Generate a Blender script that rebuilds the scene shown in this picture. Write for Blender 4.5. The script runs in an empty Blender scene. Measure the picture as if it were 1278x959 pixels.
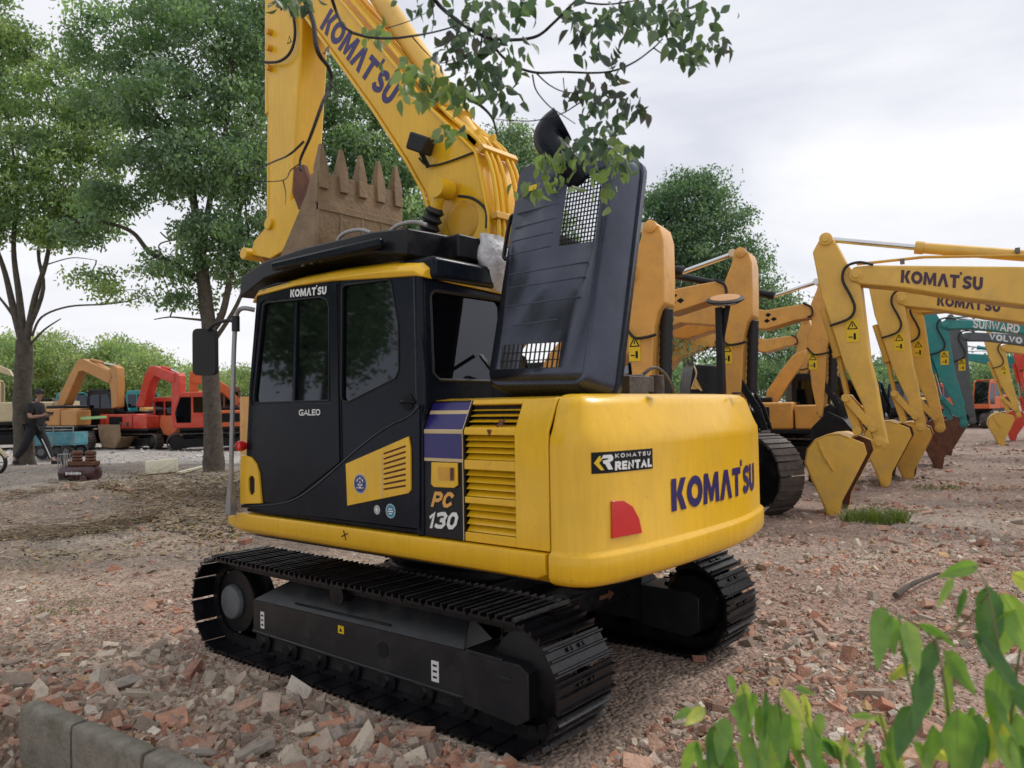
import bpy, math, random
import numpy as np
from mathutils import Vector, Matrix, noise
from mathutils.geometry import tessellate_polygon
random.seed(7); rng = np.random.default_rng(7)
R = math.radians
sc = bpy.context.scene
COL = sc.collection

# ------------------------------------------------------------------ camera
CAM = Vector((-4.074, 4.363, 1.795))
YAW, PIT, ROL, FOC = -0.8823, 0.02888, -0.01649, 971.0   # FOC in pixels of a 1278-wide frame
_f = Vector((math.cos(PIT)*math.cos(YAW), math.cos(PIT)*math.sin(YAW), math.sin(PIT)))
_r = Vector((math.sin(YAW), -math.cos(YAW), 0)); _u = _r.cross(_f)
_c, _s = math.cos(ROL), math.sin(ROL)
RT, UP, FW = _c*_r + _s*_u, -_s*_r + _c*_u, _f
HR = Vector((math.sin(YAW), -math.cos(YAW), 0)); HF = Vector((math.cos(YAW), math.sin(YAW), 0))
cd = bpy.data.cameras.new('camera'); cam = bpy.data.objects.new('camera', cd); COL.objects.link(cam)
cam.matrix_world = Matrix(((RT.x, UP.x, -FW.x, CAM.x), (RT.y, UP.y, -FW.y, CAM.y), (RT.z, UP.z, -FW.z, CAM.z), (0, 0, 0, 1)))
cd.sensor_width = 36; cd.lens = 36*FOC/1278; cd.clip_end = 3000; cd.clip_start = 0.05
sc.camera = cam

def ray(px, py): return FW + RT*((px-639)/FOC) - UP*((py-479.5)/FOC)
def onp(px, py, P0, n):
    d = ray(px, py); return CAM + d*((P0-CAM).dot(n)/d.dot(n))
def S(px, py, y=1.22):
    return onp(px, py, Vector((0, y, 0)), Vector((0, 1, 0)))
def Xp(px, py, x): return onp(px, py, Vector((x, 0, 0)), Vector((1, 0, 0)))
def at(px, py, dep):
    d = ray(px, py); return CAM + d*(dep/(d.dot(HF)))
def LD(lat, dep, z=0.0):
    p = CAM + HR*lat + HF*dep; return Vector((p.x, p.y, z))
def sm(a, b, x):
    t = min(1, max(0, (x-a)/(b-a))); return t*t*(3-2*t)
def ldof(x, y):
    dx, dy = x-CAM.x, y-CAM.y
    return dx*HR.x+dy*HR.y, dx*HF.x+dy*HF.y
KA = onp(22, 878, Vector((0, 0, .10)), Vector((0, 0, 1))); _kb = onp(215, 957, Vector((0, 0, .10)), Vector((0, 0, 1)))
KD = (_kb-KA); KD.z = 0; KD.normalize(); KN = Vector((-KD.y, KD.x, 0)); KN = KN if KN.dot(CAM-KA) > 0 else -KN
def hbase(x, y):
    lat, dep = ldof(x, y)
    side = 1 - sm(-0.22, 0.02, lat/max(dep, 1))
    h = 0.42*sm(8.5, 15.5, dep)*side
    h += 0.16*noise.noise(Vector((x*0.33, y*0.33, 0)))*sm(3.4, 8, math.hypot(x, y))
    kd = (x-KA.x)*KN.x+(y-KA.y)*KN.y; ks = (x-KA.x)*KD.x+(y-KA.y)*KD.y
    h -= .30*sm(-.10, -.02, kd)*sm(-.55, -.1, ks)
    return h
def ground(px, py):
    z = 0
    for i in range(12):
        p = onp(px, py, Vector((0, 0, z)), Vector((0, 0, 1))); z = hbase(p.x, p.y)
    return p

# ------------------------------------------------------------------ materials
def mat(name, col, rough=0.6, metal=0.0, var=0.15, scale=6.0, bump=0.0, bscale=60.0, coat=0.0, dirt=None, dscale=3.0, damt=0.5, attr=None, spec=0.5, streak=0):
    m = bpy.data.materials.new(name); m.use_nodes = True
    nt = m.node_tree; b = nt.nodes['Principled BSDF']; L = nt.links
    b.inputs['Roughness'].default_value = rough; b.inputs['Metallic'].default_value = metal
    b.inputs['Coat Weight'].default_value = coat; b.inputs['Coat Roughness'].default_value = 0.12
    b.inputs['Specular IOR Level'].default_value = spec
    tc = nt.nodes.new('ShaderNodeTexCoord'); co = tc.outputs['Object']
    n = nt.nodes.new('ShaderNodeTexNoise'); n.inputs['Scale'].default_value = scale; n.inputs['Detail'].default_value = 6
    n.inputs['Roughness'].default_value = 0.65
    L.new(co, n.inputs['Vector'])
    mr = nt.nodes.new('ShaderNodeMapRange'); mr.inputs[1].default_value = 0.3; mr.inputs[2].default_value = 0.7
    mr.inputs[3].default_value = 1-var; mr.inputs[4].default_value = 1+var; L.new(n.outputs[0], mr.inputs[0])
    mx = nt.nodes.new('ShaderNodeMix'); mx.data_type = 'RGBA'; mx.blend_type = 'MULTIPLY'; mx.inputs[0].default_value = 1
    if attr:
        a = nt.nodes.new('ShaderNodeAttribute'); a.attribute_name = attr; L.new(a.outputs['Color'], mx.inputs[6])
    else: mx.inputs[6].default_value = (*col, 1)
    L.new(mr.outputs[0], mx.inputs[7]); out = mx.outputs[2]
    if dirt:
        n2 = nt.nodes.new('ShaderNodeTexNoise'); n2.inputs['Scale'].default_value = dscale; n2.inputs['Detail'].default_value = 9
        n2.inputs['Roughness'].default_value = 0.72; L.new(co, n2.inputs['Vector'])
        m2 = nt.nodes.new('ShaderNodeMapRange'); m2.inputs[1].default_value = 0.48; m2.inputs[2].default_value = 0.72
        m2.inputs[4].default_value = damt; L.new(n2.outputs[0], m2.inputs[0])
        x2 = nt.nodes.new('ShaderNodeMix'); x2.data_type = 'RGBA'; L.new(m2.outputs[0], x2.inputs[0]); L.new(out, x2.inputs[6])
        x2.inputs[7].default_value = (*dirt, 1); out = x2.outputs[2]
        mr3 = nt.nodes.new('ShaderNodeMapRange'); mr3.inputs[3].default_value = rough; mr3.inputs[4].default_value = min(1, rough+0.5)
        L.new(m2.outputs[0], mr3.inputs[0]); L.new(mr3.outputs[0], b.inputs['Roughness'])
    if streak:
        mp = nt.nodes.new('ShaderNodeMapping'); mp.inputs['Scale'].default_value = (9, 9, 1.1); L.new(co, mp.inputs[0])
        n4 = nt.nodes.new('ShaderNodeTexNoise'); n4.inputs['Scale'].default_value = 4; n4.inputs['Detail'].default_value = 8; L.new(mp.outputs[0], n4.inputs['Vector'])
        r4 = nt.nodes.new('ShaderNodeMapRange'); r4.inputs[1].default_value = .35; r4.inputs[2].default_value = .7; r4.inputs[3].default_value = 1-streak; r4.inputs[4].default_value = 1+streak*.6; L.new(n4.outputs[0], r4.inputs[0])
        x4 = nt.nodes.new('ShaderNodeMix'); x4.data_type = 'RGBA'; x4.blend_type = 'MULTIPLY'; x4.inputs[0].default_value = 1; L.new(out, x4.inputs[6]); L.new(r4.outputs[0], x4.inputs[7])
        n5 = nt.nodes.new('ShaderNodeTexNoise'); n5.inputs['Scale'].default_value = 38; n5.inputs['Detail'].default_value = 3; L.new(co, n5.inputs['Vector'])
        r5 = nt.nodes.new('ShaderNodeMapRange'); r5.inputs[1].default_value = .70; r5.inputs[2].default_value = .74; r5.inputs[4].default_value = .45; L.new(n5.outputs[0], r5.inputs[0])
        x5 = nt.nodes.new('ShaderNodeMix'); x5.data_type = 'RGBA'; L.new(r5.outputs[0], x5.inputs[0]); L.new(x4.outputs[2], x5.inputs[6]); x5.inputs[7].default_value = (.22, .12, .04, 1); out = x5.outputs[2]
    L.new(out, b.inputs['Base Color'])
    if bump:
        n3 = nt.nodes.new('ShaderNodeTexNoise'); n3.inputs['Scale'].default_value = bscale; n3.inputs['Detail'].default_value = 5
        L.new(co, n3.inputs['Vector'])
        bp = nt.nodes.new('ShaderNodeBump'); bp.inputs['Strength'].default_value = bump; bp.inputs['Distance'].default_value = 0.02
        L.new(n3.outputs[0], bp.inputs['Height']); L.new(bp.outputs[0], b.inputs['Normal'])
    return m

DUST = (0.28, 0.22, 0.16)
M = {}
M['yellow'] = mat('yellow_paint', (0.78, 0.445, 0.012), 0.30, coat=0.25, var=0.06, streak=.055, scale=2.2, dirt=(0.56, 0.32, 0.03), dscale=2.5, damt=0.30, spec=0.4, bump=0.03, bscale=8)
M['yellow_old'] = mat('weathered_yellow_paint', (0.64, 0.33, 0.02), 0.42, coat=0.1, var=0.12, scale=2.5, dirt=(0.38, 0.22, 0.07), dscale=3, damt=0.5, bump=0.04, bscale=14)
M['orange_yellow'] = mat('orange_yellow_paint', (0.68, 0.34, 0.07), 0.40, coat=0.15, var=0.1, scale=2.0, dirt=(0.33, 0.19, 0.08), dscale=3, damt=0.45)
M['row_yellow'] = mat('sun_faded_yellow_paint', (0.72, 0.43, 0.07), 0.42, coat=0.1, var=0.1, scale=1.7, dirt=(0.42, 0.27, 0.12), dscale=2.5, damt=0.5)
M['tan'] = mat('tan_paint', (0.50, 0.24, 0.07), 0.5, var=0.15, dirt=(0.35, 0.25, 0.15), damt=0.6)
M['cream'] = mat('cream_paint', (0.55, 0.47, 0.30), 0.5, var=0.12, dirt=(0.3, 0.22, 0.13), damt=0.6)
M['red'] = mat('red_paint', (0.62, 0.055, 0.03), 0.4, coat=0.1, var=0.12, dirt=(0.5, 0.2, 0.13), damt=0.5)
M['orange'] = mat('orange_paint', (0.66, 0.13, 0.03), 0.45, var=0.12, dirt=(0.4, 0.2, 0.12), damt=0.5)
M['teal'] = mat('teal_paint', (0.01, 0.24, 0.24), 0.4, coat=0.1, var=0.12, dirt=(0.2, 0.22, 0.2), damt=0.4)
M['grey'] = mat('grey_paint', (0.10, 0.11, 0.12), 0.45, var=0.12, dirt=(0.2, 0.18, 0.15), damt=0.4)
M['blue_cart'] = mat('faded_blue_paint', (0.06, 0.24, 0.30), 0.55, var=0.2, dirt=(0.3, 0.3, 0.28), damt=0.5)
M['cab'] = mat('navy_black_paint', (0.007, 0.010, 0.017), 0.24, coat=0.05, spec=0.13, var=0.2, scale=3, dirt=(0.03, 0.03, 0.032), dscale=2.5, damt=0.3)
M['cab2'] = mat('black_gloss_panel', (0.006, 0.008, 0.013), 0.2, coat=0.04, spec=0.14, var=0.15, scale=3, dirt=(0.02, 0.02, 0.022), dscale=2, damt=0.3)
M['hood'] = mat('blue_black_hood_paint', (0.052, 0.058, 0.078), 0.25, metal=0.75, coat=0.1, var=0.35, scale=1.6, bump=0.12, bscale=7, dirt=(0.06, 0.06, 0.08), dscale=4, damt=0.4)
M['black'] = mat('black_paint', (0.006, 0.006, 0.008), 0.36, spec=0.3, var=0.2, dirt=(0.03, 0.028, 0.026), dscale=8, damt=0.5)
M['frame'] = mat('dark_grey_frame_paint', (0.017, 0.018, 0.021), 0.30, spec=0.45, var=0.2, dirt=(0.045, 0.04, 0.035), dscale=5, damt=0.5)
M['trackblack'] = mat('fresh_black_track_paint', (0.004, 0.004, 0.006), 0.28, spec=0.45, var=0.2, bump=0.12, bscale=50, dirt=(0.018, 0.015, 0.015), dscale=10, damt=0.5)
M['steel_dirty'] = mat('worn_track_steel', (0.07, 0.06, 0.055), 0.55, metal=0.3, var=0.3, scale=12, dirt=(0.20, 0.16, 0.13), dscale=9, damt=0.7, bump=0.3, bscale=40)
M['rubber'] = mat('black_rubber', (0.010, 0.010, 0.011), 0.6)
M['void'] = mat('dark_recess', (0.004, 0.004, 0.005), 0.9, var=0)
M['chrome'] = mat('chromed_rod', (0.62, 0.63, 0.64), 0.18, metal=1.0, var=0.05)
M['tube'] = mat('grey_handrail_tube', (0.30, 0.30, 0.30), 0.35, metal=0.5, var=0.15)
M['rust'] = mat('rusty_bucket_steel', (0.22, 0.15, 0.085), 0.75, var=0.25, scale=5, dirt=(0.30, 0.22, 0.14), dscale=4, damt=0.7, bump=0.4, bscale=25)
M['rust2'] = mat('brown_rusty_steel', (0.13, 0.05, 0.028), 0.8, var=0.3, scale=5, dirt=(0.2, 0.1, 0.06), dscale=5, damt=0.6, bump=0.3, bscale=30)
M['purple'] = mat('violet_sticker', (0.022, 0.017, 0.125), 0.3, var=0.08)
M['letter'] = mat('violet_blue_lettering', (0.024, 0.014, 0.115), 0.35, var=0.08)
M['letter_dark'] = mat('dark_plum_lettering', (0.045, 0.018, 0.045), 0.4, var=0.1)
M['white'] = mat('white_print', (0.72, 0.72, 0.70), 0.45, var=0.08)
M['pale'] = mat('pale_cream_trim', (0.55, 0.42, 0.22), 0.4, var=0.08)
M['orange_print'] = mat('orange_print', (0.72, 0.36, 0.08), 0.45, var=0.05)
M['sign_yellow'] = mat('warning_yellow_sticker', (0.75, 0.50, 0.01), 0.45, var=0.06)
M['reflector'] = mat('red_reflector', (0.60, 0.012, 0.012), 0.22, coat=0.5, var=0.08)
M['badge_blue'] = mat('navy_badge', (0.02, 0.03, 0.14), 0.35, var=0.05)
M['badge_teal'] = mat('teal_badge', (0.02, 0.22, 0.32), 0.35, var=0.05)
M['badge_grey'] = mat('grey_badge', (0.35, 0.40, 0.38), 0.35, var=0.1)
M['bag'] = mat('white_plastic_bag', (0.66, 0.66, 0.68), 0.45, var=0.08, bump=0.6, bscale=30)
M['concrete'] = mat('weathered_concrete', (0.22, 0.20, 0.165), 0.9, var=0.2, scale=9, dirt=(0.10, 0.095, 0.06), dscale=5, damt=0.8, bump=0.5, bscale=45)
M['pale_stone'] = mat('pale_cast_concrete', (0.66, 0.62, 0.48), 0.85, var=0.12, dirt=(0.25, 0.22, 0.16), damt=0.6, bump=0.3)
M['bark'] = mat('grey_brown_bark', (0.085, 0.07, 0.055), 0.95, var=0.4, scale=12, bump=0.9, bscale=28, dirt=(0.15, 0.14, 0.11), dscale=4, damt=0.6)
M['bark_dark'] = mat('dark_wet_bark', (0.022, 0.02, 0.022), 0.8, var=0.3, scale=20, bump=0.5, bscale=60)
M['skin'] = mat('skin', (0.36, 0.20, 0.14), 0.5, var=0.05)
M['cloth'] = mat('black_cotton', (0.016, 0.016, 0.02), 0.85, var=0.2)
M['hair'] = mat('black_hair', (0.008, 0.007, 0.007), 0.5, var=0.2)
M['maroon'] = mat('maroon_paint', (0.05, 0.012, 0.015), 0.35, coat=0.2, var=0.2, dirt=(0.15, 0.1, 0.08), damt=0.4)
M['brass'] = mat('brown_cast_metal', (0.13, 0.055, 0.03), 0.5, metal=0.4, var=0.3, scale=9)
M['stones'] = mat('rubble_stone', (1, 1, 1), 0.9, var=0.22, scale=18, bump=0.6, bscale=60, attr='col')
M['stone_big'] = mat('broken_brick', (0.34, 0.17, 0.12), 0.9, var=0.3, scale=14, bump=0.6, bscale=50, dirt=(0.36, 0.30, 0.24), dscale=7, damt=0.7)
M['stone_grey'] = mat('broken_grey_stone', (0.30, 0.26, 0.22), 0.9, var=0.3, scale=10, bump=0.6, bscale=40, dirt=(0.33, 0.24, 0.18), dscale=6, damt=0.7)
M['litter'] = mat('dry_litter', (1, 1, 1), 0.9, var=0.2, attr='col')

def glass(name, col, alpha, rough=0.03):
    m = bpy.data.materials.new(name); m.use_nodes = True; nt = m.node_tree; nt.nodes.clear(); L = nt.links
    o = nt.nodes.new('ShaderNodeOutputMaterial'); t = nt.nodes.new('ShaderNodeBsdfTransparent'); t.inputs[0].default_value = (*col, 1)
    g = nt.nodes.new('ShaderNodeBsdfGlossy'); g.inputs['Roughness'].default_value = rough; g.inputs[0].default_value = (0.85, 0.9, 1.0, 1)
    fr = nt.nodes.new('ShaderNodeFresnel'); fr.inputs[0].default_value = 1.6
    d = nt.nodes.new('ShaderNodeBsdfDiffuse'); d.inputs[0].default_value = (0.006, 0.007, 0.010, 1)
    m1 = nt.nodes.new('ShaderNodeMixShader'); m1.inputs[0].default_value = alpha; L.new(t.outputs[0], m1.inputs[1]); L.new(d.outputs[0], m1.inputs[2])
    m2 = nt.nodes.new('ShaderNodeMixShader'); L.new(fr.outputs[0], m2.inputs[0]); L.new(m1.outputs[0], m2.inputs[1]); L.new(g.outputs[0], m2.inputs[2])
    L.new(m2.outputs[0], o.inputs[0]); return m
M['glass'] = glass('tinted_glass', (0.20, 0.23, 0.25), 0.42)
M['glass_light'] = glass('clear_glass', (0.75, 0.78, 0.80), 0.08)

def leafmat(name, trans=0.5, rough=0.45):
    m = bpy.data.materials.new(name); m.use_nodes = True; nt = m.node_tree; L = nt.links; b = nt.nodes['Principled BSDF']
    o = nt.nodes['Material Output']; a = nt.nodes.new('ShaderNodeAttribute'); a.attribute_name = 'col'
    L.new(a.outputs['Color'], b.inputs['Base Color']); b.inputs['Roughness'].default_value = rough
    t = nt.nodes.new('ShaderNodeBsdfTranslucent'); h = nt.nodes.new('ShaderNodeMix'); h.data_type = 'RGBA'; h.blend_type = 'MULTIPLY'; h.inputs[0].default_value = 1
    L.new(a.outputs['Color'], h.inputs[6]); h.inputs[7].default_value = (1.5, 1.6, 0.7, 1); L.new(h.outputs[2], t.inputs[0])
    mx = nt.nodes.new('ShaderNodeMixShader'); mx.inputs[0].default_value = trans
    L.new(b.outputs[0], mx.inputs[1]); L.new(t.outputs[0], mx.inputs[2]); L.new(mx.outputs[0], o.inputs[0]); return m
M['leaf'] = leafmat('tree_leaf'); M['leaf_near'] = leafmat('broad_leaf', 0.4, 0.35)

# ------------------------------------------------------------------ builders
ROOTM = {}
def tag(o, label=None, cat=None, group=None, kind=None):
    if label: o['label'] = label
    if cat: o['category'] = cat
    if group: o['group'] = group
    if kind: o['kind'] = kind
    return o
def thing(name, label, cat, loc=(0, 0, 0), rz=0.0, group=None):
    o = bpy.data.objects.new(name, None); COL.objects.link(o); o.empty_display_size = 0.2
    o.location = loc; o.rotation_euler = (0, 0, rz)
    o['_root'] = 1; del o['_root']
    ROOTM[o.name] = Matrix.Translation(Vector(loc)) @ Matrix.Rotation(rz, 4, 'Z')
    return tag(o, label, cat, group)
def rootm(o):
    while o is not None:
        if o.name in ROOTM: return ROOTM[o.name]
        o = o.parent
    return None

class MB:
    def __init__(s): s.v = []; s.f = []; s.m = []; s.cm = 0
    def add(s, vs, fs):
        b = len(s.v); s.v += [Vector(q) for q in vs]; s.f += [tuple(b+i for i in f) for f in fs]; s.m += [s.cm]*len(fs); return s
    def mi(s, i): s.cm = i; return s
    def box(s, c, d, rot=None):
        hx, hy, hz = d[0]/2, d[1]/2, d[2]/2; c = Vector(c)
        vs = [Vector((x, y, z)) for x in (-hx, hx) for y in (-hy, hy) for z in (-hz, hz)]
        if rot is not None: vs = [rot @ q for q in vs]
        return s.add([c+q for q in vs], [(0, 1, 3, 2), (4, 6, 7, 5), (0, 4, 5, 1), (2, 3, 7, 6), (0, 2, 6, 4), (1, 5, 7, 3)])
    def bb(s, a, b):
        return s.box([(a[i]+b[i])/2 for i in range(3)], [abs(b[i]-a[i]) for i in range(3)])
    def bar(s, p0, p1, w, h, up=Vector((0, 0, 1))):
        p0, p1 = Vector(p0), Vector(p1); d = (p1-p0).normalized(); a = d.cross(up)
        if a.length < 1e-4: a = d.cross(Vector((1, 0, 0)))
        a.normalize(); b = a.cross(d)
        vs = [p+a*(sx*w/2)+b*(sz*h/2) for p in (p0, p1) for sx, sz in ((-1, -1), (1, -1), (1, 1), (-1, 1))]
        return s.add(vs, [(3, 2, 1, 0), (4, 5, 6, 7), (0, 1, 5, 4), (1, 2, 6, 5), (2, 3, 7, 6), (3, 0, 4, 7)])
    def tube(s, pts, r, n=8, cap=True, r2=None):
        pts = [Vector(p) for p in pts]; N = len(pts); rr = [r]*N if not isinstance(r, (list, tuple)) else r
        if r2 is not None: rr = [r+(r2-r)*i/(N-1) for i in range(N)]
        rings = []; a = None
        for i, p in enumerate(pts):
            d = (pts[min(i+1, N-1)]-pts[max(i-1, 0)])
            if d.length < 1e-7: d = Vector((0, 0, 1))
            d.normalize()
            if a is None:
                a = d.cross(Vector((0, 0, 1)));
                if a.length < 0.05: a = d.cross(Vector((1, 0, 0)))
            a = (a - d*a.dot(d)).normalized(); b = d.cross(a)
            rings.append([p+(a*math.cos(2*math.pi*k/n)+b*math.sin(2*math.pi*k/n))*rr[i] for k in range(n)])
        vs = [q for g in rings for q in g]; fs = []
        for i in range(N-1):
            for k in range(n):
                k2 = (k+1) % n; fs.append((i*n+k, i*n+k2, (i+1)*n+k2, (i+1)*n+k))
        if cap: fs.append(tuple(range(n-1, -1, -1))); fs.append(tuple((N-1)*n+k for k in range(n)))
        return s.add(vs, fs)
    def cyl(s, p0, p1, r, n=20, r2=None): return s.tube([p0, p1], r, n, True, r2)
    def plate(s, poly, off, holes=()):
        """poly: 3D points (planar); off: Vector thickness. closed solid with holes"""
        loops = [[Vector(p) for p in poly]]+[[Vector(p) for p in h] for h in holes]
        flat = [p for l in loops for p in l]; off = Vector(off)
        if not holes and False: tris = [tuple(range(len(flat)))]
        else: tris = [tuple(t) for t in tessellate_polygon(loops)]
        nn = len(flat)
        nrm = Vector((0, 0, 0))
        for t in tris:
            a_, b_, c_ = flat[t[0]], flat[t[1]], flat[t[2]]; nrm += (b_-a_).cross(c_-a_)
        tf = [t if (flat[t[1]]-flat[t[0]]).cross(flat[t[2]]-flat[t[0]]).dot(off) < 0 else t[::-1] for t in tris]
        fs = list(tf)+[tuple(nn+i for i in t[::-1]) for t in tf]
        b = 0
        for l in loops:
            n = len(l)
            for i in range(n): j = (i+1) % n; fs.append((b+i, b+j, nn+b+j, nn+b+i))
            b += n
        return s.add(flat+[p+off for p in flat], fs)
    def lathe(s, c, axis, prof, n=24):
        """prof: (dist along axis, radius)"""
        c = Vector(c); d = Vector(axis).normalized(); a = d.cross(Vector((0, 0, 1)))
        if a.length < 0.05: a = d.cross(Vector((1, 0, 0)))
        a.normalize(); b = d.cross(a); vs = []; fs = []
        for h, r in prof: vs += [c+d*h+(a*math.cos(2*math.pi*k/n)+b*math.sin(2*math.pi*k/n))*r for k in range(n)]
        for i in range(len(prof)-1):
            for k in range(n): k2 = (k+1) % n; fs.append((i*n+k, i*n+k2, (i+1)*n+k2, (i+1)*n+k))
        fs.append(tuple(range(n-1, -1, -1))); fs.append(tuple((len(prof)-1)*n+k for k in range(n)))
        return s.add(vs, fs)
    def build(s, name, mats, parent=None, bevel=0, smooth=40, world=True, subsurf=0, seg=2, fixn=True):
        if not isinstance(mats, (list, tuple)): mats = [mats]
        rm = rootm(parent) if parent is not None else None
        vs = s.v
        if rm is not None and world: inv = rm.inverted(); vs = [inv @ q for q in vs]
        me = bpy.data.meshes.new(name); me.from_pydata([tuple(q) for q in vs], [], s.f)
        for m in mats: me.materials.append(m)
        if len(mats) > 1: me.polygons.foreach_set('material_index', s.m)
        if fixn:
            import bmesh
            bm = bmesh.new(); bm.from_mesh(me); bmesh.ops.recalc_face_normals(bm, faces=bm.faces); bm.to_mesh(me); bm.free()
        me.update()
        if smooth: me.shade_smooth(); me.set_sharp_from_angle(angle=R(smooth))
        o = bpy.data.objects.new(name, me); COL.objects.link(o)
        if parent is not None: o.parent = parent
        if bevel:
            b = o.modifiers.new('b', 'BEVEL'); b.width = bevel; b.segments = seg; b.limit_method = 'ANGLE'; b.angle_limit = R(35); b.harden_normals = False
        if subsurf: u = o.modifiers.new('s', 'SUBSURF'); u.levels = u.render_levels = subsurf
        return o

def children(o): return [c for c in bpy.data.objects if c.parent == o]
def copy_tree(o, parent=None):
    c = o.copy(); COL.objects.link(c)
    if parent is not None: c.parent = parent
    for ch in children(o): copy_tree(ch, c)
    return c
def chaikin(p, n=2, closed=False):
    for _ in range(n):
        q = []; N = len(p); rngi = range(N) if closed else range(N-1)
        if not closed: q.append(p[0])
        for i in rngi:
            a, b = Vector(p[i]), Vector(p[(i+1) % N]); q += [a*0.75+b*0.25, a*0.25+b*0.75]
        if not closed: q.append(p[-1])
        p = q
    return p
def spline(pts, n=6):
    pts = [Vector(p) for p in pts]; out = []
    for i in range(len(pts)-1):
        p0, p1, p2, p3 = pts[max(i-1, 0)], pts[i], pts[i+1], pts[min(i+2, len(pts)-1)]
        for k in range(n):
            t = k/n; out.append(0.5*((2*p1)+(p2-p0)*t+(2*p0-5*p1+4*p2-p3)*t*t+(-p0+3*p1-3*p2+p3)*t**3))
    out.append(pts[-1]); return out
def rrect(a, b, c, d, r=0.15, n=4):
    """rounded quad from 4 corner points; r = fraction of the shorter side"""
    P = [Vector(q) for q in (a, b, c, d)]; out = []
    for i in range(4):
        p, q0, q1 = P[i], P[i-1], P[(i+1) % 4]; l0, l1 = (q0-p).length, (q1-p).length; rr = r*min(l0, l1)
        A = p+(q0-p).normalized()*rr; B = p+(q1-p).normalized()*rr
        for k in range(n+1):
            t = k/n; out.append(A*(1-t)**2+p*2*t*(1-t)+B*t*t)
    return out

# ------------------------------------------------------------------ stroke lettering
GL = {
 'K': (0.9, [[(0, 0), (0, 1)], [(1, 1), (0.18, 0.5), (1, 0)]]),
 'O': (1.0, [[(0.3, 0), (0, 0.28), (0, 0.72), (0.3, 1), (0.7, 1), (1, 0.72), (1, 0.28), (0.7, 0), (0.3, 0)]]),
 'M': (1.15, [[(0, 0), (0.08, 1), (0.5, 0.25), (0.92, 1), (1, 0)]]),
 'Λ': (1.0, [[(0, 0), (0.5, 1), (1, 0)]]),
 'A': (1.0, [[(0, 0), (0.5, 1), (1, 0)], [(0.2, 0.3), (0.8, 0.3)]]),
 'T': (0.9, [[(0, 1), (1, 1)], [(0.5, 1), (0.5, 0)]]),
 "'": (0.34, [[(0.1, 1.22), (0.1, 1.10)]]),
 'S': (0.85, [[(1, 0.88), (0.75, 1), (0.25, 1), (0, 0.8), (0.1, 0.58), (0.9, 0.42), (1, 0.2), (0.75, 0), (0.25, 0), (0, 0.12)]]),
 'U': (0.9, [[(0, 1), (0, 0.25), (0.25, 0), (0.75, 0), (1, 0.25), (1, 1)]]),
 'R': (0.9, [[(0, 0), (0, 1)], [(0.1, 1), (0.7, 1), (1, 0.85), (1, 0.62), (0.7, 0.45), (0.1, 0.45)], [(0.5, 0.47), (1, 0)]]),
 'E': (0.8, [[(1, 0), (0, 0), (0, 1), (1, 1)], [(0.05, 0.5), (0.85, 0.5)]]),
 'N': (0.95, [[(0, 0), (0, 1), (1, 0), (1, 1)]]),
 'L': (0.75, [[(0, 1), (0, 0), (1, 0)]]),
 'P': (0.85, [[(0, 0), (0, 1)], [(0.1, 1), (0.7, 1), (1, 0.85), (1, 0.58), (0.7, 0.42), (0.1, 0.42)]]),
 'C': (0.85, [[(1, 0.85), (0.7, 1), (0.3, 1), (0, 0.72), (0, 0.28), (0.3, 0), (0.7, 0), (1, 0.15)]]),
 'G': (1.05, [[(1, 0.95), (0.7, 1), (0.25, 1), (0, 0.75), (0, 0.25), (0.25, 0), (1, 0), (1, 0.42), (0.62, 0.42)]]),
 'D': (0.95, [[(0, 0), (0, 1), (0.6, 1), (1, 0.7), (1, 0.3), (0.6, 0), (0, 0)]]),
 'W': (1.25, [[(0, 1), (0.22, 0), (0.5, 0.9), (0.78, 0), (1, 1)]]),
 'V': (0.95, [[(0, 1), (0.5, 0), (1, 1)]]),
 '1': (0.5, [[(0, 0.75), (0.8, 1), (0.8, 0)]]),
 '3': (0.85, [[(0, 0.93), (0.3, 1), (0.75, 1), (1, 0.82), (0.85, 0.56), (0.55, 0.5)], [(0.55, 0.52), (0.88, 0.44), (1, 0.2), (0.75, 0), (0.25, 0), (0, 0.07)]]),
 '0': (0.8, [[(0.3, 0), (0, 0.25), (0, 0.75), (0.3, 1), (0.7, 1), (1, 0.75), (1, 0.25), (0.7, 0), (0.3, 0)]]),
 '!': (0.3, [[(0.5, 1), (0.5, 0.4)], [(0.5, 0.05), (0.5, 0)]]),
}
def _arc(cx, cy, rx, ry, a0, a1, n): return [(cx+rx*math.cos(R(a0+(a1-a0)*i/n)), cy+ry*math.sin(R(a0+(a1-a0)*i/n))) for i in range(n+1)]
def _band(outer, inner): return [[outer[i], outer[i+1], inner[i+1], inner[i]] for i in range(len(outer)-1)]
def _strip(pts, t, n=4):
    s_ = spline([Vector((a, b, 0)) for a, b in pts], n); L_, R_ = [], []
    for i, p in enumerate(s_):
        d = (s_[min(i+1, len(s_)-1)]-s_[max(i-1, 0)]).normalized(); q = Vector((-d.y, d.x, 0))*t/2; L_.append((p.x+q.x, p.y+q.y)); R_.append((p.x-q.x, p.y-q.y))
    return _band(L_, R_)
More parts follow.
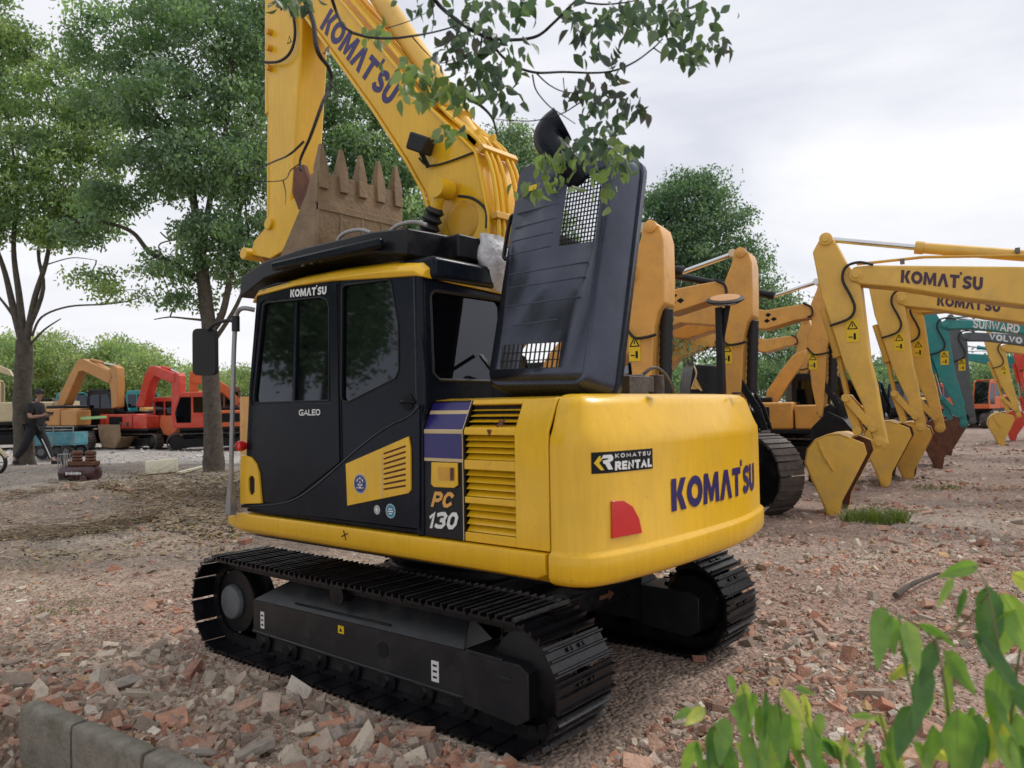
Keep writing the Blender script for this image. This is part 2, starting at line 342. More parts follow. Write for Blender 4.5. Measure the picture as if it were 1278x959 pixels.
LOGO = {
 'K': (.88, [[[(0, 0), (.29, 0), (.29, 1), (0, 1)]], [[(.31, .50), (.56, 1), (.87, 1), (.60, .51)], [(.31, .50), (.60, .51), (.90, 0), (.58, 0)]]]),
 'O': (1.04, [_band(_arc(.52, .5, .52, .5, 0, 360, 28), _arc(.52, .5, .24, .24, 0, 360, 28))]),
 'M': (1.20, [[[(0, 0), (.27, 0), (.31, .62), (.33, 1), (.06, 1)], [(.33, 1), (.31, .62), (.50, .06), (.60, .45)], [(.50, .06), (.70, .06), (.60, .45)], [(.60, .45), (.70, .06), (.89, .62), (.87, 1)], [(.87, 1), (.89, .62), (.93, 0), (1.20, 0), (1.14, 1)]]]),
 'A': (1.02, [[[(0, 0), (.29, 0), (.51, .64), (.51, 1), (.36, 1)], [(.51, 1), (.51, .64), (.73, 0), (1.02, 0), (.66, 1)]]]),
 'T': (.84, [[[(0, .76), (.84, .76), (.84, 1), (0, 1)], [(.28, 0), (.56, 0), (.56, .76), (.28, .76)]]]),
 "'": (.16, [[[(-.06, 1.02), (.12, 1.02), (.12, 1.24), (-.06, 1.24)]]]),
 'S': (.80, [_strip([(.72, .74), (.60, .86), (.40, .87), (.17, .76), (.22, .58), (.42, .50), (.60, .42), (.65, .25), (.42, .13), (.20, .14), (.06, .27)], .25, 3)]),
 'U': (.86, [_band([(0, 1), (0, .42)]+_arc(.43, .42, .43, .42, 180, 360, 12)+[(.86, 1)], [(.28, 1), (.28, .42)]+_arc(.43, .42, .15, .17, 180, 360, 12)+[(.58, 1)])]),
}
def logo2d(txt, gap=.07):
    x = 0; out = []
    for ch in txt:
        w, layers = LOGO[ch]
        for l in layers:
            for q in l: out.append(([Vector((x+a, b)) for a, b in q], 0))
        x += w+gap
    return out, x-gap
def text2d(txt, t=0.26, slant=0.0, gap=0.12, sub=1, wf=0.80):
    """quads (list of 4 2D points, layer) for a line of stroke letters of height 1; returns quads, width"""
    x = 0; out = []; layer = 0
    for ch in txt:
        if ch == ' ': x += 0.5; continue
        w, strokes = GL[ch]; w *= wf
        for st in strokes:
            P = [Vector((x+t/2+a*(w-t), t/2+b*(1-t))) for a, b in st]
            closed = (P[0]-P[-1]).length < 1e-6
            if closed: P = P[:-1]
            N = len(P)
            if not closed:
                P[0] = P[0]+(P[0]-P[1]).normalized()*t/2; P[-1] = P[-1]+(P[-1]-P[-2]).normalized()*t/2
                for q in (P[0], P[-1]): q.y = min(max(q.y, 0), 1.35 if ch == "'" else 1.0)
            Ls, Rs = [], []
            for i in range(N):
                if closed: a, b = P[i-1], P[(i+1) % N]
                else: a, b = P[max(i-1, 0)], P[min(i+1, N-1)]
                d1 = (P[i]-a); d2 = (b-P[i])
                d1 = d1.normalized() if d1.length > 1e-6 else d2.normalized(); d2 = d2.normalized() if d2.length > 1e-6 else d1
                n1, n2 = Vector((-d1.y, d1.x)), Vector((-d2.y, d2.x)); n = n1+n2
                if n.length < 0.2: n = n1.copy()
                n.normalize(); k = min(1.25, 1/max(0.3, n.dot(n1)))
                Ls.append(P[i]+n*t/2*k); Rs.append(P[i]-n*t/2*k)
            for q in Ls+Rs: q.y = max(0, min(q.y, 1.4 if ch == "'" else 1))
            E = range(N) if closed else range(N-1)
            for i in E:
                j = (i+1) % N
                out.append(([Ls[i], Ls[j], Rs[j], Rs[i]], layer))
            layer += 1
        x += w*(1 if ch != "'" else .45)+gap*(1 if ch != "'" else .5)
    x -= gap
    return [([Vector((q.x+slant*q.y, q.y)) for q in qs], l) for qs, l in out], x
def lettering(name, txt, O, U, Vv, m, parent, N, t=0.26, slant=0.0, gap=0.12, fn=None, off=0.003, world=True, wf=0.80):
    """text box: origin O, full width vector U, height vector Vv, normal N; or fn(u,v)->(point,normal)"""
    qs, w = logo2d(txt) if txt == "KOMAT'SU" else text2d(txt, t, slant, gap, 1, wf); mb = MB()
    for q, l in qs:
        vs = []
        for p in q:
            if fn: P, nn = fn(p.x/w, p.y); vs.append(P+nn*(off+l*0.0004))
            else: vs.append(Vector(O)+Vector(U)*(p.x/w)+Vector(Vv)*p.y+Vector(N)*(off+l*0.0004))
        mb.add(vs, [tuple(range(len(vs)))])
    o = mb.build(name, m, parent, smooth=0, world=world, fixn=False); return o
def disc(mb, c, U, Vv, r0, r1, n=24):
    vs = []
    for k in range(n):
        a = 2*math.pi*k/n; d = U*math.cos(a)+Vv*math.sin(a); vs += [c+d*r0, c+d*r1]
    if r0 == 0: return mb.add([vs[2*k+1] for k in range(n)], [tuple(range(n))])
    return mb.add(vs, [(2*k, 2*k+1, (2*k+3) % (2*n), (2*k+2) % (2*n)) for k in range(n)])
# ================================================================== MAIN EXCAVATOR (x forward, y to its left, z up)
EX = thing('excavator', 'large yellow and navy crawler excavator in the foreground with its black engine hood standing open', 'excavator', (0, 0, 0))
Y1 = 1.22
YV = Vector((0, 1, 0)); XV = Vector((1, 0, 0)); ZV = Vector((0, 0, 1))
def SS(px, y=Y1): return [S(a, b, y) for a, b in px]

# ---- tracks
def make_shoe_mesh():
    mb = MB()                                                       # local: x along travel, y across, z outward
    mb.box((0, 0, 0), (0.158, 0.50, 0.014))
    for gx, gh in ((-0.062, 0.026), (0.0, 0.022), (0.055, 0.026)):
        mb.add([(gx-0.010, -0.25, 0.007), (gx+0.010, -0.25, 0.007), (gx+0.004, -0.25, 0.007+gh), (gx-0.004, -0.25, 0.007+gh),
                (gx-0.010, 0.25, 0.007), (gx+0.010, 0.25, 0.007), (gx+0.004, 0.25, 0.007+gh), (gx-0.004, 0.25, 0.007+gh)],
               [(0, 1, 2, 3), (7, 6, 5, 4), (1, 5, 6, 2), (0, 3, 7, 4), (3, 2, 6, 7)])
    for by in (-0.07, -0.035, 0.035, 0.07):
        mb.cyl((0.028, by, 0.005), (0.028, by, 0.02), 0.012, 8)
    for by in (-0.07, 0.07):
        mb.box((0, by, -0.045), (0.15, 0.03, 0.075))
    return mb
SHOE_ME = None
def track_path(L, r, zc, n):
    """points around a stadium: (x, z, angle)"""
    per = 4*L+2*math.pi*r; out = []
    for i in range(n):
        d = per*i/n
        if d < 2*L: out.append((-L+d, zc+r, 0.0))
        elif d < 2*L+math.pi*r: a = (d-2*L)/r; out.append((L+r*math.sin(a), zc+r*math.cos(a), a))
        elif d < 4*L+math.pi*r: e = d-2*L-math.pi*r; out.append((L-e, zc-r, math.pi))
        else: a = (d-4*L-math.pi*r)/r; out.append((-L-r*math.sin(a), zc-r*math.cos(a), math.pi+a))
    return out
TL, TR, TZ = 1.42, 0.335, 0.335
first_track = None
for side in (1, -1):
    yc = side*0.99
    mb = MB()                                                       # the link chain
    for x, z, a in track_path(TL, TR-0.055, TZ, 90):
        rot = Matrix.Rotation(a, 3, 'Y')
        for yy in (-0.075, 0.075): mb.box((x, yc+yy, z), (0.085, 0.03, 0.07), rot)
    trk = mb.build('crawler_track', M['black'], EX, smooth=0)
    if side == 1: tag(trk, 'black crawler track on the near side below the cab')
    else: tag(trk, 'black crawler track on the far side behind the counterweight')
    for i, (x, z, a) in enumerate(track_path(TL, TR, TZ, 45)):
        if SHOE_ME is None:
            so = make_shoe_mesh().build('track_shoe', M['trackblack'], trk, smooth=0, world=False); SHOE_ME = so.data; first_shoe = so
        else:
            so = first_shoe.copy(); COL.objects.link(so); so.parent = trk
        so.location = (x, yc, z); so.rotation_euler = (0, a+random.uniform(-.012, .012), 0)
    # frame
    o = side; yo = yc+o*0.13; yi = yc-o*0.13
    mb = MB()
    prof = [(-1.02, 0.42), (-1.02, 0.15), (1.11, 0.17), (1.11, 0.40)]
    mb.plate([(x, yo, z) for x, z in prof], (0, -o*0.26, 0))
    mb.add([(1.11, yo, .40), (-1.02, yo, .42), (-.95, yo-o*.13, .585), (.75, yo-o*.13, .585), (1.11, yo-o*.26, .40), (-1.02, yo-o*.26, .42)], [(0, 1, 2, 3), (3, 2, 5, 4), (0, 3, 4), (1, 5, 2), (0, 4, 5, 1)])
    mb.plate([(x, yo+o*0.012, z) for x, z in [(-1.02, 0.165), (-1.02, 0.145), (1.11, 0.165), (1.11, 0.185)]], (0, -o*0.02, 0))
    mb.bar((0.62, yo-o*0.025, 0.44), (-0.38, yo-o*0.025, 0.45), 0.02, 0.012)
    mb.plate([(x, yo-o*.035, z) for x, z in [(-1.0, .15), (-1.0, .055), (1.1, .055), (1.1, .17)]], (0, -o*.02, 0))
    fr = mb.build('track_frame', M['frame'], trk, bevel=0.012)
    mb = MB()                                                       # sprocket motor cover, boxy at the rear
    mb.plate([(x, yo+o*0.02, z) for x, z in [(-1.03, 0.425), (-1.03, 0.13), (-1.42, 0.10), (-1.50, 0.15), (-1.50, 0.39), (-1.44, 0.425)]], (0, -o*0.30, 0))
    mb.bar((-1.06, yo+o*0.022, 0.435), (-1.33, yo+o*0.022, 0.43), 0.016, 0.014)
    mb.box((-1.34, yo+o*0.022, 0.33), (0.09, 0.006, 0.022))
    mb.build('motor_cover', M['frame'], trk, bevel=0.015)
    mb = MB(); mb.lathe((1.42, yc-o*0.2, TZ), (0, o, 0), [(.08, .10), (0.09, .24), (.14, .24), (.15, .20), (.25, .20), (.26, .24), (.275, .235), (.28, .10)], 28)
    mb.build('idler_wheel', M['steel_dirty'] if side < 0 else M['black'], trk)
    mb = MB(); mb.lathe((1.452, yo-o*0.11, TZ-0.01), (0, o, 0), [(0, .14), (.085, .13), (.095, .125), (.10, .115)], 28); mb.build('idler_cap', M['grey'], trk)
    mb = MB(); mb.lathe((-1.42, yc-o*0.2, TZ), (0, o, 0), [(0.1, .2), (.16, .25), (.24, .25), (.25, .2), (.27, .12)], 28)
    for k in range(21):
        a = 2*math.pi*k/21; mb.box((-1.42+math.sin(a)*0.262, yc, TZ+math.cos(a)*0.262), (0.035, 0.05, 0.03), Matrix.Rotation(a, 3, 'Y'))
    mb.build('sprocket', M['black'], trk)
    for x in (-1.0, -0.67, -0.34, 0, 0.34, 0.67, 1.0):
        mb = MB(); mb.lathe((x, yc-o*0.12, 0.115), (0, o, 0), [(0, .09), (.06, .09), (.07, .07), (.17, .07), (.18, .09), (.24, .09), (.25, .05), (.27, .04)], 16); mb.build('track_roller', M['black'], trk)
    for x in (0.11,):
        mb = MB(); mb.lathe((x, yc-o*0.12, 0.575), (0, o, 0), [(0, .055), (.24, .055), (.25, .07), (.262, .07), (.265, .02)], 18); mb.build('carrier_roller', M['black'], trk)
        mb = MB(); mb.plate([(x+.10, yc+.02, .49), (x-.10, yc+.02, .49), (x-.03, yc+.02, .6), (x+.03, yc+.02, .6)], (0, -.04, 0)); mb.build('roller_bracket', M['black'], trk)
    if side == 1:
        for px, py, w, h in ((328, 774, 0.045, 0.12), (543.5, 838, 0.06, 0.12)):
            c = S(px, py, yo); mb = MB(); mb.box((c.x, yo+0.003, c.z), (w, 0.003, h)); lb = mb.build('label_plate', M['white'], trk)
            mb = MB()
            for k in range(3): mb.box((c.x, yo+0.0058, c.z+h*(0.28-0.28*k)), (w*0.55, 0.001, h*0.1))
            mb.build('print', M['void'], lb)
        c = S(426, 786, yo); mb = MB(); mb.box((c.x, yo+0.003, c.z), (0.06, 0.003, 0.05)); lb = mb.build('warning_sticker', M['sign_yellow'], trk)
        mb = MB(); mb.add([(c.x-.015, yo+.006, c.z-.012), (c.x+.015, yo+.006, c.z-.012), (c.x, yo+.006, c.z+.014)], [(0, 1, 2)]); mb.build('print', M['void'], lb, fixn=False)
        c = S(478, 811, yo); mb = MB(); mb.lathe((c.x, yo-0.001, c.z), YV, [(0, .05), (.004, .05), (.0045, .038)], 20); mb.build('frame_port', M['void'], trk)
# carbody
mb = MB(); mb.box((0, 0, 0.47), (1.15, 1.75, 0.26)); mb.box((0.75, 0.0, 0.42), (0.5, 1.5, 0.15)); mb.box((-0.75, 0.0, 0.42), (0.5, 1.5, 0.15))
mb.lathe((0, 0, 0.58), ZV, [(0, .58), (.10, .58), (.11, .50), (.27, .50)], 40)
cb = mb.build('carbody', M['black'], EX, bevel=0.02)
mb = MB(); c = Vector((-0.6, 0, 0)); P = [(-1.005, -0.30, 0.44), (-1.005, -0.42, 0.44), (-1.005, -0.42, 0.465), (-1.005, -0.50, 0.425), (-1.005, -0.42, 0.385), (-1.005, -0.42, 0.41), (-1.005, -0.30, 0.41)]
mb.add([Vector(p)+Vector((-.0, 0, 0)) for p in P], [(0, 1, 2, 3, 4, 5, 6)]); mb.build('travel_arrow', M['rust2'], EX, fixn=False)

# ---- upper platform: skirt + deck
mb = MB()
sk = [(1.26, 0.97), (1.10, 1.055), (-1.705, 1.055), (-1.705, 0.955), (-1.60, 0.92), (1.20, 0.935)]
prof = [(1.245, 1.055), (1.252, 1.045), (1.252, 0.955), (1.235, 0.925), (1.12, 0.885), (1.08, 0.885), (1.08, 1.055)]
vs = []; fs = []
stations = [(1.27, 0.55), (1.08, 1.0), (-1.64, 1.0), (-1.705, 0.8)]
for x, k in stations:
    for y, z in prof:
        zz = z if k == 1 else 1.055-(1.055-z)*k - (0.0 if x > 0 else 0); yy = y if x < 1.2 else y-0.03
        vs.append((x, yy, zz-(0.04 if x > 1.2 else 0)))
n = len(prof)
for i in range(len(stations)-1):
    for k in range(n): fs.append((i*n+k, i*n+(k+1) % n, (i+1)*n+(k+1) % n, (i+1)*n+k))
fs += [tuple(range(n)), tuple(3*n+k for k in range(n))[::-1]]
mb.add(vs, fs)
sk_o = mb.build('deck_skirt', M['yellow'], EX, bevel=0.008)
mb = MB(); c = S(430, 668, 1.2535)
mb.bar((c.x-.03, 1.2545, c.z+.012), (c.x+.03, 1.2545, c.z-.012), .003, .006); mb.bar((c.x-.012, 1.2545, c.z-.03), (c.x+.01, 1.2545, c.z+.03), .003, .005)
mb.build('scratch_mark', M['void'], sk_o)
mb = MB(); mb.add(vs and [(x, -y, z) for x, y, z in vs], fs); mb.build('deck_skirt', M['yellow'], EX, bevel=0.008)
mb = MB(); mb.bb((-1.7, -1.08, 0.86), (1.15, 1.08, 1.05)); mb.bb((-1.9, -0.9, 0.90), (-1.7, 0.9, 1.05)); mb.build('platform', M['black'], EX, bevel=0.01)

# ---- counterweight
_half = chaikin([(-1.722, 1.240), (-1.84, 1.240), (-1.965, 1.15), (-2.02, 0.88), (-2.05, 0.58), (-2.065, 0.28), (-2.065, 0)], 3)
_rh = chaikin([(-1.722, -1.240), (-1.78, -1.235), (-1.895, -1.13), (-1.97, -0.88), (-2.03, -0.58), (-2.062, -0.28), (-2.065, 0)], 3)
FP = [Vector(p) for p in _half]+[Vector(p) for p in reversed(_rh[:-1])]
def fp_normals():
    out = []
    for i in range(len(FP)):
        d = FP[min(i+1, len(FP)-1)]-FP[max(i-1, 0)]; d.normalize(); out.append(Vector((d.y, -d.x)) if True else None)
    return out
FN = fp_normals()
if FN[len(FN)//2].x > 0: FN = [-n for n in FN]
prof = [(0.30, 0.885), (0.10, 0.885), (0.045, 0.895), (0.012, 0.915), (0.0, 0.94), (0.0, 1.040), (0.004, 1.050), (0.022, 1.064), (0.026, 1.074),
        (0.026, 1.58), (0.030, 1.63), (0.055, 1.68), (0.095, 1.79), (0.115, 1.825), (0.15, 1.848), (0.20, 1.855), (0.5, 1.857)]
mb = MB(); vs = []; fs = []; NP = len(prof); NF = len(FP)
for i in range(NF):
    for d, z in prof:
        q = FP[i]-FN[i]*d
        if d >= 0.3: q = Vector((max(q.x, -1.722) if False else q.x*1, q.y))
        vs.append((min(q.x, -1.722), q.y, z))
for i in range(NF-1):
    for k in range(NP-1): fs.append((i*NP+k, i*NP+k+1, (i+1)*NP+k+1, (i+1)*NP+k))
fs.append(tuple(i*NP+NP-1 for i in range(NF))); fs.append(tuple(i*NP for i in reversed(range(NF))))
fs.append(tuple(range(NP))[::-1]); fs.append(tuple((NF-1)*NP+k for k in range(NP)))
mb.add(vs, fs); CWT = mb.build('counterweight', M['yellow'], EX, smooth=35)
# vertical seam beside it + lifting lugs
mb = MB(); mb.box((-1.716, 1.03, 1.42), (0.012, 0.16, 0.78)); mb.build('panel_gap', M['void'], EX)
# surface mapping
ARC = [0.0]
for i in range(1, NF): ARC.append(ARC[-1]+(FP[i]-FP[i-1]).length)
def cws(s, z, d=0.026):
    for i in range(NF-1):
        if ARC[i+1] >= s: break
    t = (s-ARC[i])/(ARC[i+1]-ARC[i]); q = FP[i].lerp(FP[i+1], t); n_ = FN[i].lerp(FN[i+1], t).normalized()
    q = q-n_*d; return Vector((q.x, q.y, z)), Vector((n_.x, n_.y, 0))
def cwpx(px, py, d=0.026):
    dr = ray(px, py); best = None
    for i in range(NF-1):
        a, b = FP[i]-FN[i]*d, FP[i+1]-FN[i+1]*d; e = b-a
        den = dr.x*e.y-dr.y*e.x
        if abs(den) < 1e-9: continue
        wx, wy = a.x-CAM.x, a.y-CAM.y
        t = (wx*e.y-wy*e.x)/den; u_ = (wx*dr.y-wy*dr.x)/den
        if 0 <= u_ <= 1 and t > 0 and (best is None or t < best[0]): best = (t, ARC[i]+u_*(ARC[i+1]-ARC[i]))
    if best is None: return None
    return best[1], CAM.z+dr.z*best[0]
def cwfn(s0, s1, za, zb):
    """za/zb: (bottom z, top z) at the left and right end"""
    def fn(u, v):
        z0 = za[0]+(zb[0]-za[0])*u; z1 = za[1]+(zb[1]-za[1])*u
        return cws(s0+(s1-s0)*u, z0+(z1-z0)*v)
    return fn
a = cwpx(838, 637); b = cwpx(838, 599); c = cwpx(941, 611) or cwpx(937, 611); d = cwpx(937, 577)
lettering('brand_lettering', "KOMAT'SU", 0, 0, 0, M['letter'], CWT, 0, t=0.33, gap=0.06, wf=.84, fn=cwfn(a[0], c[0], (a[1]-.008, b[1]+.004), (a[1]-.008, b[1]+.008)), off=.004)
def cw_patch(name, s0, s1, z0, z1, m, off=0.003, n=8, poly=None):
    mb = MB(); vs = []
    for i in range(n+1):
        for z in (z0, z1):
            P, N_ = cws(s0+(s1-s0)*i/n, z); vs.append(P+N_*off)
    mb.add(vs, [(2*i, 2*i+1, 2*i+3, 2*i+2) for i in range(n)]); return mb.build(name, m, CWT, smooth=60, fixn=False)
a = cwpx(738, 592); b = cwpx(738, 565); c = cwpx(814.5, 585)
s0, s1, z0, z1 = a[0], c[0], a[1], b[1]
cw_patch('rental_sticker', s0, s1, z0, z1, M['void'], 0.002)
W_ = s1-s0; H_ = z1-z0
lettering('sticker_print', 'RENTAL', 0, 0, 0, M['white'], CWT, 0, t=0.27, gap=0.08, slant=0.03, fn=cwfn(s0+W_*0.33, s1-W_*0.04, (z0+H_*0.10,)*1+(z0+H_*0.52,), (z0+H_*0.10, z0+H_*0.52)), off=0.004)
lettering('sticker_print', 'KOMATSU', 0, 0, 0, M['white'], CWT, 0, t=0.20, gap=0.4, wf=1.0, fn=cwfn(s0+W_*0.34, s1-W_*0.06, (z0+H_*0.68, z0+H_*0.88), (z0+H_*0.68, z0+H_*0.88)), off=0.004)
def cw_poly(name, pts, m, off):
    mb = MB(); vs = []
    for u, v in pts: P, N_ = cws(s0+W_*u, z0+H_*v); vs.append(P+N_*off)
    mb.add(vs, [tuple(range(len(vs)))]); return mb.build(name, m, CWT, smooth=0, fixn=False)
cw_poly('sticker_emblem', [(0.16, 0.86), (0.28, 0.86), (0.31, 0.72), (0.30, 0.58), (0.25, 0.50), (0.30, 0.16), (0.23, 0.16), (0.18, 0.45), (0.16, 0.45), (0.15, 0.60), (0.23, 0.64), (0.23, 0.70), (0.13, 0.70)], M['white'], 0.0042)
cw_poly('sticker_emblem', [(0.12, 0.84), (0.09, 0.78), (0.03, 0.50), (0.12, 0.16), (0.17, 0.16), (0.10, 0.50), (0.15, 0.70), (0.12, 0.70)], M['sign_yellow'], 0.0046)
# red reflector
vs = []
for q in [(762, 625.5), (777, 625), (788, 632), (796, 647), (800, 665), (781, 668.5), (762.5, 672)]:
    a = cwpx(*q); vs.append(a)
mb = MB(); bot = [cws(s, z) for s, z in vs]
mb.add([P+N_*0.002 for P, N_ in bot]+[P+N_*0.010 for P, N_ in bot], [tuple(range(7, 14))]+[(i, (i+1) % 7, 7+(i+1) % 7, 7+i) for i in range(7)])
mb.build('reflector', M['reflector'], CWT, bevel=0.002)
for yy in (-0.55, 0.55):
    mb = MB(); mb.lathe((-1.95, yy, 1.852), ZV, [(0, .03), (.012, .03), (.013, .012)], 12); mb.build('lifting_plug', M['black'], CWT)

# ---- engine side body (left), x from -0.82 to -1.712
# section in (y, z): vertical to crease then leaning in
ZC, ZT, YT = 1.665, 1.835, 1.135
def side_pt(x, z, off=0.0):
    """point on the side skin of the engine body"""
    if z <= ZC: return Vector((x, 1.22+off, z))
    t = (z-ZC)/(ZT-ZC); return Vector((x, 1.22+(YT-1.22)*t+off, z+off*0.4))
def Zs(px, py):
    """pixel on the engine body skin -> (x, z)"""
    p = S(px, py, 1.22)
    if p.z > ZC:
        n_ = Vector((0, ZT-ZC, 1.22-YT)).normalized(); p = onp(px, py, Vector((0, 1.22, ZC)), n_)
    return p.x, p.z
def strip_panel(mb, x0, x1, zlist, off=0.0, thick=0.02):
    """skin between x0 and x1 at listed z"""
    vs = []
    for x in (x0, x1):
        for z in zlist: vs.append(side_pt(x, z, off))
        for z in zlist: q = side_pt(x, z, off-thick); vs.append(q)
    n = len(zlist); fs = []
    for k in range(n-1):
        fs.append((k, k+1, 2*n+k+1, 2*n+k)); fs.append((n+k+1, n+k, 3*n+k, 3*n+k+1))
    fs += [(0, 2*n, 3*n, n), (n-1, 2*n-1, 4*n-1, 3*n-1), tuple(range(n))+tuple(range(2*n-1, n-1, -1)), tuple(range(2*n, 3*n))+tuple(range(4*n-1, 3*n-1, -1))]
    mb.add(vs, fs)
ZB = 1.062
xl, xr_ = -1.137, -1.497                                                    # louver bay
mb = MB()
strip_panel(mb, xr_, -1.7145, [ZB, ZC, ZT])                                 # plain part next to the counterweight
rows = [(503, 533), (543, 574), (586, 620), (628, 664)]
zr = []
for t_, b_ in rows: zr.append((Zs(582, t_)[1], Zs(582, b_)[1]))
zr[0] = (ZT-0.025, zr[0][1])
edges = [ZT]+[z for r_ in zr for z in r_]+[ZB]
for i in range(0, len(edges), 2):
    a, b = edges[i], edges[i+1]
    strip_panel(mb, xl, xr_, sorted(set([b, a]+([ZC] if b < ZC < a else []))))
sidep = mb.build('side_door', M['yellow'], EX, bevel=0.004)
mb = MB()
for top, bot in zr:                                                         # slats
    n = 4 if top-bot < 0.16 else 5
    for k in range(n):
        z = bot+(top-bot)*(k+0.5)/n; h = (top-bot)/n
        a, b = side_pt(xl, z+h*0.40, -0.046), side_pt(xl, z-h*0.34, -0.020)
        a2, b2 = side_pt(xr_, z+h*0.40, -0.046), side_pt(xr_, z-h*0.34, -0.020)
        dn = Vector((0, 0.004, -h*0.08)); mb.add([a, b, b2, a2, a+dn, b+dn, b2+dn, a2+dn], [(0, 1, 2, 3), (7, 6, 5, 4), (1, 5, 6, 2), (0, 4, 5, 1), (3, 2, 6, 7), (0, 3, 7, 4)])
mb.build('louver_slats', M['yellow'], sidep)
mb = MB(); mb.bb((-1.50, 1.12, ZB), (-1.13, 1.125, ZT-0.02)); mb.build('radiator_screen', M['void'], sidep)
# body core + top deck
mb = MB(); mb.bb((-1.71, -1.2, 1.06), (-0.80, 1.10, 1.80)); mb.build('engine_compartment', M['void'], EX)
mb = MB(); vs = []
mb.plate([(-1.706, YT-0.001, ZT), (-0.83, YT-0.001, ZT), (-0.83, 1.0, ZT+0.012), (-1.706, 1.0, ZT+0.012)], (0, 0, -0.02))
mb.plate([(-1.70, 0.98, ZT+0.010), (-0.83, 0.98, ZT+0.010), (-0.83, -1.1, ZT+0.010), (-1.70, -1.1, ZT+0.010)], (0, 0, -0.03))
mb.build('engine_deck', M['yellow'], EX, bevel=0.004)
mb = MB(); mb.bb((-1.70, -1.22, 1.06), (1.0, -1.20, 1.80)); mb.build('right_side_panel', M['yellow'], EX, bevel=0.01)
# striped panel
def skin_quad(mb, x0, x1, za, zb_, off, x0b=None, x1b=None):
    zs = sorted(set([zb_, za]+([ZC] if zb_ < ZC < za else [])))
    vs = []
    for z in zs:
        t = (z-zb_)/(za-zb_); l = x0b+(x0-x0b)*t if x0b is not None else x0; r = x1b+(x1-x1b)*t if x1b is not None else x1
        vs += [side_pt(l, z, off), side_pt(r, z, off)]
    mb.add(vs, [(2*i, 2*i+1, 2*i+3, 2*i+2) for i in range(len(zs)-1)])
mb = MB(); strip_panel(mb, -0.825, xl+0.001, [ZB, ZC, ZT], 0.0)
sp = mb.build('model_panel', M['black'], EX, bevel=0.003)
bands = [(503, 512.5, 'purple'), (512.5, 517, 'pale'), (517, 536, 'purple'), (536, 541, 'pale'), (541, 572, 'purple'), (572, 576, 'pale')]
zz = lambda py: Zs(555, py+0.3)[1]
for t_, b_, mm in bands:
    mb = MB(); a, b = min(zz(t_), ZT-0.004), zz(b_)
    skin_quad(mb, -0.828, xl+0.006, a, b, 0.003); mb.build('stripe', M[mm], sp, fixn=False, smooth=0)
mb = MB(); skin_quad(mb, xl+0.010, xl+0.004, ZT-.004, ZB, 0.0036); mb.build('pale_edge', M['pale'], sp, fixn=False, smooth=0)
P = SS([(540, 577), (572, 578), (572.5, 606), (568, 609), (543, 608), (539.5, 604)], 1.222)
mb = MB(); mb.plate([p+YV*0.0 for p in P], (0, 0.012, 0)); lt = mb.build('latch', M['yellow'], sp, bevel=0.003)
P = SS([(547, 583), (567, 584), (567, 600), (547, 599)], 1.236); mb = MB(); mb.plate(P, (0, 0.002, 0)); mb.build('latch_recess', M['yellow_old'], lt)
P = SS([(562, 584), (566, 584), (566, 600), (562, 600)], 1.239); mb = MB(); mb.plate(P, (0, 0.002, 0)); mb.build('latch_slot', M['rust2'], lt)
def side_text(name, txt, bl, br, tl, m, parent, y=1.221, t=0.26, gap=0.1, slant=0.0, off=0.003, wf=0.8):
    O, B, T_ = S(*bl, y), S(*br, y), S(*tl, y); return lettering(name, txt, O, B-O, T_-O, m, parent, YV, t=t, gap=gap, slant=slant, off=off, wf=wf)
side_text('model_lettering', 'PC', (538, 632.5), (563, 634), (540, 613.5), M['orange_print'], sp, t=0.24, slant=0.2, wf=.95)
side_text('model_lettering', '130', (533.5, 659), (569, 661), (536, 638.5), M['white'], sp, t=0.23, slant=0.15, wf=1.0)

# ---- cab
CAB = thing('x', None, None); ROOTM.pop(CAB.name); bpy.data.objects.remove(CAB)
outer = [(321, 362), (345, 353), (423, 348), (520, 336), (524, 400), (530, 470), (531, 505), (527, 530), (527, 660), (426, 648), (304.5, 634), (305.6, 600), (311, 480)]
P = SS(outer)
w1 = [S(*q) for q in [(329, 382), (333, 378), (400, 371), (408, 374), (411, 384), (411, 500), (318, 503), (317, 495)]]
w2 = [S(*q) for q in [(427, 360), (431, 356), (484, 349), (488, 353), (497, 405), (498, 462), (494, 472), (435, 502), (428, 501), (426, 496)]]
mb = MB(); mb.plate(P, (0, -0.035, 0), [w1, w2])
# rear wall with window
xr2 = -0.80
rp = [Vector((xr2, 1.21, 1.06)), Vector((xr2, 1.21, 2.57)), Vector((xr2, 0.36, 2.60)), Vector((xr2, 0.36, 1.06))]
rw = [Xp(*q, xr2) for q in [(535, 366), (540, 360), (612, 368), (622, 372), (622, 463), (548, 466), (540, 460)]]
rw = [Vector((xr2, 1.135, 2.46)), Vector((xr2, 1.10, 2.49)), Vector((xr2, 0.50, 2.49)), Vector((xr2, 0.46, 2.45)), Vector((xr2, 0.46, 2.00)), Vector((xr2, 0.49, 1.96)), Vector((xr2, 1.07, 1.96)), Vector((xr2, 1.12, 2.0))]
mb.plate(rp, (0.035, 0, 0), [rw])
# right wall
rwall = [Vector((p.x, 0.36, p.z)) for p in P]
whole = [Vector((-0.62, 0.36, 1.75)), Vector((-0.62, 0.36, 2.45)), Vector((0.85, 0.36, 2.5)), Vector((0.95, 0.36, 1.75))]
mb.plate(rwall, (0, 0.03, 0), [whole])
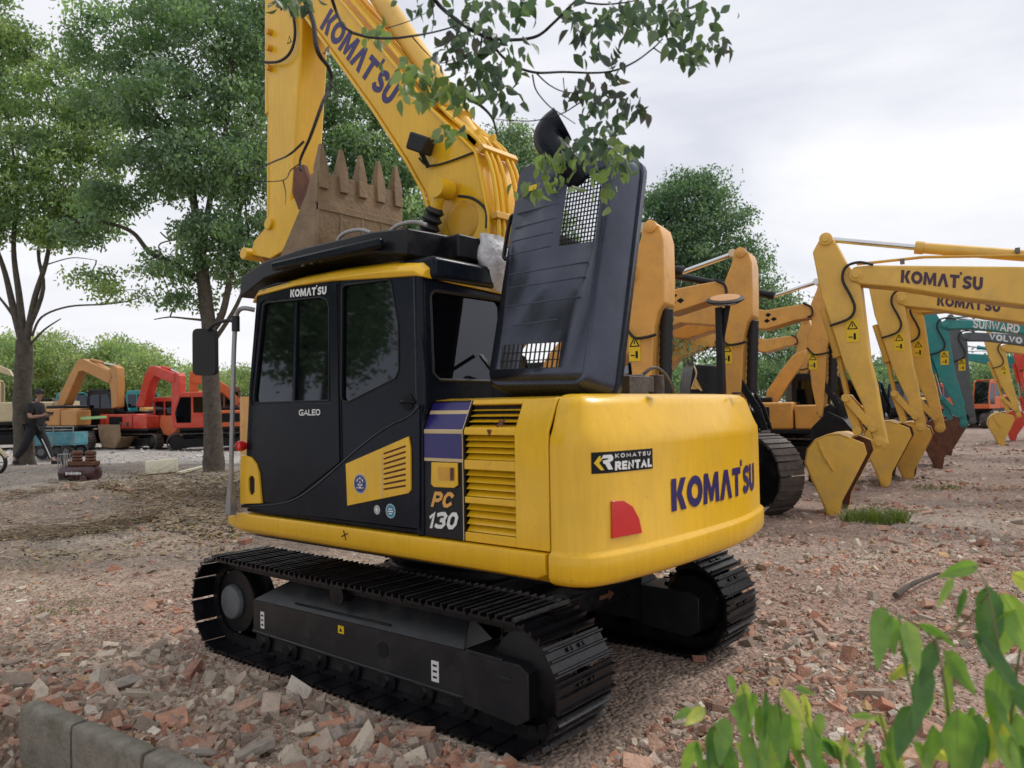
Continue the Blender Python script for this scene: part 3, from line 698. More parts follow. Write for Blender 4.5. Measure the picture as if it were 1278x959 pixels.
# rounded rear-left corner column
mb.tube([(-0.782, 1.195, 1.06), (-0.785, 1.197, 1.8), (-0.775, 1.195, 2.57)], 0.036, 14)
mb.bb((-0.78, 0.37, 1.06), (1.05, 1.2, 1.09)); mb.bb((-0.78, 0.37, 2.54), (0.86, 1.2, 2.58))
mb.bb((0.98, 0.4, 1.09), (1.02, 1.19, 1.5))
CABO = mb.build('cab', M['cab'], EX, bevel=0.006)
mb = MB(); mb.bb((-0.35, 0.55, 1.4), (0.15, 1.0, 1.55)); mb.box((-0.40, 0.78, 1.85), (0.14, 0.46, 0.75)); mb.box((-0.42, 0.78, 2.32), (0.10, 0.26, 0.2)); mb.bb((-0.3, 0.6, 1.1), (0.1, 0.95, 1.4)); mb.build('operator_seat', M['rubber'], CABO, bevel=0.04)
mb = MB(); mb.bb((-0.74, 0.4, 1.1), (-0.6, 1.15, 1.9)); mb.build('rear_shelf', M['rubber'], CABO)
for poly, y_ in ((w1, 1.205), (w2, 1.205)):
    mb = MB(); mb.plate([Vector((p.x, y_, p.z)) for p in poly], (0, -0.004, 0)); mb.build('side_window', M['glass'], CABO, smooth=0)
    mb = MB(); L_ = [Vector((p.x, 1.222, p.z)) for p in poly]; L_.append(L_[0]); mb.tube(L_, 0.006, 6); mb.build('window_seal', M['rubber'], CABO)
mb = MB(); a, b = S(369, 377), S(366, 501); mb.bar((a.x, 1.212, a.z), (b.x, 1.212, b.z), 0.012, 0.022); mb.build('window_divider', M['cab'], CABO)
mb = MB(); mb.plate([p+XV*0.018 for p in rw], (0.004, 0, 0)); mb.build('rear_window', M['glass'], CABO, smooth=0)
mb = MB(); L_ = [p-XV*0.004 for p in rw]; mb.tube(L_+[L_[0]], 0.011, 6); mb.build('window_seal', M['rubber'], CABO)
mb = MB(); mb.plate([Vector((p.x, 0.375, p.z)) for p in whole], (0, 0.004, 0)); mb.build('side_window', M['glass_light'], CABO, smooth=0)
mb = MB(); mb.plate([Vector((1.05, 1.17, 1.5)), Vector((1.05, 0.4, 1.5)), Vector((0.88, 0.4, 2.55)), Vector((0.88, 1.17, 2.55))], (0.004, 0, 0.001)); mb.build('front_window', M['glass'], CABO, smooth=0)
# door skin (proud), with seams
dp = SS([(322, 366), (330, 362), (421, 354), (423, 480), (425, 577), (372, 619), (350, 629), (308, 624), (313, 480)])
mb = MB(); mb.plate([Vector((p.x, 1.2205, p.z)) for p in dp], (0, 0.008, 0), [[Vector((p.x, 1.2205, p.z)) for p in [S(325.5, 379.5), S(331, 375), S(402, 368.5), S(412, 371), S(414.5, 382), S(414.5, 503), S(315, 506), S(313.5, 497)]]])
door = mb.build('cab_door', M['cab2'], CABO, bevel=0.003)
mb = MB(); mb.tube([S(*q, 1.2225) for q in [(423, 351), (424, 450), (427, 577), (427.5, 648)]], 0.004, 6); mb.build('door_gap', M['void'], CABO)
# swoosh: raised lower skin
sw = [(305, 632), (350, 630), (375, 624), (400, 604), (426, 583), (460, 553), (500, 530), (523, 520), (529, 512), (527, 530), (527, 659), (426, 647), (340, 638)]
swt = chaikin(SS([(305, 631), (350, 629.5), (375, 622), (400, 604), (426, 581), (460, 551), (490, 530), (515, 520), (527, 506)]), 2)
swb = SS([(527, 659.5), (426, 647.5), (340, 638.5)])
mb = MB(); pl_ = [Vector((p.x, 1.2295, p.z)) for p in list(swt)+list(swb)]; mb.plate(pl_, (0, 0.014, 0)); low = mb.build('lower_cab_skin', M['cab'], CABO, bevel=0.006)
mb = MB(); mb.tube([Vector((p.x, 1.236, p.z-0.004)) for p in swt], 0.011, 8); mb.build('swoosh_moulding', M['cab2'], low)
side_text('brand_lettering', "KOMAT'SU", (362.5, 371.5), (407.5, 367.5), (362.8, 361.8), M['white'], CABO, y=1.2295, t=0.27, gap=0.07, slant=0.1, off=0.002)
side_text('series_lettering', 'GALEO', (373.5, 519), (400.5, 518.5), (373.5, 511.5), M['white'], door, y=1.2285, t=0.19, gap=0.08, slant=0.0, wf=1.0)
c = S(507, 502, 1.235); mb = MB(); mb.lathe((c.x, 1.215, c.z), YV, [(0, .05), (.012, .05), (.014, .042)], 20); h_ = mb.build('handle_recess', M['void'], CABO)
mb = MB(); mb.tube(spline([(c.x+.06, 1.225, c.z), (c.x+.03, 1.245, c.z+.004), (c.x-.03, 1.245, c.z+.002), (c.x-.06, 1.225, c.z-.002)], 4), 0.009, 8); mb.build('handle', M['cab2'], h_)
# vent door
vd = SS([(433, 579), (511, 545), (513.5, 560), (514, 611), (511, 615.5), (435, 631)], 1.244)
mb = MB(); slots = []
for k in range(8):
    y0 = 562+6.3*k; sl = [S(480, y0+3.5, 1.244), S(508, y0-6.5+k*0.75, 1.244), S(508, y0-3.8+k*0.75, 1.244), S(480, y0+6.0, 1.244)]; slots.append(sl)
mb.plate(vd, (0, 0.010, 0), slots); vdo = mb.build('vent_door', M['yellow'], EX, bevel=0.002)
mb = MB(); mb.plate([p-YV*0.0005 for p in SS([(478, 560), (510, 548), (512, 611), (478, 620)], 1.2442)], (0, 0.002, 0)); mb.build('vent_recess', M['rust2'], vdo)
mb = MB(); mb.bar(S(476.5, 566, 1.2545), S(477.5, 622, 1.2545), 0.003, 0.006); mb.build('vent_seam', M['pale'], vdo)
# badges
def badge(px, py, r, cols, extra=None, y=1.2545, parent=vdo, kind='emblem'):
    c = S(px, py, y); mb = MB(); disc(mb, c, XV, ZV, 0, r); b0 = mb.build(kind, M[cols[0]], parent, fixn=False, smooth=0)
    mb = MB(); disc(mb, c+YV*0.001, XV, ZV, r*0.86, r*0.94); mb.build(kind+'_ring', M[cols[1]], b0, fixn=False, smooth=0)
    return c, b0
c, b0 = badge(449.5, 604, 0.062, ('white', 'badge_blue'))
mb = MB(); disc(mb, c+YV*0.0012, XV, ZV, 0, 0.051); mb.build('emblem_field', M['badge_blue'], b0, fixn=False, smooth=0)
mb = MB()
for (a, b, w) in [((-.030, .012), (-.018, .030), .008), ((.018, .030), (.030, .012), .008), ((-.008, .034), (.008, .034), .010), ((-.022, -.002), (-.004, -.012), .009), ((.004, -.012), (.022, -.002), .009), ((-.012, -.024), (.012, -.024), .010), ((0, .016), (0, .002), .010), ((-.03, -.02), (-.022, -.03), .006), ((.022, -.03), (.03, -.02), .006)]:
    mb.bar(c+XV*a[0]*-1+ZV*a[1]+YV*0.002, c+XV*b[0]*-1+ZV*b[1]+YV*0.002, w, 0.0006, up=YV)
mb.build('emblem_figure', M['white'], b0)
c, b1 = badge(470.5, 636.5, 0.028, ('badge_grey', 'white'), parent=low, kind='round_sticker', y=1.2445)
mb = MB(); mb.bar(c-XV*.012+YV*.002, c+XV*.012+YV*.002, .01, .0006, up=YV); mb.bar(c-ZV*.014+YV*.0024, c+ZV*.014+YV*.0024, .008, .0006, up=YV); mb.build('sticker_print', M['white'], b1)
c, b1 = badge(487.5, 638, 0.044, ('badge_teal', 'white'), parent=low, kind='round_sticker', y=1.2445)
mb = MB()
for k, w in ((0.012, .034), (-.002, .048), (-.016, .03)): mb.bar(c-XV*w/2+ZV*k+YV*.002, c+XV*w/2+ZV*k+YV*.002, .007, .0006, up=YV)
mb.build('sticker_print', M['white'], b1)
# yellow front corner piece
fc = SS([(303.2, 568), (309, 568.5), (316, 571), (322, 579), (325.5, 590), (329, 628), (302.8, 629)], 1.2225)
hole = SS([(315.5, 594), (319, 594), (321, 598), (321, 614), (318, 618), (314.5, 617), (313, 612), (313, 598)], 1.2225)
mb = MB(); mb.plate(fc, (0, 0.022, 0), [hole]); fco = mb.build('front_corner_cover', M['yellow'], EX, bevel=0.003)
mb = MB(); mb.plate([p+YV*0.002 for p in hole], (0, 0.002, 0)); mb.build('cover_recess', M['rust2'], fco)
# warning triangles near louvers
mb = MB(); c = side_pt(*Zs(611, 541), 0.003); mb.add([c+XV*-.018+ZV*.02, c+XV*.018+ZV*.02, c-ZV*.022], [(0, 1, 2)]); mb.build('warning_triangle', M['rust2'], sidep, fixn=False)
mb = MB(); c = side_pt(*Zs(626, 529), 0.006); mb.bar(c+XV*.03-ZV*.018, c-XV*.03+ZV*.02, .012, .003, up=YV); mb.bar(c+XV*.012+ZV*.012, c-XV*.012-ZV*.012, .02, .004, up=YV); mb.build('warning_mark', M['rust2'], sidep)

# ---- cab roof (yellow) + canopy
mb = MB(); rp_ = []
prof = [(1.235, 2.595), (1.245, 2.62), (1.22, 2.655), (1.12, 2.70), (0.8, 2.72), (0.42, 2.70), (0.36, 2.62), (0.36, 2.56)]
sts = [(0.94, -0.005, -0.04, .03), (0.84, 0.02, 0.0, 0), (0.4, 0.045, 0.02, 0), (0.0, 0.03, 0.02, 0), (-0.5, -0.01, 0.0, 0), (-0.78, -0.03, -0.03, 0), (-0.83, -0.03, -0.06, .02)]
vs = []; n = len(prof)
for x, b, t_, iny in sts:
    for k, (y, z) in enumerate(prof):
        zz_ = z+b if k in (0, 7) else z+t_
        if k in (0, 7): zz_ = min(zz_, z+t_+0.02)
        vs.append((x, y-iny if y > .8 else y+iny, zz_))
fs = []
for i in range(len(sts)-1):
    for k in range(n): fs.append((i*n+k, i*n+(k+1) % n, (i+1)*n+(k+1) % n, (i+1)*n+k))
fs += [tuple(range(n)), tuple((len(sts)-1)*n+k for k in range(n))[::-1]]
mb.add(vs, fs); roof = mb.build('cab_roof', M['yellow'], EX, bevel=0.01)
mb = MB(); mb.bb((-0.86, 0.34, 2.55), (-0.20, 1.16, 2.69)); mb.build('roof_rear_cover', M['cab'], EX, bevel=0.03)
mb = MB()                                                          # black canopy on the roof
top = [Vector((-0.66, 1.20, 2.88)), Vector((-0.66, 0.05, 2.93)), Vector((1.12, 0.05, 2.90)), Vector((1.12, 1.20, 2.84))]
def canopy(mb, a, b, h0, h1):
    pass
zt = 2.885
A = [(-0.66, 1.18, 2.875, .165), (-0.35, 1.20, 2.895, .13), (0.35, 1.20, 2.895, .12), (0.80, 1.20, 2.865, .13), (1.12, 1.20, 2.79, .16)]
vs = []
for x, y, z, h in A: vs += [(x, y, z), (x, y+0.01, z-h), (x, y-0.03, z-h), (x, 0.30, z-h), (x, 0.30, z+0.03)]
fs = []
for i in range(len(A)-1):
    for k in range(5): fs.append((i*5+k, i*5+(k+1) % 5, (i+1)*5+(k+1) % 5, (i+1)*5+k))
fs += [(0, 1, 2, 3, 4), tuple(20+k for k in range(5))[::-1]]
mb.add(vs, fs); can = mb.build('roof_canopy', M['black'], EX, bevel=0.012)
mb = MB(); mb.bar((-0.50, 1.24, 2.80), (0.62, 1.25, 2.795), 0.05, 0.06); mb.build('canopy_rail', M['cab2'], can, bevel=0.015)
mb = MB(); mb.bb((-0.80, -0.10, 2.72), (-0.64, 0.88, 2.87)); mb.build('canopy_rear_box', M['black'], can, bevel=0.012)
for px in ((432, 297), (498, 288)):
    c = S(px[0], px[1], 1.15); mb = MB(); mb.tube(spline([(c.x+.12, 1.15, c.z-.09), (c.x+.08, 1.15, c.z+.00), (c.x+.0, 1.15, c.z+.035), (c.x-.14, 1.15, c.z+.03), (c.x-.22, 1.13, c.z-.0)], 5), 0.013, 8); mb.build('cable_loop', M['tube'], can)
for k in range(4):
    c = S(375+11*k, 331-2.8*k, 1.245); mb = MB(); mb.bar((c.x+.02, 1.222, c.z), (c.x-.02, 1.222, c.z), .012, .012); mb.build('roof_bolt', M['chrome'], can)
# ---- mirror and handrail
mb = MB(); yl = 1.30
pts = [(0.90, 1.22, 2.52), (0.95, 1.29, 2.53), (1.01, 1.30, 2.48), (1.04, 1.30, 2.30), (1.06, 1.30, 2.0), (1.075, 1.30, 1.7), (1.09, 1.30, 1.40), (1.11, 1.29, 1.20), (1.13, 1.25, 1.08)]
mb.tube(spline(pts, 5), 0.017, 10); rail = mb.build('handrail', M['tube'], EX)
mb = MB(); mb.plate([(1.17, 1.26, 1.04), (1.09, 1.26, 1.04), (1.10, 1.26, 1.26), (1.13, 1.26, 1.26)], (0, 0.05, 0)); mb.build('rail_foot', M['tube'], rail, bevel=0.006)
mb = MB(); mb.tube(spline([(1.01, 1.30, 2.43), (1.10, 1.31, 2.455), (1.25, 1.33, 2.44), (1.33, 1.34, 2.40)], 5), 0.013, 8); mb.lathe((1.02, 1.30, 2.37), ZV, [(0, .028), (.11, .028)], 12); marm = mb.build('mirror_arm', M['rubber'], rail)
mb = MB(); d1 = Vector((-0.52, 0.60, 0)).normalized(); d1 = Vector((0.79, 0.61, 0)); c = Vector((1.36, 1.345, 2.24))
q = rrect(c+d1*-.075+ZV*.175, c+d1*.10+ZV*.175, c+d1*.10-ZV*.175, c+d1*-.075-ZV*.175, 0.25, 4); nn = Vector((-0.61, 0.79, 0))
q = [p - nn*0.0 for p in q]; mb.plate(q, nn*-0.06); mir = mb.build('mirror_housing', M['rubber'], marm, bevel=0.015, seg=3)
mb = MB(); c2 = S(298, 557, 1.27); mb.lathe(Vector((c2.x, 1.22, c2.z)), YV, [(0, .03), (.03, .04), (.06, .035), (.065, .02)], 14); mb.build('isolator_knob', M['reflector'], EX)
# ---- engine hood standing open
nh = Vector((0, .973, .229)).normalized(); eu = Vector((-0.015, -.229, .973)).normalized(); ex_ = Vector((-1, 0, -0.02)).normalized()
H0 = Vector((-1.085, 0.975, 1.895)); HW, HH, HD = 0.70, 1.43, 0.27
def HP(u, v, d=0.0): return H0+ex_*(u*HW)+eu*(v*HH)-nh*d           # u 0..1 rearwards, v 0..1 up, d depth behind face
def ring(uin, vin, d, rad, n=5):
    q = rrect(HP(uin, vin, d), HP(1-uin, vin, d), HP(1-uin, 1-vin, d), HP(uin, 1-vin, d), rad, n); return q
g1 = [(0.60, 0.90), (0.60, 0.58), (0.885, 0.555), (0.885, 0.90)]; g1 = [HP(a, b) for a, b in [(0.56, 0.585), (0.91, 0.585), (0.91, 0.875), (0.56, 0.875)]]
g2 = [HP(a, b) for a, b in [(0.12, 0.085), (0.72, 0.085), (0.72, 0.185), (0.12, 0.185)]]
inner = rrect(HP(0.02, 0.035), HP(0.955, 0.035), HP(0.955, 0.98), HP(0.02, 0.98), 0.10, 5)
mb = MB(); tr = [inner, g1, g2]; flat = [p for l in tr for p in l]
mb.add(flat, [tuple(t) for t in tessellate_polygon(tr)])
r1 = inner; r2 = rrect(HP(0.0, 0.01, .03), HP(0.985, 0.01, .03), HP(0.985, 0.995, .03), HP(0.0, 0.995, .03), 0.13, 5)
r3 = rrect(HP(-0.01, 0.0, HD), HP(1.015, 0.0, HD), HP(1.015, 1.0, HD), HP(-0.01, 1.0, HD), 0.13, 5)
r4 = rrect(HP(-0.03, -0.012, HD+.002), HP(1.035, -0.012, HD+.002), HP(1.035, 1.012, HD+.002), HP(-0.03, 1.012, HD+.002), 0.13, 5)
r5 = [p-nh*0.035 for p in r4]
rs = [r1, r2, r3, r4, r5]; n = len(r1); vs = [p for r_ in rs for p in r_]; fs = []
for i in range(4):
    for k in range(n): fs.append((i*n+k, i*n+(k+1) % n, (i+1)*n+(k+1) % n, (i+1)*n+k))
mb.add(vs, fs); hood = mb.build('engine_hood', M['hood'], EX, smooth=50)
sd = hood.modifiers.new('t', 'SOLIDIFY'); sd.thickness = 0.006; sd.offset = 0
tag(hood, 'open blue-black engine hood panel with mesh grilles')
mb = MB()
for k in range(11):
    u = 0.56+0.35*(k+0.5)/11; mb.bar(HP(u, .585, .004), HP(u, .875, .004), 0.006, 0.006)
for k in range(16):
    v = 0.585+0.29*(k+0.5)/16; mb.bar(HP(.56, v, .008), HP(.91, v, .008), 0.006, 0.006)
mb.build('mesh_grille', M['black'], hood)
mb = MB()
for k in range(13):
    u = 0.12+0.6*(k+0.5)/13; mb.bar(HP(u, .085, .004), HP(u, .185, .004), 0.008, 0.006)
for k in range(2):
    v = 0.085+0.10*(k+1)/3; mb.bar(HP(.12, v, .008), HP(.72, v, .008), 0.008, 0.006)
mb.build('mesh_grille', M['black'], hood)
for v, a, b in ((0.845, .06, .50), (0.765, .06, .50), (0.70, .06, .50), (0.64, .05, .48), (0.58, .05, .48), (0.49, .08, .86), (0.43, .08, .86), (0.35, .08, .84), (0.265, .2, .66)):
    mb = MB(); mb.tube([HP(a, v-0.002), HP(a+.02, v), HP(b-.02, v+0.012), HP(b, v+0.010)], 0.006, 8); mb.build('pressed_rib', M['hood'], hood)
mb = MB(); mb.plate([HP(.10, .855, -.003), HP(.24, .86, -.003), HP(.24, .885, -.003), HP(.10, .88, -.003)], nh*0.002); mb.build('warning_sticker', M['sign_yellow'], hood)
# exhaust
mb = MB(); a = HP(0.62, 0.90, 0.05); b = HP(0.55, 0.97, -0.10); cc = HP(0.46, 1.07, -0.11)
e = spline([HP(0.64, 0.88, 0.05), HP(0.58, 0.93, -0.06), HP(0.47, 0.985, -0.09), HP(0.40, 1.04, -0.09), HP(0.41, 1.085, -0.07), HP(0.48, 1.115, -0.05)], 4)
mb.tube(e, [.082]*8+[.082+.026*i/(len(e)-9) for i in range(len(e)-8)], 22, cap=False)
exh = mb.build('exhaust_pipe', M['cab'], hood); sd = exh.modifiers.new('t', 'SOLIDIFY'); sd.thickness = 0.006
mb = MB(); mb.tube(spline([HP(-0.02, .60, .10), HP(-.13, .60, .10), HP(-.15, .64, .10), HP(-.14, .78, .10), HP(-.10, .80, .10), HP(-0.02, .80, .10)], 4), 0.014, 8); mb.build('hood_handle', M['black'], hood)
mb = MB(); mb.bar((-0.81, 0.70, 2.12), HP(0.1, 0.02, .1), 0.02, 0.02); mb.build('hood_strut', M['black'], hood)
# things on the engine deck right of the hood
mb = MB(); mb.box((-1.45, 0.12, 1.90), (0.36, 0.30, 0.14)); mb.box((-1.35, -0.15, 1.92), (0.25, 0.16, 0.10)); mb.cyl((-1.5, -.3, 1.85), (-1.5, -.3, 1.99), .05, 14); mb.cyl((-1.6, 0.05, 1.95), (-1.3, 0.05, 1.95), .035, 12)
mb.tube(spline([(-1.55, .02, 1.96), (-1.6, -.08, 2.03), (-1.6, -.25, 1.98), (-1.62, -.32, 1.86)], 5), .012, 8)
mb.build('engine_parts', M['steel_dirty'], EX, bevel=0.01)

# ---- boom, arm, bucket
BW = 0.19
bp = [(1.681, 5.32), (1.30, 4.87), (0.773, 4.237), (0.38, 3.72), (0.20, 3.45), (0.131, 3.256), (0.15, 2.9), (0.34, 2.3), (0.52, 1.75), (0.40, 1.50), (0.20, 1.50), (0.02, 1.75), (-0.25, 2.25), (-0.44, 2.75), (-0.46, 3.15), (-0.345, 3.638), (0.116, 4.086), (1.117, 5.228), (1.9, 6.05), (2.25, 6.25), (2.38, 6.15), (2.3, 5.95)]
mb = MB(); mb.plate([(x, BW, z) for x, z in bp], (0, -2*BW, 0)); boom = mb.build('boom', M['yellow'], EX, bevel=0.02, smooth=35)
mb = MB()                                                            # flanges along both edges
for e, w in ((bp[0:8], 0.03), (bp[12:19], 0.03)):
    for y in (BW+0.012, -BW-0.012): mb.tube([(x, y, z) for x, z in e], 0.014, 6)
mb.build('boom_flange', M['yellow'], boom)
O = S(399, 29, BW)
def bt(px, py): return S(px, py, BW)
o_, r_e, t_e = bt(399, 35), bt(484, 134), bt(413, 10)
lettering('brand_lettering', "KOMAT'SU", o_, r_e-o_, t_e-o_, M['letter'], boom, YV, t=0.29, gap=0.07)
# work lamp
c = S(525, 180, BW+.10); mb = MB(); mb.box(c, (0.16, 0.14, 0.13), Matrix.Rotation(R(-25), 3, 'Y') @ Matrix.Rotation(R(15), 3, 'Z')); lamp = mb.build('work_lamp', M['rubber'], boom, bevel=0.015)
mb = MB(); mb.bar(c-ZV*.06, c-ZV*.16-YV*.08, .03, .02); mb.build('lamp_bracket', M['rubber'], lamp)
mb = MB(); mb.tube(spline([c-ZV*.1+Vector((.02, 0, 0)), S(530, 205, .25), S(540, 207, .21), S(560, 202, .205), S(592, 190, .205)], 5), .008, 6); mb.build('lamp_cable', M['rubber'], lamp)
# boom cylinders
for s_ in (1, -1):
    a = Vector((-0.10, s_*0.30, 3.40)); b = Vector((1.05, s_*0.30, 1.25)); a0 = a
    mb = MB(); mb.cyl(a-YV*.07, a+YV*.07, .075, 20); mb.cyl(a, a.lerp(b, .12), .045, 16); mb.build('boom_pin_boss', M['yellow'], boom)
    mb = MB(); mb.lathe(a.lerp(b, .06), b-a, [(0, .05), (.03, .075), (.06, .05), (.09, .08), (.12, .055), (.15, .085), (.18, .06), (.21, .09), (.24, .07), (.3, .10), (.34, .10)], 18); mb.build('rod_boot', M['rubber'], boom)
    mb = MB(); mb.cyl(a.lerp(b, .18), b, .065, 18); mb.build('boom_cylinder', M['yellow'], boom)
mb = MB(); c = S(576, 285, .20); mb.lathe((c.x, .19, c.z+.05), YV, [(0, .16), (.01, .15), (.015, .12)], 24); mb.build('boom_boss_plate', M['rust2'] if False else M['yellow_old'], boom)
mb = MB(); mb.tube(spline([S(572, 245, .24), S(590, 248, .23), S(606, 262, .21), S(607, 285, .21)], 5), .011, 8); mb.build('hose', M['rubber'], boom)
# pipes along the boom back
back = [bp[i] for i in (13, 14, 15, 16, 17, 18)]
def offs(pl, d):
    out = []
    for i, p in enumerate(pl):
        a, b = pl[max(i-1, 0)], pl[min(i+1, len(pl)-1)]; t_ = Vector((b[0]-a[0], b[1]-a[1])).normalized(); out.append((p[0]-t_.y*d, p[1]+t_.x*d))
    return out
ob = offs(back, 0.05)
for y in (-0.14, -0.08, 0.03, 0.10, 0.155):
    mb = MB(); mb.tube(spline([(x, y, z) for x, z in ob], 5), 0.016, 8); mb.build('hydraulic_pipe', M['yellow'], boom)
for i in (1, 2, 3):
    x, z = ob[i]; mb = MB(); t_ = math.atan2(back[i+1][1]-back[i-1][1], back[i+1][0]-back[i-1][0]); mb.box((x, 0, z), (0.05, 0.40, 0.055), Matrix.Rotation(-t_, 3, 'Y')); mb.build('pipe_clamp', M['yellow_old'], boom, bevel=.005)
a = S(463, -20, 0.0); b = S(577, 150, 0.0)
mb = MB(); mb.cyl(a+(a-b).normalized()*0.6, b, .088, 22); mb.cyl(b, b+(b-a).normalized()*.28, .055, 16); mb.cyl(b+(b-a).normalized()*.28-YV*.1, b+(b-a).normalized()*.28+YV*.1, .07, 16); mb.build('arm_cylinder', M['row_yellow'], boom)
mb = MB(); q = b+(b-a).normalized()*.28; mb.plate([(q.x-.10, .10, q.z+.08), (q.x+.1, .10, q.z+.05), (q.x+.32, .10, q.z-.3), (q.x-.05, .10, q.z-.45)], (0, -.03, 0)); mb.plate([(q.x-.10, -.07, q.z+.08), (q.x+.1, -.07, q.z+.05), (q.x+.32, -.07, q.z-.3), (q.x-.05, -.07, q.z-.45)], (0, -.03, 0)); mb.build('cylinder_bracket', M['yellow'], boom, bevel=.008)
# arm
AW = 0.15
ap = [(2.30, 6.9), (2.10, 6.6), (1.80, 6.1), (1.79, 5.7), (1.83, 5.0), (1.90, 4.4), (1.95, 3.9), (2.02, 3.65), (2.10, 3.52), (2.32, 3.40), (2.37, 3.5), (2.34, 3.9), (2.35, 4.5), (2.37, 5.2), (2.40, 5.9), (2.50, 6.6)]
mb = MB(); mb.plate([(x, AW, z) for x, z in ap], (0, -2*AW, 0)); arm = mb.build('arm', M['yellow'], EX, bevel=0.018, smooth=35)
# bucket links from the arm foot down-left to the bucket
mb = MB()
for y in (0.13, -0.17): mb.plate([Vector((q.x, y, q.z)) for q in [S(*c_, .17) for c_ in [(374, 240), (388, 236), (391, 254), (353, 313), (336, 323), (313, 318), (316, 302), (345, 268)]]], (0, .04, 0))
mb.cyl((2.30, .2, 3.55), (2.30, -.2, 3.55), .055, 16); mb.cyl((2.68, .22, 3.32), (2.68, -.22, 3.32), .06, 16)
mb.build('bucket_link', M['yellow'], arm, bevel=.01)
mb = MB(); mb.cyl((2.50, 0, 6.3), (2.52, 0, 4.7), .06, 16); mb.cyl((2.52, 0, 4.7), (2.55, 0, 3.6), .035, 12); mb.build('bucket_cylinder', M['yellow'], arm)
c = S(345, 72, AW); mb = MB(); mb.tube(spline([S(330, 78, .2), S(348, 77, .2), S(362, 66, .19), S(368, 45, .18), S(366, 20, .17), S(360, 8, .17)], 5), .013, 8); mb.build('hose', M['rubber'], arm)
for py in (40, 60, 85): mb = MB(); c = S(336, py, .17); mb.cyl(c+YV*.03, c-YV*.03, .03, 12); mb.build('hose_fitting', M['yellow_old'], arm)
mb = MB(); c = S(361, 50, AW+.002); mb.add([c+XV*.035-ZV*.03, c-XV*.035-ZV*.03, c+ZV*.04], [(0, 1, 2)]); mb.add([c+XV*.022-ZV*.022+YV*.001, c-XV*.022-ZV*.022+YV*.001, c+ZV*.025+YV*.001], [(0, 1, 2)]); mb.m[-1] = 1
mb.build('warning_triangle', [M['void'], M['sign_yellow']], arm, fixn=False, smooth=0)
mb = MB(); mb.plate(SS([(366, 210), (378, 205), (386, 228), (383, 255), (372, 262), (364, 240)], .20), (0, -.05, 0)); mb.build('rusty_link_plate', M['rust2'], arm, bevel=.01)
# bucket: curled back over the cab, teeth up
BY = 0.46
shell = [(1.21, 3.73), (1.19, 3.55), (1.20, 3.2), (1.28, 2.98), (1.45, 2.90), (1.65, 2.90), (1.85, 2.93)]
mb = MB(); th = 0.03; sv = offs(shell, -0.03)
vs = [(x, BY, z) for x, z in shell]+[(x, BY, z) for x, z in sv]; n = len(shell); mb.plate([(x, BY, z) for x, z in list(shell)+list(reversed(sv))], (0, -2*BY, 0))
for y in (BY, -BY+.03): mb.plate([(x, y, z) for x, z in shell+[(1.80, 3.02), (1.33, 3.60), (1.26, 3.76)]], (0, -.03, 0))
bucket = mb.build('bucket', M['rust'], EX, bevel=.008)
mb = MB(); mb.bb((1.165, -BY-.01, 3.50), (1.205, BY+.01, 3.76)); mb.build('cutting_edge', M['rust'], bucket, bevel=.006)
mb = MB()
for y in (-.22, .0, .23): mb.bb((1.160, y-.012, 3.05), (1.20, y+.012, 3.5))
mb.bb((1.155, -BY, 3.44), (1.20, BY, 3.50)); mb.build('wear_strip', M['rust'], bucket, bevel=.004)
for k in range(5):
    y = 0.41-k*0.205; mb = MB(); ztop = 4.0
    mb.add([(1.14, y-.045, 3.62), (1.14, y+.045, 3.62), (1.24, y+.045, 3.62), (1.24, y-.045, 3.62), (1.15, y-.048, 3.80), (1.15, y+.048, 3.80), (1.235, y+.048, 3.80), (1.235, y-.048, 3.80), (1.175, y-.014, ztop), (1.175, y+.014, ztop), (1.205, y+.014, ztop), (1.205, y-.014, ztop)],
           [(3, 2, 1, 0), (0, 1, 5, 4), (1, 2, 6, 5), (2, 3, 7, 6), (3, 0, 4, 7), (4, 5, 9, 8), (5, 6, 10, 9), (6, 7, 11, 10), (7, 4, 8, 11), (8, 9, 10, 11)])
    mb.build('bucket_tooth', M['rust'], bucket, bevel=.006)
mb = MB()
for y in (.10, -.14): mb.plate([(2.35, y, 3.62), (2.1, y, 3.5), (2.1, y, 3.1), (2.4, y, 3.2), (2.62, y, 3.35)], (0, .04, 0))
mb.build('bucket_ear', M['rust2'], bucket, bevel=.008)
# white bag hanging on the canopy rear edge
BAG = thing('plastic_bag', 'crumpled white plastic bag draped over the rear edge of the black cab canopy', 'plastic bag', (-0.80, 0.60, 2.70))
mb = MB(); c = Vector((-0.80, 0.60, 2.76)); vs = []; fs = []; na, nb = 18, 14
for i in range(nb+1):
    t = i/nb; z = 0.13-0.36*t
    for k in range(na):
        a = 2*math.pi*k/na; r = (0.085+0.05*math.sin(t*3.3))*(1 if t < .9 else 1-(t-.9)*7)
        q = Vector((math.cos(a)*r*.55-.03, math.sin(a)*r*(1.1-.35*t)-.05*t, z)); nz = noise.noise(q*16)*.022+noise.noise(q*40)*.008
        vs.append(c+q+Vector((math.cos(a), math.sin(a), .3))*nz)
for i in range(nb):
    for k in range(na): fs.append((i*na+k, i*na+(k+1) % na, (i+1)*na+(k+1) % na, (i+1)*na+k))
fs += [tuple(range(na)), tuple(nb*na+k for k in range(na))]
mb.add(vs, fs); mb.build('bag_film', M['bag'], BAG, smooth=50)
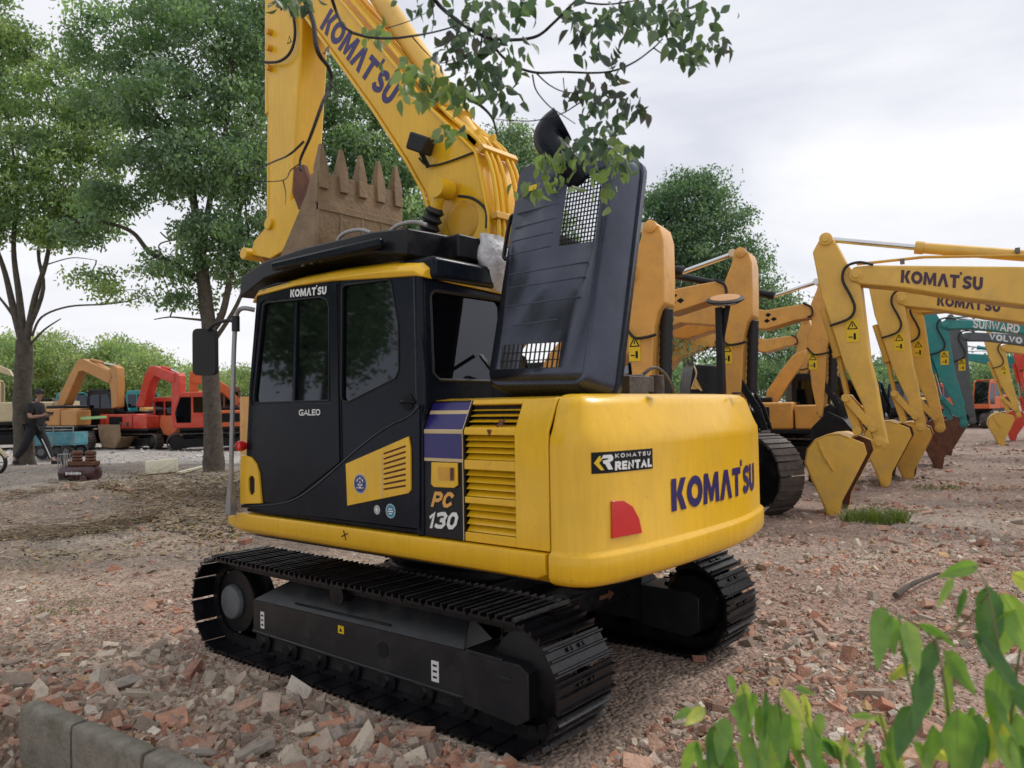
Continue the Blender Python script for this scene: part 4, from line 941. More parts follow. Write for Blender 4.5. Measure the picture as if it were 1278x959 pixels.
# ================================================================== GROUND
def gcol(x, y):
    lat, dep = ldof(x, y); a = lat/max(dep, .5)
    n1 = noise.noise(Vector((x*.7, y*.7, 3)))+.5*noise.noise(Vector((x*2.3, y*2.3, 5))); n2 = noise.noise(Vector((x*.35+9, y*.35, 1)))
    red = np.array((0.43, 0.285, 0.215)); grey = np.array((0.38, 0.325, 0.265)); tan = np.array((0.44, 0.335, 0.245)); dark = np.array((0.19, 0.165, 0.13))
    road = np.array((0.37, 0.325, 0.275)); pale = np.array((0.55, 0.52, 0.49))
    c = tan+(red-tan)*sm(-.2, .35, n1+.35*sm(-.2, .3, a)+.1); c = c+(grey-c)*.6*sm(.05, .5, n2)
    left = 1-sm(-.30, -.12, a)
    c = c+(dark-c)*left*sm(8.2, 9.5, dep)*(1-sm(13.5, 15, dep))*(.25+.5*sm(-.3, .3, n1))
    rd = left*sm(13.3, 14.8, dep)*(1-sm(19.5, 21, dep)); c = c+(road-c)*rd*.9
    pl = (1-sm(-.25, 0, a))*sm(20, 21.5, dep)*(1-sm(32, 40, dep)); c = c+(pale-c)*pl*.8
    c = c+(np.array((0.40, 0.30, 0.25))-c)*sm(0, .15, a)*sm(9, 14, dep)*.5
    c = c*(.84-.16*sm(-.1, .5, noise.noise(Vector((x*.55+4, y*.55, 8))))); return c+(c.mean()-c)*.10
deps = [-8, -5, -3, -1.5, -.5, 0.4]+[0.9*1.0182**k for k in range(250)]; deps = [d for d in deps if d < 75]+[90, 120, 180, 300, 600, 1500]
NA = 230
verts, cols = [], []
for d in deps:
    for k in range(NA+1):
        a = -1.15+2.3*k/NA
        if k == 0: a = -3.0
        if k == NA: a = 3.0
        lat = a*max(d, 2.5) if d < 600 else a*d*1.2
        p = LD(lat, d); x, y = p.x, p.y
        h = hbase(x, y)
        fade = 1-sm(40, 80, d)
        dm = max(abs(x)-1.9, abs(y)-1.35); flat = sm(-.1, .5, dm) if dm < .5 else 1
        l = noise.noise(Vector((x*1.6, y*1.6, 1)))*.05+noise.noise(Vector((x*4.5, y*4.5, 2)))*.028+noise.noise(Vector((x*12, y*12, 3)))*.014
        if d < 7: l += noise.noise(Vector((x*33, y*33, 4)))*.006
        h += l*fade*(0.25+.75*flat)-0.03*(1-flat)
        z = h if d < 100 else 0.2
        verts.append((x, y, z)); cols.append(gcol(x, y))
faces = []
for i in range(len(deps)-1):
    for k in range(NA): a = i*(NA+1)+k; faces.append((a, a+1, a+NA+2, a+NA+1))
me = bpy.data.meshes.new('ground'); me.from_pydata(verts, [], faces)
ca = me.color_attributes.new('col', 'FLOAT_COLOR', 'POINT'); ca.data.foreach_set('color', np.array([(*c, 1) for c in cols], dtype=np.float32).ravel())
me.shade_smooth()
g = mat('rubble_ground', (1, 1, 1), 0.95, var=0.28, scale=7, bump=1.0, bscale=26, attr='col', dirt=(0.17, 0.115, 0.08), dscale=.9, damt=0.75)
# extra fine voronoi grit on the ground
nt = g.node_tree; L = nt.links; b = nt.nodes['Principled BSDF']
vo = nt.nodes.new('ShaderNodeTexVoronoi'); vo.inputs['Scale'].default_value = 34; tcn = nt.nodes.new('ShaderNodeTexCoord'); L.new(tcn.outputs['Object'], vo.inputs['Vector'])
vo2 = nt.nodes.new('ShaderNodeTexVoronoi'); vo2.inputs['Scale'].default_value = 11; L.new(tcn.outputs['Object'], vo2.inputs['Vector'])
src = b.inputs['Base Color'].links[0].from_socket
hs = nt.nodes.new('ShaderNodeSeparateColor'); L.new(vo.outputs['Color'], hs.inputs[0]); mr = nt.nodes.new('ShaderNodeMapRange'); mr.inputs[3].default_value = .68; mr.inputs[4].default_value = 1.35; L.new(hs.outputs[0], mr.inputs[0])
mx = nt.nodes.new('ShaderNodeMix'); mx.data_type = 'RGBA'; mx.blend_type = 'MULTIPLY'; mx.inputs[0].default_value = 1; L.new(src, mx.inputs[6]); L.new(mr.outputs[0], mx.inputs[7]); L.new(mx.outputs[2], b.inputs['Base Color'])
ad = nt.nodes.new('ShaderNodeMath'); ad.operation = 'ADD'; L.new(vo.outputs['Distance'], ad.inputs[0]); L.new(vo2.outputs['Distance'], ad.inputs[1])
bp2 = nt.nodes.new('ShaderNodeBump'); bp2.invert = True; bp2.inputs['Strength'].default_value = .8; bp2.inputs['Distance'].default_value = .025; L.new(ad.outputs[0], bp2.inputs['Height'])
old = b.inputs['Normal'].links[0].from_node; L.new(old.outputs[0], bp2.inputs['Normal']); L.new(bp2.outputs[0], b.inputs['Normal'])
me.materials.append(g)
go = bpy.data.objects.new('ground', me); COL.objects.link(go); tag(go, kind='structure')
from mathutils.bvhtree import BVHTree
GBVH = BVHTree.FromPolygons([Vector(v) for v in verts], faces)
def gz(x, y):
    h = GBVH.ray_cast(Vector((x, y, 50)), Vector((0, 0, -1)))
    return h[0].z if h[0] is not None else hbase(x, y)

# ---- rubble (stuff): thousands of broken pieces in one mesh
import bmesh
def rock_mesh(kind, seed):
    rnd = random.Random(seed); bm = bmesh.new()
    if kind == 0: pts = [Vector([rnd.gauss(0, 1) for _ in range(3)]).normalized()*rnd.uniform(.75, 1) for _ in range(11)]; sc_ = (1, rnd.uniform(.65, 1), rnd.uniform(.5, .8))
    elif kind == 1: pts = [Vector((sx*rnd.uniform(.7, 1), sy*rnd.uniform(.7, 1), sz*rnd.uniform(.7, 1))) for sx in (-1, 1) for sy in (-1, 1) for sz in (-1, 1)]; sc_ = (1, rnd.uniform(.5, .8), rnd.uniform(.35, .55))
    else: pts = [Vector((math.cos(a)*rnd.uniform(.6, 1), math.sin(a)*rnd.uniform(.6, 1), s_)) for a in [i*1.05+rnd.uniform(-.3, .3) for i in range(6)] for s_ in (-1, 1)]; sc_ = (1, rnd.uniform(.5, .9), rnd.uniform(.14, .22))
    for p in pts: bm.verts.new((p.x*sc_[0], p.y*sc_[1], p.z*sc_[2]))
    r_ = bmesh.ops.convex_hull(bm, input=bm.verts); bmesh.ops.delete(bm, geom=[v for v in bm.verts if not v.link_faces], context='VERTS')
    bmesh.ops.triangulate(bm, faces=bm.faces); bm.verts.index_update()
    V_ = np.array([v.co[:] for v in bm.verts]); F_ = np.array([[v.index for v in f.verts] for f in bm.faces]); bm.free(); return V_, F_
ROCKS = [rock_mesh((1, 2, 2, 1, 0)[k % 5], 100+k) for k in range(14)]
def rand_rot(n):
    q = rng.normal(size=(n, 4)); q /= np.linalg.norm(q, axis=1)[:, None]; w_, x, y, z = q.T
    return np.stack([np.stack([1-2*(y*y+z*z), 2*(x*y-z*w_), 2*(x*z+y*w_)], 1), np.stack([2*(x*y+z*w_), 1-2*(x*x+z*z), 2*(y*z-x*w_)], 1), np.stack([2*(x*z-y*w_), 2*(y*z+x*w_), 1-2*(x*x+y*y)], 1)], 1)
def fast_mesh(name, V_, F_, C_, material, smooth=False):
    """V (n,3), F (m,k) constant k, C (n,3) point colours"""
    k = F_.shape[1]; me = bpy.data.meshes.new(name); me.vertices.add(len(V_)); me.vertices.foreach_set('co', V_.astype(np.float32).ravel())
    me.loops.add(F_.size); me.loops.foreach_set('vertex_index', F_.astype(np.int32).ravel())
    me.polygons.add(len(F_)); me.polygons.foreach_set('loop_start', np.arange(0, F_.size, k, dtype=np.int32))
    me.update(calc_edges=True)
    if C_ is not None:
        ca = me.color_attributes.new('col', 'FLOAT_COLOR', 'POINT'); ca.data.foreach_set('color', np.concatenate([C_, np.ones((len(C_), 1))], 1).astype(np.float32).ravel())
    me.polygons.foreach_set('use_smooth', np.full(len(F_), bool(smooth)))
    me.materials.append(material); o = bpy.data.objects.new(name, me); COL.objects.link(o); return o
def scatter(pos, size, cols, fl=0.5):
    Vs, Fs, Cs = [], [], []; base = 0; n = len(pos); kinds = rng.integers(0, len(ROCKS), n)
    for k, (RV, RF) in enumerate(ROCKS):
        idx = np.where(kinds == k)[0]
        if not len(idx): continue
        rot = rand_rot(len(idx)); 
        # mostly lie flat
        a = rng.uniform(0, 6.28, len(idx)); t = rng.normal(0, .35, len(idx)); u_ = rng.normal(0, .35, len(idx))
        ca_, sa = np.cos(a), np.sin(a); fl_ = np.zeros((len(idx), 3, 3)); fl_[:, 0, 0] = ca_; fl_[:, 0, 1] = -sa; fl_[:, 1, 0] = sa; fl_[:, 1, 1] = ca_; fl_[:, 2, 2] = 1; fl_[:, 2, 0] = t; fl_[:, 2, 1] = u_
        m_ = rng.random(len(idx)) < fl; rot[m_] = fl_[m_]
        v = np.einsum('nij,kj->nki', rot, RV)*size[idx][:, None, None]+pos[idx][:, None, :]
        f = RF[None]+(base+np.arange(len(idx))*len(RV))[:, None, None]
        Vs.append(v.reshape(-1, 3)); Fs.append(f.reshape(-1, 3)); Cs.append(np.repeat(cols[idx], len(RV), 0)); base += len(idx)*len(RV)
    return np.concatenate(Vs), np.concatenate(Fs), np.concatenate(Cs)
PAL = np.array([(.42, .225, .15), (.48, .30, .215), (.36, .17, .11), (.42, .33, .26), (.36, .30, .24), (.50, .42, .33), (.27, .21, .165), (.58, .51, .43), (.45, .30, .15), (.29, .18, .13)])
PW = np.array([.15, .17, .09, .14, .13, .11, .08, .05, .02, .06]); PW /= PW.sum()
pos, siz, colr = [], [], []
def dens_size(lat, dep, x, y):
    """acceptance probability and size scale"""
    a = lat/dep; n1 = noise.noise(Vector((x*.8, y*.8, 7)))+.4*noise.noise(Vector((x*2.2, y*2.2, 2)))
    p = .06+1.0*sm(-.15, .45, n1+.15*sm(-.1,.3,a))
    if dep < 7.5 and a < .15: p += .55*(1-sm(5.2, 7.2, dep+n1*.8))
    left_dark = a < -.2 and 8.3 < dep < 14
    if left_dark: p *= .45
    if a < -.2 and 14.3 < dep < 20.5: p *= .04
    return p
N = 0; tries = 0
while N < 30000 and tries < 200000:
    tries += 1
    u_ = random.random(); dep = 2.6*math.exp(u_*math.log(34/2.6)); lat = random.uniform(-.75, .75)*dep*1.03
    p = LD(lat, dep)
    if abs(p.x) < 1.85 and abs(p.y) < 1.3 : continue
    if random.random() > dens_size(lat, dep, p.x, p.y): continue
    near = 1-sm(4.6, 7.0, dep)
    s_ = random.choice([.012, .016, .02, .026])*(1+.25*random.random())*(1+.035*dep)
    if random.random() < .10+.08*near: s_ *= random.uniform(1.5, 2.4)
    if random.random() < .012+.02*near: s_ *= random.uniform(2, 3)
    if dep < 5.5 and lat < .6: s_ *= 1.3
    s_ = min(s_, .10)
    z = gz(p.x, p.y); pos.append((p.x, p.y, z+s_*random.uniform(-.35, .22))); siz.append(s_)
    if -.55 < p.x < 2.6 and 1.3 < p.y < 2.1 and random.random() < .7: c = PAL[random.choice([3, 4, 6, 5])]
    else: c = PAL[rng.choice(10, p=PW)]
    if lat/dep < -.15 and 20.5 < dep < 34: c = np.array((.5, .48, .46))*random.uniform(.7, 1.2)
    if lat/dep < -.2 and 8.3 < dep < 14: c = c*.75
    colr.append(np.array(c)*random.uniform(.8, 1.2)); N += 1
V_, F_, C_ = scatter(np.array(pos), np.array(siz), np.array(colr))
tag(fast_mesh('rubble', V_, F_, C_, M['stones']), 'loose brick rubble and stones strewn all over the yard', 'rubble', kind='stuff')
# fine grit close by
pos, siz, colr = [], [], []
while len(pos) < 26000:
    dep = 2.6*math.exp(random.random()*math.log(9/2.6)); lat = random.uniform(-.75, .75)*dep; p = LD(lat, dep)
    if abs(p.x) < 1.8 and abs(p.y) < 1.25: continue
    if random.random() > .25+.9*sm(-.3, .3, noise.noise(Vector((p.x*1.3, p.y*1.3, 4)))): continue
    s_ = random.uniform(.004, .010)*(1+.06*dep); pos.append((p.x, p.y, gz(p.x, p.y)+s_*.3)); siz.append(s_); colr.append(PAL[rng.choice(10, p=PW)]*random.uniform(.75, 1.2))
V_, F_, C_ = scatter(np.array(pos), np.array(siz), np.array(colr), 0)
tag(fast_mesh('gravel', V_, F_, C_, M['stones']), 'fine crushed grit between the larger stones', 'gravel', kind='stuff')

# ---- single stones and bricks one can point at
def big_rock(px, py, size, sc3, rot, m, name, label, cat, seed, sub=True):
    p = ground(px, py); z = gz(p.x, p.y); RV, RF = ROCKS[seed % len(ROCKS)]
    mb = MB(); rm = Matrix.Rotation(rot[2], 3, 'Z') @ Matrix.Rotation(rot[0], 3, 'X') @ Matrix.Rotation(rot[1], 3, 'Y')
    vs = [rm @ Vector((v[0]*sc3[0], v[1]*sc3[1], v[2]*sc3[2]))*size for v in RV]
    zmin = min(v.z for v in vs); mb.add([v-Vector((0, 0, zmin*.72)) for v in vs], [tuple(f) for f in RF])
    o = mb.build(name, m, None, smooth=0); o.location = (p.x, p.y, z)
    bv = o.modifiers.new('b', 'BEVEL'); bv.width = size*.09; bv.segments = 2
    return tag(o, label, cat)
BR, GR = M['stone_big'], M['stone_grey']
M['stone_orange'] = mat('orange_brick', (0.42, 0.20, 0.08), 0.9, var=0.25, scale=14, bump=0.5, bscale=50)
big_rock(393, 930, .055, (1, 1, 1.1), (.2, .3, .5), M['stone_orange'], 'brick_fragment', 'orange brick fragment in front of the near crawler track', 'brick fragment', 0)
big_rock(420, 930, .062, (.9, .8, 1.3), (.5, .9, .1), GR, 'stone', 'upright pale grey stone leaning beside the orange brick fragment', 'stone', 3)
big_rock(447, 905, .058, (1, .8, 1.2), (.2, 1.2, .9), GR, 'stone', 'pointed grey stone nearest the crawler track, right of the orange brick', 'stone', 6)
big_rock(345, 893, .10, (1.7, .5, .8), (.1, .1, 1.0), BR, 'brick_fragment', 'long thin red brick sliver lying left of the crawler track', 'brick fragment', 1)
big_rock(263, 920, .055, (1, 1, 1), (.1, .1, .2), BR, 'brick_fragment', 'small square red brick piece right of the cracked kerb', 'brick fragment', 4)
big_rock(245, 943, .11, (1.5, .9, .5), (.1, .05, .3), GR, 'stone', 'flat broad grey slab fragment at the end of the kerb', 'stone', 2)
big_rock(318, 946, .09, (1.3, .9, .7), (.15, .2, 1.3), GR, 'stone', 'flat pinkish slab piece at the lower edge between kerb and track', 'stone', 5)
big_rock(112, 842, .06, (1, 1, .9), (.2, .1, .4), BR, 'brick_fragment', 'squarish red brick chunk above the cracked kerb', 'brick fragment', 7)
big_rock(240, 838, .09, (1.5, .7, .8), (.1, .2, 2.2), BR, 'brick_fragment', 'reddish brick lump near the front of the crawler track', 'brick fragment', 10)
big_rock(152, 858, .13, (1.4, 1, .6), (.1, .05, .7), GR, 'stone', 'large rounded pinkish grey boulder behind the kerb', 'stone', 9)
big_rock(20, 855, .08, (1.4, .8, .8), (.1, .1, .2), GR, 'stone', 'pale oblong stone at the left edge above the kerb', 'stone', 12)
big_rock(90, 657, .22, (1.6, 1, .35), (.05, .05, .3), GR, 'stone', 'flat pale slab lying in the dry twigs at left', 'stone', 8)
big_rock(1005, 790, .06, (1.6, 1, .6), (.1, .1, .9), GR, 'stone', 'rounded grey cobble right of the far crawler track', 'stone', 11)
big_rock(962, 780, .05, (1.2, 1, .8), (.1, .3, .2), BR, 'brick_fragment', 'dark red brick lump close to the far crawler track', 'brick fragment', 13)
big_rock(873, 822, .05, (1, .9, 1), (.3, .1, .2), BR, 'brick_fragment', 'red brick fragment at the foot of the far crawler track', 'brick fragment', 0)

# ---- kerb stones lower left
def kerb(a, b, label, seed):
    pa, pb = [onp(*q, Vector((0, 0, .10)), ZV) for q in (a, b)]; d = (pb-pa); d.z = 0; ln = d.length; d.normalize(); nrm = Vector((-d.y, d.x, 0))
    if nrm.dot(CAM-pa) < 0: nrm = -nrm
    z0 = -.3; c = (pa+pb)/2
    mb = MB(); nx, nh_, T_ = 14, 6, .115
    top = .10
    prof = [(0, z0-.1), (0, z0+.05), (0, top-.05), (.005, top-.018), (.02, top-.004), (.05, top), (T_-.02, top), (T_, top-.02), (T_, z0-.1)]
    vs = []; fs = []; n = len(prof)
    for i in range(nx+1):
        t = i/nx; e = .012 if i in (0, nx) else 0
        for k, (u_, z) in enumerate(prof):
            q = pa+d*(ln*t)-nrm*(u_ if k not in (0, 8) else u_); r_ = noise.noise(Vector((q.x*9, q.y*9, z*9+seed)))*.008
            vs.append(Vector((q.x, q.y, z-(e if z > z0 else 0)))+nrm*(r_-(e if k < 4 else 0))+ZV*r_)
    for i in range(nx):
        for k in range(n): fs.append((i*n+k, i*n+(k+1) % n, (i+1)*n+(k+1) % n, (i+1)*n+k))
    fs += [tuple(range(n)), tuple(nx*n+k for k in range(n))[::-1]]
    o = mb.add(vs, fs).build('kerb_stone', M['concrete'], None, smooth=50); return tag(o, label, 'kerb stone', 'kerb stones in the lower left corner')
kerb((22, 878), (84, 903.5), 'leftmost weathered grey kerb stone, beside a dark joint', 1)
kerb((87, 905), (172, 939.5), 'middle mossy kerb stone running out of the lower edge', 2)
kerb((175, 941), (262, 976), 'last kerb stone, nearest the flat slab fragment', 3)

# ---- dry twigs, leaf litter (stuff)
def twig_heap(name, label, cat, boxpx, n, L_, r_, colors, up=.25, mat_='litter'):
    mb = MB(); cols = []
    for i in range(n):
        x, y = random.uniform(boxpx[0], boxpx[2]), random.uniform(boxpx[1], boxpx[3]); p = ground(x, y); z = gz(p.x, p.y)
        l = L_*random.uniform(.3, 1); a = random.uniform(0, 6.28); e = random.uniform(-.1, up)
        d = Vector((math.cos(a), math.sin(a), e)); q0 = Vector((p.x, p.y, z+random.uniform(0, up*.4))); m_ = q0+d*l*.5+Vector((random.gauss(0, .1)*l, random.gauss(0, .1)*l, random.gauss(0, .05)*l)); q1 = q0+d*l
        c = random.choice(colors); k = random.uniform(.7, 1.3); nv = len(mb.v)
        mb.tube([q0, m_, q1], r_*random.uniform(.5, 1.3), 4, cap=False, r2=r_*.3); cols += [[v*k for v in c]]*(len(mb.v)-nv)
    o = mb.build(name, M[mat_], None, smooth=0, fixn=False)
    ca = o.data.color_attributes.new('col', 'FLOAT_COLOR', 'POINT'); ca.data.foreach_set('color', np.array([(*c, 1) for c in cols], dtype=np.float32).ravel())
    return tag(o, label, cat, kind='stuff')
BRN = [(.16, .11, .07), (.24, .18, .11), (.10, .07, .05), (.30, .25, .17)]
twig_heap('brushwood', 'dry brushwood and dead stalks heaped by the tree foot', 'brushwood', (165, 596, 300, 640), 900, .35, .005, BRN, .45)
twig_heap('brushwood', 'scattered dead twigs in the earth at the left edge', 'brushwood', (0, 612, 175, 668), 1000, .4, .005, BRN, .22)
twig_heap('dry_stalks', 'thin dry stalks lying among the rubble on the right', 'dry stalks', (880, 700, 1278, 950), 160, .22, .0035, BRN+[(.4, .33, .2)], .1)
# leaf litter
def leaf_quads(P, size, cols, droop=None, seed=0, wid=.5, fold=.18, flat=False, tip=None, fine=False):
    """leaf blades folded along the midrib. P (n,3)"""
    n = len(P); D = rng.normal(size=(n, 3))
    if flat: D[:, 2] *= .15
    if tip is not None: D = D*.55+tip
    D /= np.linalg.norm(D, axis=1)[:, None]
    A = rng.normal(size=(n, 3)); A -= D*(A*D).sum(1)[:, None]; A /= np.linalg.norm(A, axis=1)[:, None]; Nn = np.cross(D, A)
    if flat:
        A = np.cross(D, np.array([0, 0, 1.])+rng.normal(size=(n, 3))*.3); A /= np.linalg.norm(A, axis=1)[:, None]; Nn = np.cross(D, A)
    s_ = size[:, None]
    st = [(0, .0), (.14, .55), (.34, 1), (.58, .86), (.80, .42), (1, 0)] if fine else [(0, 0), (.35, 1), (.72, .62), (1, 0)]
    pts = []; 
    for t, w_ in st:
        c = P+D*s_*t-Nn*s_*.16*t*t
        if w_ == 0: pts.append([c])
        else: e = A*wid*s_*.5*w_; pts.append([c+e+Nn*s_*fold*.5*w_, c, c-e+Nn*s_*fold*.5*w_])
    idx = []; k = 0
    for p in pts: idx.append(list(range(k, k+len(p)))); k += len(p)
    f = []
    for a, b in zip(idx[:-1], idx[1:]):
        if len(a) == 1: f += [(a[0], b[1], b[0]), (a[0], b[2], b[1])]
        elif len(b) == 1: f += [(a[0], a[1], b[0]), (a[1], a[2], b[0])]
        else: f += [(a[0], a[1], b[1]), (a[0], b[1], b[0]), (a[1], a[2], b[2]), (a[1], b[2], b[1])]
    V_ = np.stack([q for p in pts for q in p], 1).reshape(-1, 3); F_ = (np.array(f)[None]+(np.arange(n)*k)[:, None, None]).reshape(-1, 3)
    return V_, F_, np.repeat(cols, k, 0)
n = 3600; P = []
for i in range(n):
    if random.random() < .75: x, y = random.uniform(120, 300), random.uniform(588, 645)
    else: x, y = random.uniform(0, 300), random.uniform(600, 700)
    p = ground(x, y); P.append((p.x, p.y, gz(p.x, p.y)+random.uniform(.0, .03)))
cols = np.array([random.choice([(.20, .13, .07), (.28, .2, .1), (.14, .1, .06), (.33, .26, .15), (.16, .15, .06)]) for _ in range(n)])
V_, F_, C_ = leaf_quads(np.array(P), rng.uniform(.05, .1, n), cols, flat=True)
tag(fast_mesh('leaf_litter', V_, F_, C_, M['litter']), 'brown fallen leaves on the earth under the trees', 'fallen leaves', kind='stuff')
# fallen branch pieces
def fallen(px, label, r_):
    pts = [ground(*q) for q in px]; mb = MB(); mb.tube(spline([Vector((p.x, p.y, gz(p.x, p.y)+r_+.02+.03*(i % 2))) for i, p in enumerate(pts)], 4), r_, 7, r2=r_*.45)
    tag(mb.build('fallen_branch', M['bark'], None), label, 'fallen branch')
fallen([(148, 650), (180, 641), (205, 632), (222, 630)], 'thin curved dead branch lying left of the brushwood', .018)
fallen([(22, 672), (36, 655), (46, 645)], 'short slanting dead branch near the left edge', .014)
fallen([(212, 668), (224, 671), (233, 667)], 'small curved twig alone on the reddish earth', .012)
fallen([(1118, 750), (1140, 738), (1172, 722)], 'dark thick fallen branch above the green shrub at right', .03)
# grass tuft and weeds
def tuft(px, py, n, h, spread, label, name='grass_tuft'):
    c = ground(px, py); P0 = np.zeros((n, 3)); Vs, Fs = [], []
    for i in range(n):
        a = random.uniform(0, 6.28); r_ = spread*math.sqrt(random.random()); x, y = c.x+math.cos(a)*r_, c.y+math.sin(a)*r_; z = gz(x, y)-.01
        d = Vector((random.gauss(0, .5), random.gauss(0, .5), 1.0)); hh = h*random.uniform(.4, 1); w_ = Vector((math.cos(a*3), math.sin(a*3), 0))*.006
        b = len(Vs); Vs += [Vector((x, y, z))-w_, Vector((x, y, z))+w_, Vector((x, y, z))+d*hh*.55+w_*.7, Vector((x, y, z))+d*hh*.55-w_*.7, Vector((x, y, z))+Vector((d.x*1.5, d.y*1.5, .9))*hh]
        Fs += [(b, b+1, b+2), (b, b+2, b+3), (b+3, b+2, b+4)]
    cols = np.repeat(np.array([random.choice([(.09, .16, .03), (.14, .2, .05), (.2, .2, .08), (.07, .12, .03)]) for _ in range(n)]), 5, 0)
    return tag(fast_mesh(name, np.array([tuple(v) for v in Vs]), np.array(Fs), cols, M['leaf']), label, 'grass')
tuft(1092, 652, 800, .28, .42, 'green grass tuft growing beside the nearest yellow bucket')
tuft(75, 760, 120, .06, .3, 'sparse yellowish weeds in the rubble at left', 'weeds')
tuft(55, 705, 150, .05, .45, 'thin flat weeds on the reddish earth at left', 'weeds')
tuft(1170, 610, 200, .10, .4, 'small pale grass patch behind the third bucket')

# ================================================================== BACKGROUND MACHINES
def frame_of(loc, h):
    rz = math.atan2(h.y, h.x); return rz
def l2(root, px, py, y):
    """pixel -> local coords on plane local y"""
    m = ROOTM[root.name]; P0 = m @ Vector((0, y, 0)); n_ = m.to_3x3() @ YV; return m.inverted() @ onp(px, py, P0, n_)
def track_simple(root, yc, L, H, w_, m, rails=36):
    mb = MB(); r_ = H/2
    pth = track_path(L/2-r_, r_, r_, rails)
    for x, z, a in pth:
        rot = Matrix.Rotation(a, 3, 'Y'); mb.box((x, yc, z), ((2*L-4*r_+2*math.pi*r_)/rails*.93, w_, .03), rot); mb.box(Vector((x, yc, z))+rot @ Vector((0, 0, .02)), (.02, w_, .03), rot)
    t = mb.build('crawler_track', m, root, smooth=0, world=False)
    s_ = 1 if yc > 0 else -1
    mb = MB(); mb.box((0, yc, r_), (L-2*r_, w_*.5, H*.5)); mb.build('track_frame', M['black'], t, bevel=.03, world=False)
    for x in (L/2-r_, -L/2+r_):
        mb = MB(); mb.lathe((x, yc-w_*.3, r_), YV, [(0, r_*.5), (.05, r_*.82), (w_*.55, r_*.82), (w_*.6, r_*.4)], 18); mb.build('track_wheel', M['black'], t, world=False)
    return t
def body(root, paint, s=1.0, cab_col='black', tm='steel_dirty', lod=1, cab_glass='glass'):
    k = s
    for sd in (1, -1): track_simple(root, sd*1.1*k, 4.1*k, .9*k, .55*k, M[tm])
    mb = MB(); mb.box((0, 0, .6*k), (1.6*k, 1.8*k, .4*k)); mb.lathe((0, 0, .75*k), ZV, [(0, .6*k), (.3*k, .6*k)], 20); mb.build('carbody', M['black'], root, bevel=.02, world=False)
    mb = MB(); mb.bb((-1.9*k, -1.3*k, 1.05*k), (1.4*k, 1.3*k, 1.2*k)); mb.build('platform', M['black'], root, bevel=.03, world=False)
    mb = MB(); mb.bb((-1.9*k, -1.32*k, 1.2*k), (.2*k, 1.32*k, 2.05*k)); hs = mb.build('engine_housing', M[paint], root, bevel=.06*k, world=False)
    mb = MB(); mb.bb((-1.5*k, 1.325*k, 1.45*k), (-.5*k, 1.335*k, 1.9*k)); mb.bb((-1.5*k, -1.335*k, 1.45*k), (-.5*k, -1.325*k, 1.9*k)); mb.build('side_grille', M['void'], hs, world=False)
    mb = MB(); mb.bb((-1.8*k, -.5*k, 2.05*k), (-.5*k, .9*k, 2.22*k)); mb.build('engine_hood', M['black'], root, bevel=.05*k, world=False)
    fp = chaikin([(-1.92, 1.32), (-2.3, 1.3), (-2.7, .8), (-2.8, 0), (-2.7, -.8), (-2.3, -1.3), (-1.92, -1.32)], 2)
    mb = MB(); mb.plate([(p[0]*k, p[1]*k, 1.08*k) for p in fp], (0, 0, 1.0*k)); mb.build('counterweight', M[paint], root, bevel=.08*k, world=False)
    mb = MB(); mb.bb((.25*k, -1.3*k, 1.2*k), (1.3*k, -.45*k, 1.95*k)); mb.build('tank_box', M[paint], root, bevel=.05*k, world=False)
    # cab with openings
    def W(x, z): return Vector((x*k, 0, z*k))
    o_ = [(.05, 1.2), (1.75, 1.2), (1.85, 1.9), (1.55, 2.85), (1.3, 2.98), (.15, 2.98), (.05, 2.85)]
    h1 = [(.95, 1.45), (1.62, 1.45), (1.7, 1.95), (1.45, 2.75), (.95, 2.75)]; h2 = [(.2, 1.95), (.85, 1.95), (.85, 2.75), (.2, 2.75)]
    mb = MB()
    for y in (1.3, .42): mb.plate([Vector((x*k, y*k, z*k)) for x, z in o_], (0, -.05*k, 0), [[Vector((x*k, y*k, z*k)) for x, z in h_] for h_ in (h1, h2)])
    mb.bb((.1*k, .4*k, 2.93*k), (1.35*k, 1.28*k, 3.0*k)); mb.bb((.06*k, .4*k, 1.2*k), (.1*k, 1.28*k, 1.9*k)); mb.bb((1.7*k, .4*k, 1.2*k), (1.76*k, 1.28*k, 1.5*k))
    cab = mb.build('cab', M[cab_col], root, bevel=.02*k, world=False)
    for y in (1.27, .39):
        for hh in (h1, h2): mb = MB(); mb.plate([Vector((x*k, y*k, z*k)) for x, z in hh], (0, .01*k, 0)); mb.build('cab_window', M[cab_glass], cab, smooth=0, world=False)
    mb = MB(); mb.plate([Vector(p)*k for p in [(1.75, .42, 1.5), (1.75, 1.28, 1.5), (1.5, 1.28, 2.85), (1.5, .42, 2.85)]], (.01, 0, 0)); mb.build('windscreen', M[cab_glass], cab, smooth=0, world=False)
    mb = MB(); mb.bb((.3*k, .65*k, 1.25*k), (.8*k, 1.05*k, 1.7*k)); mb.bb((.28*k, .65*k, 1.7*k), (.42*k, 1.05*k, 2.4*k)); mb.build('seat', M['rubber'], cab, bevel=.03, world=False)

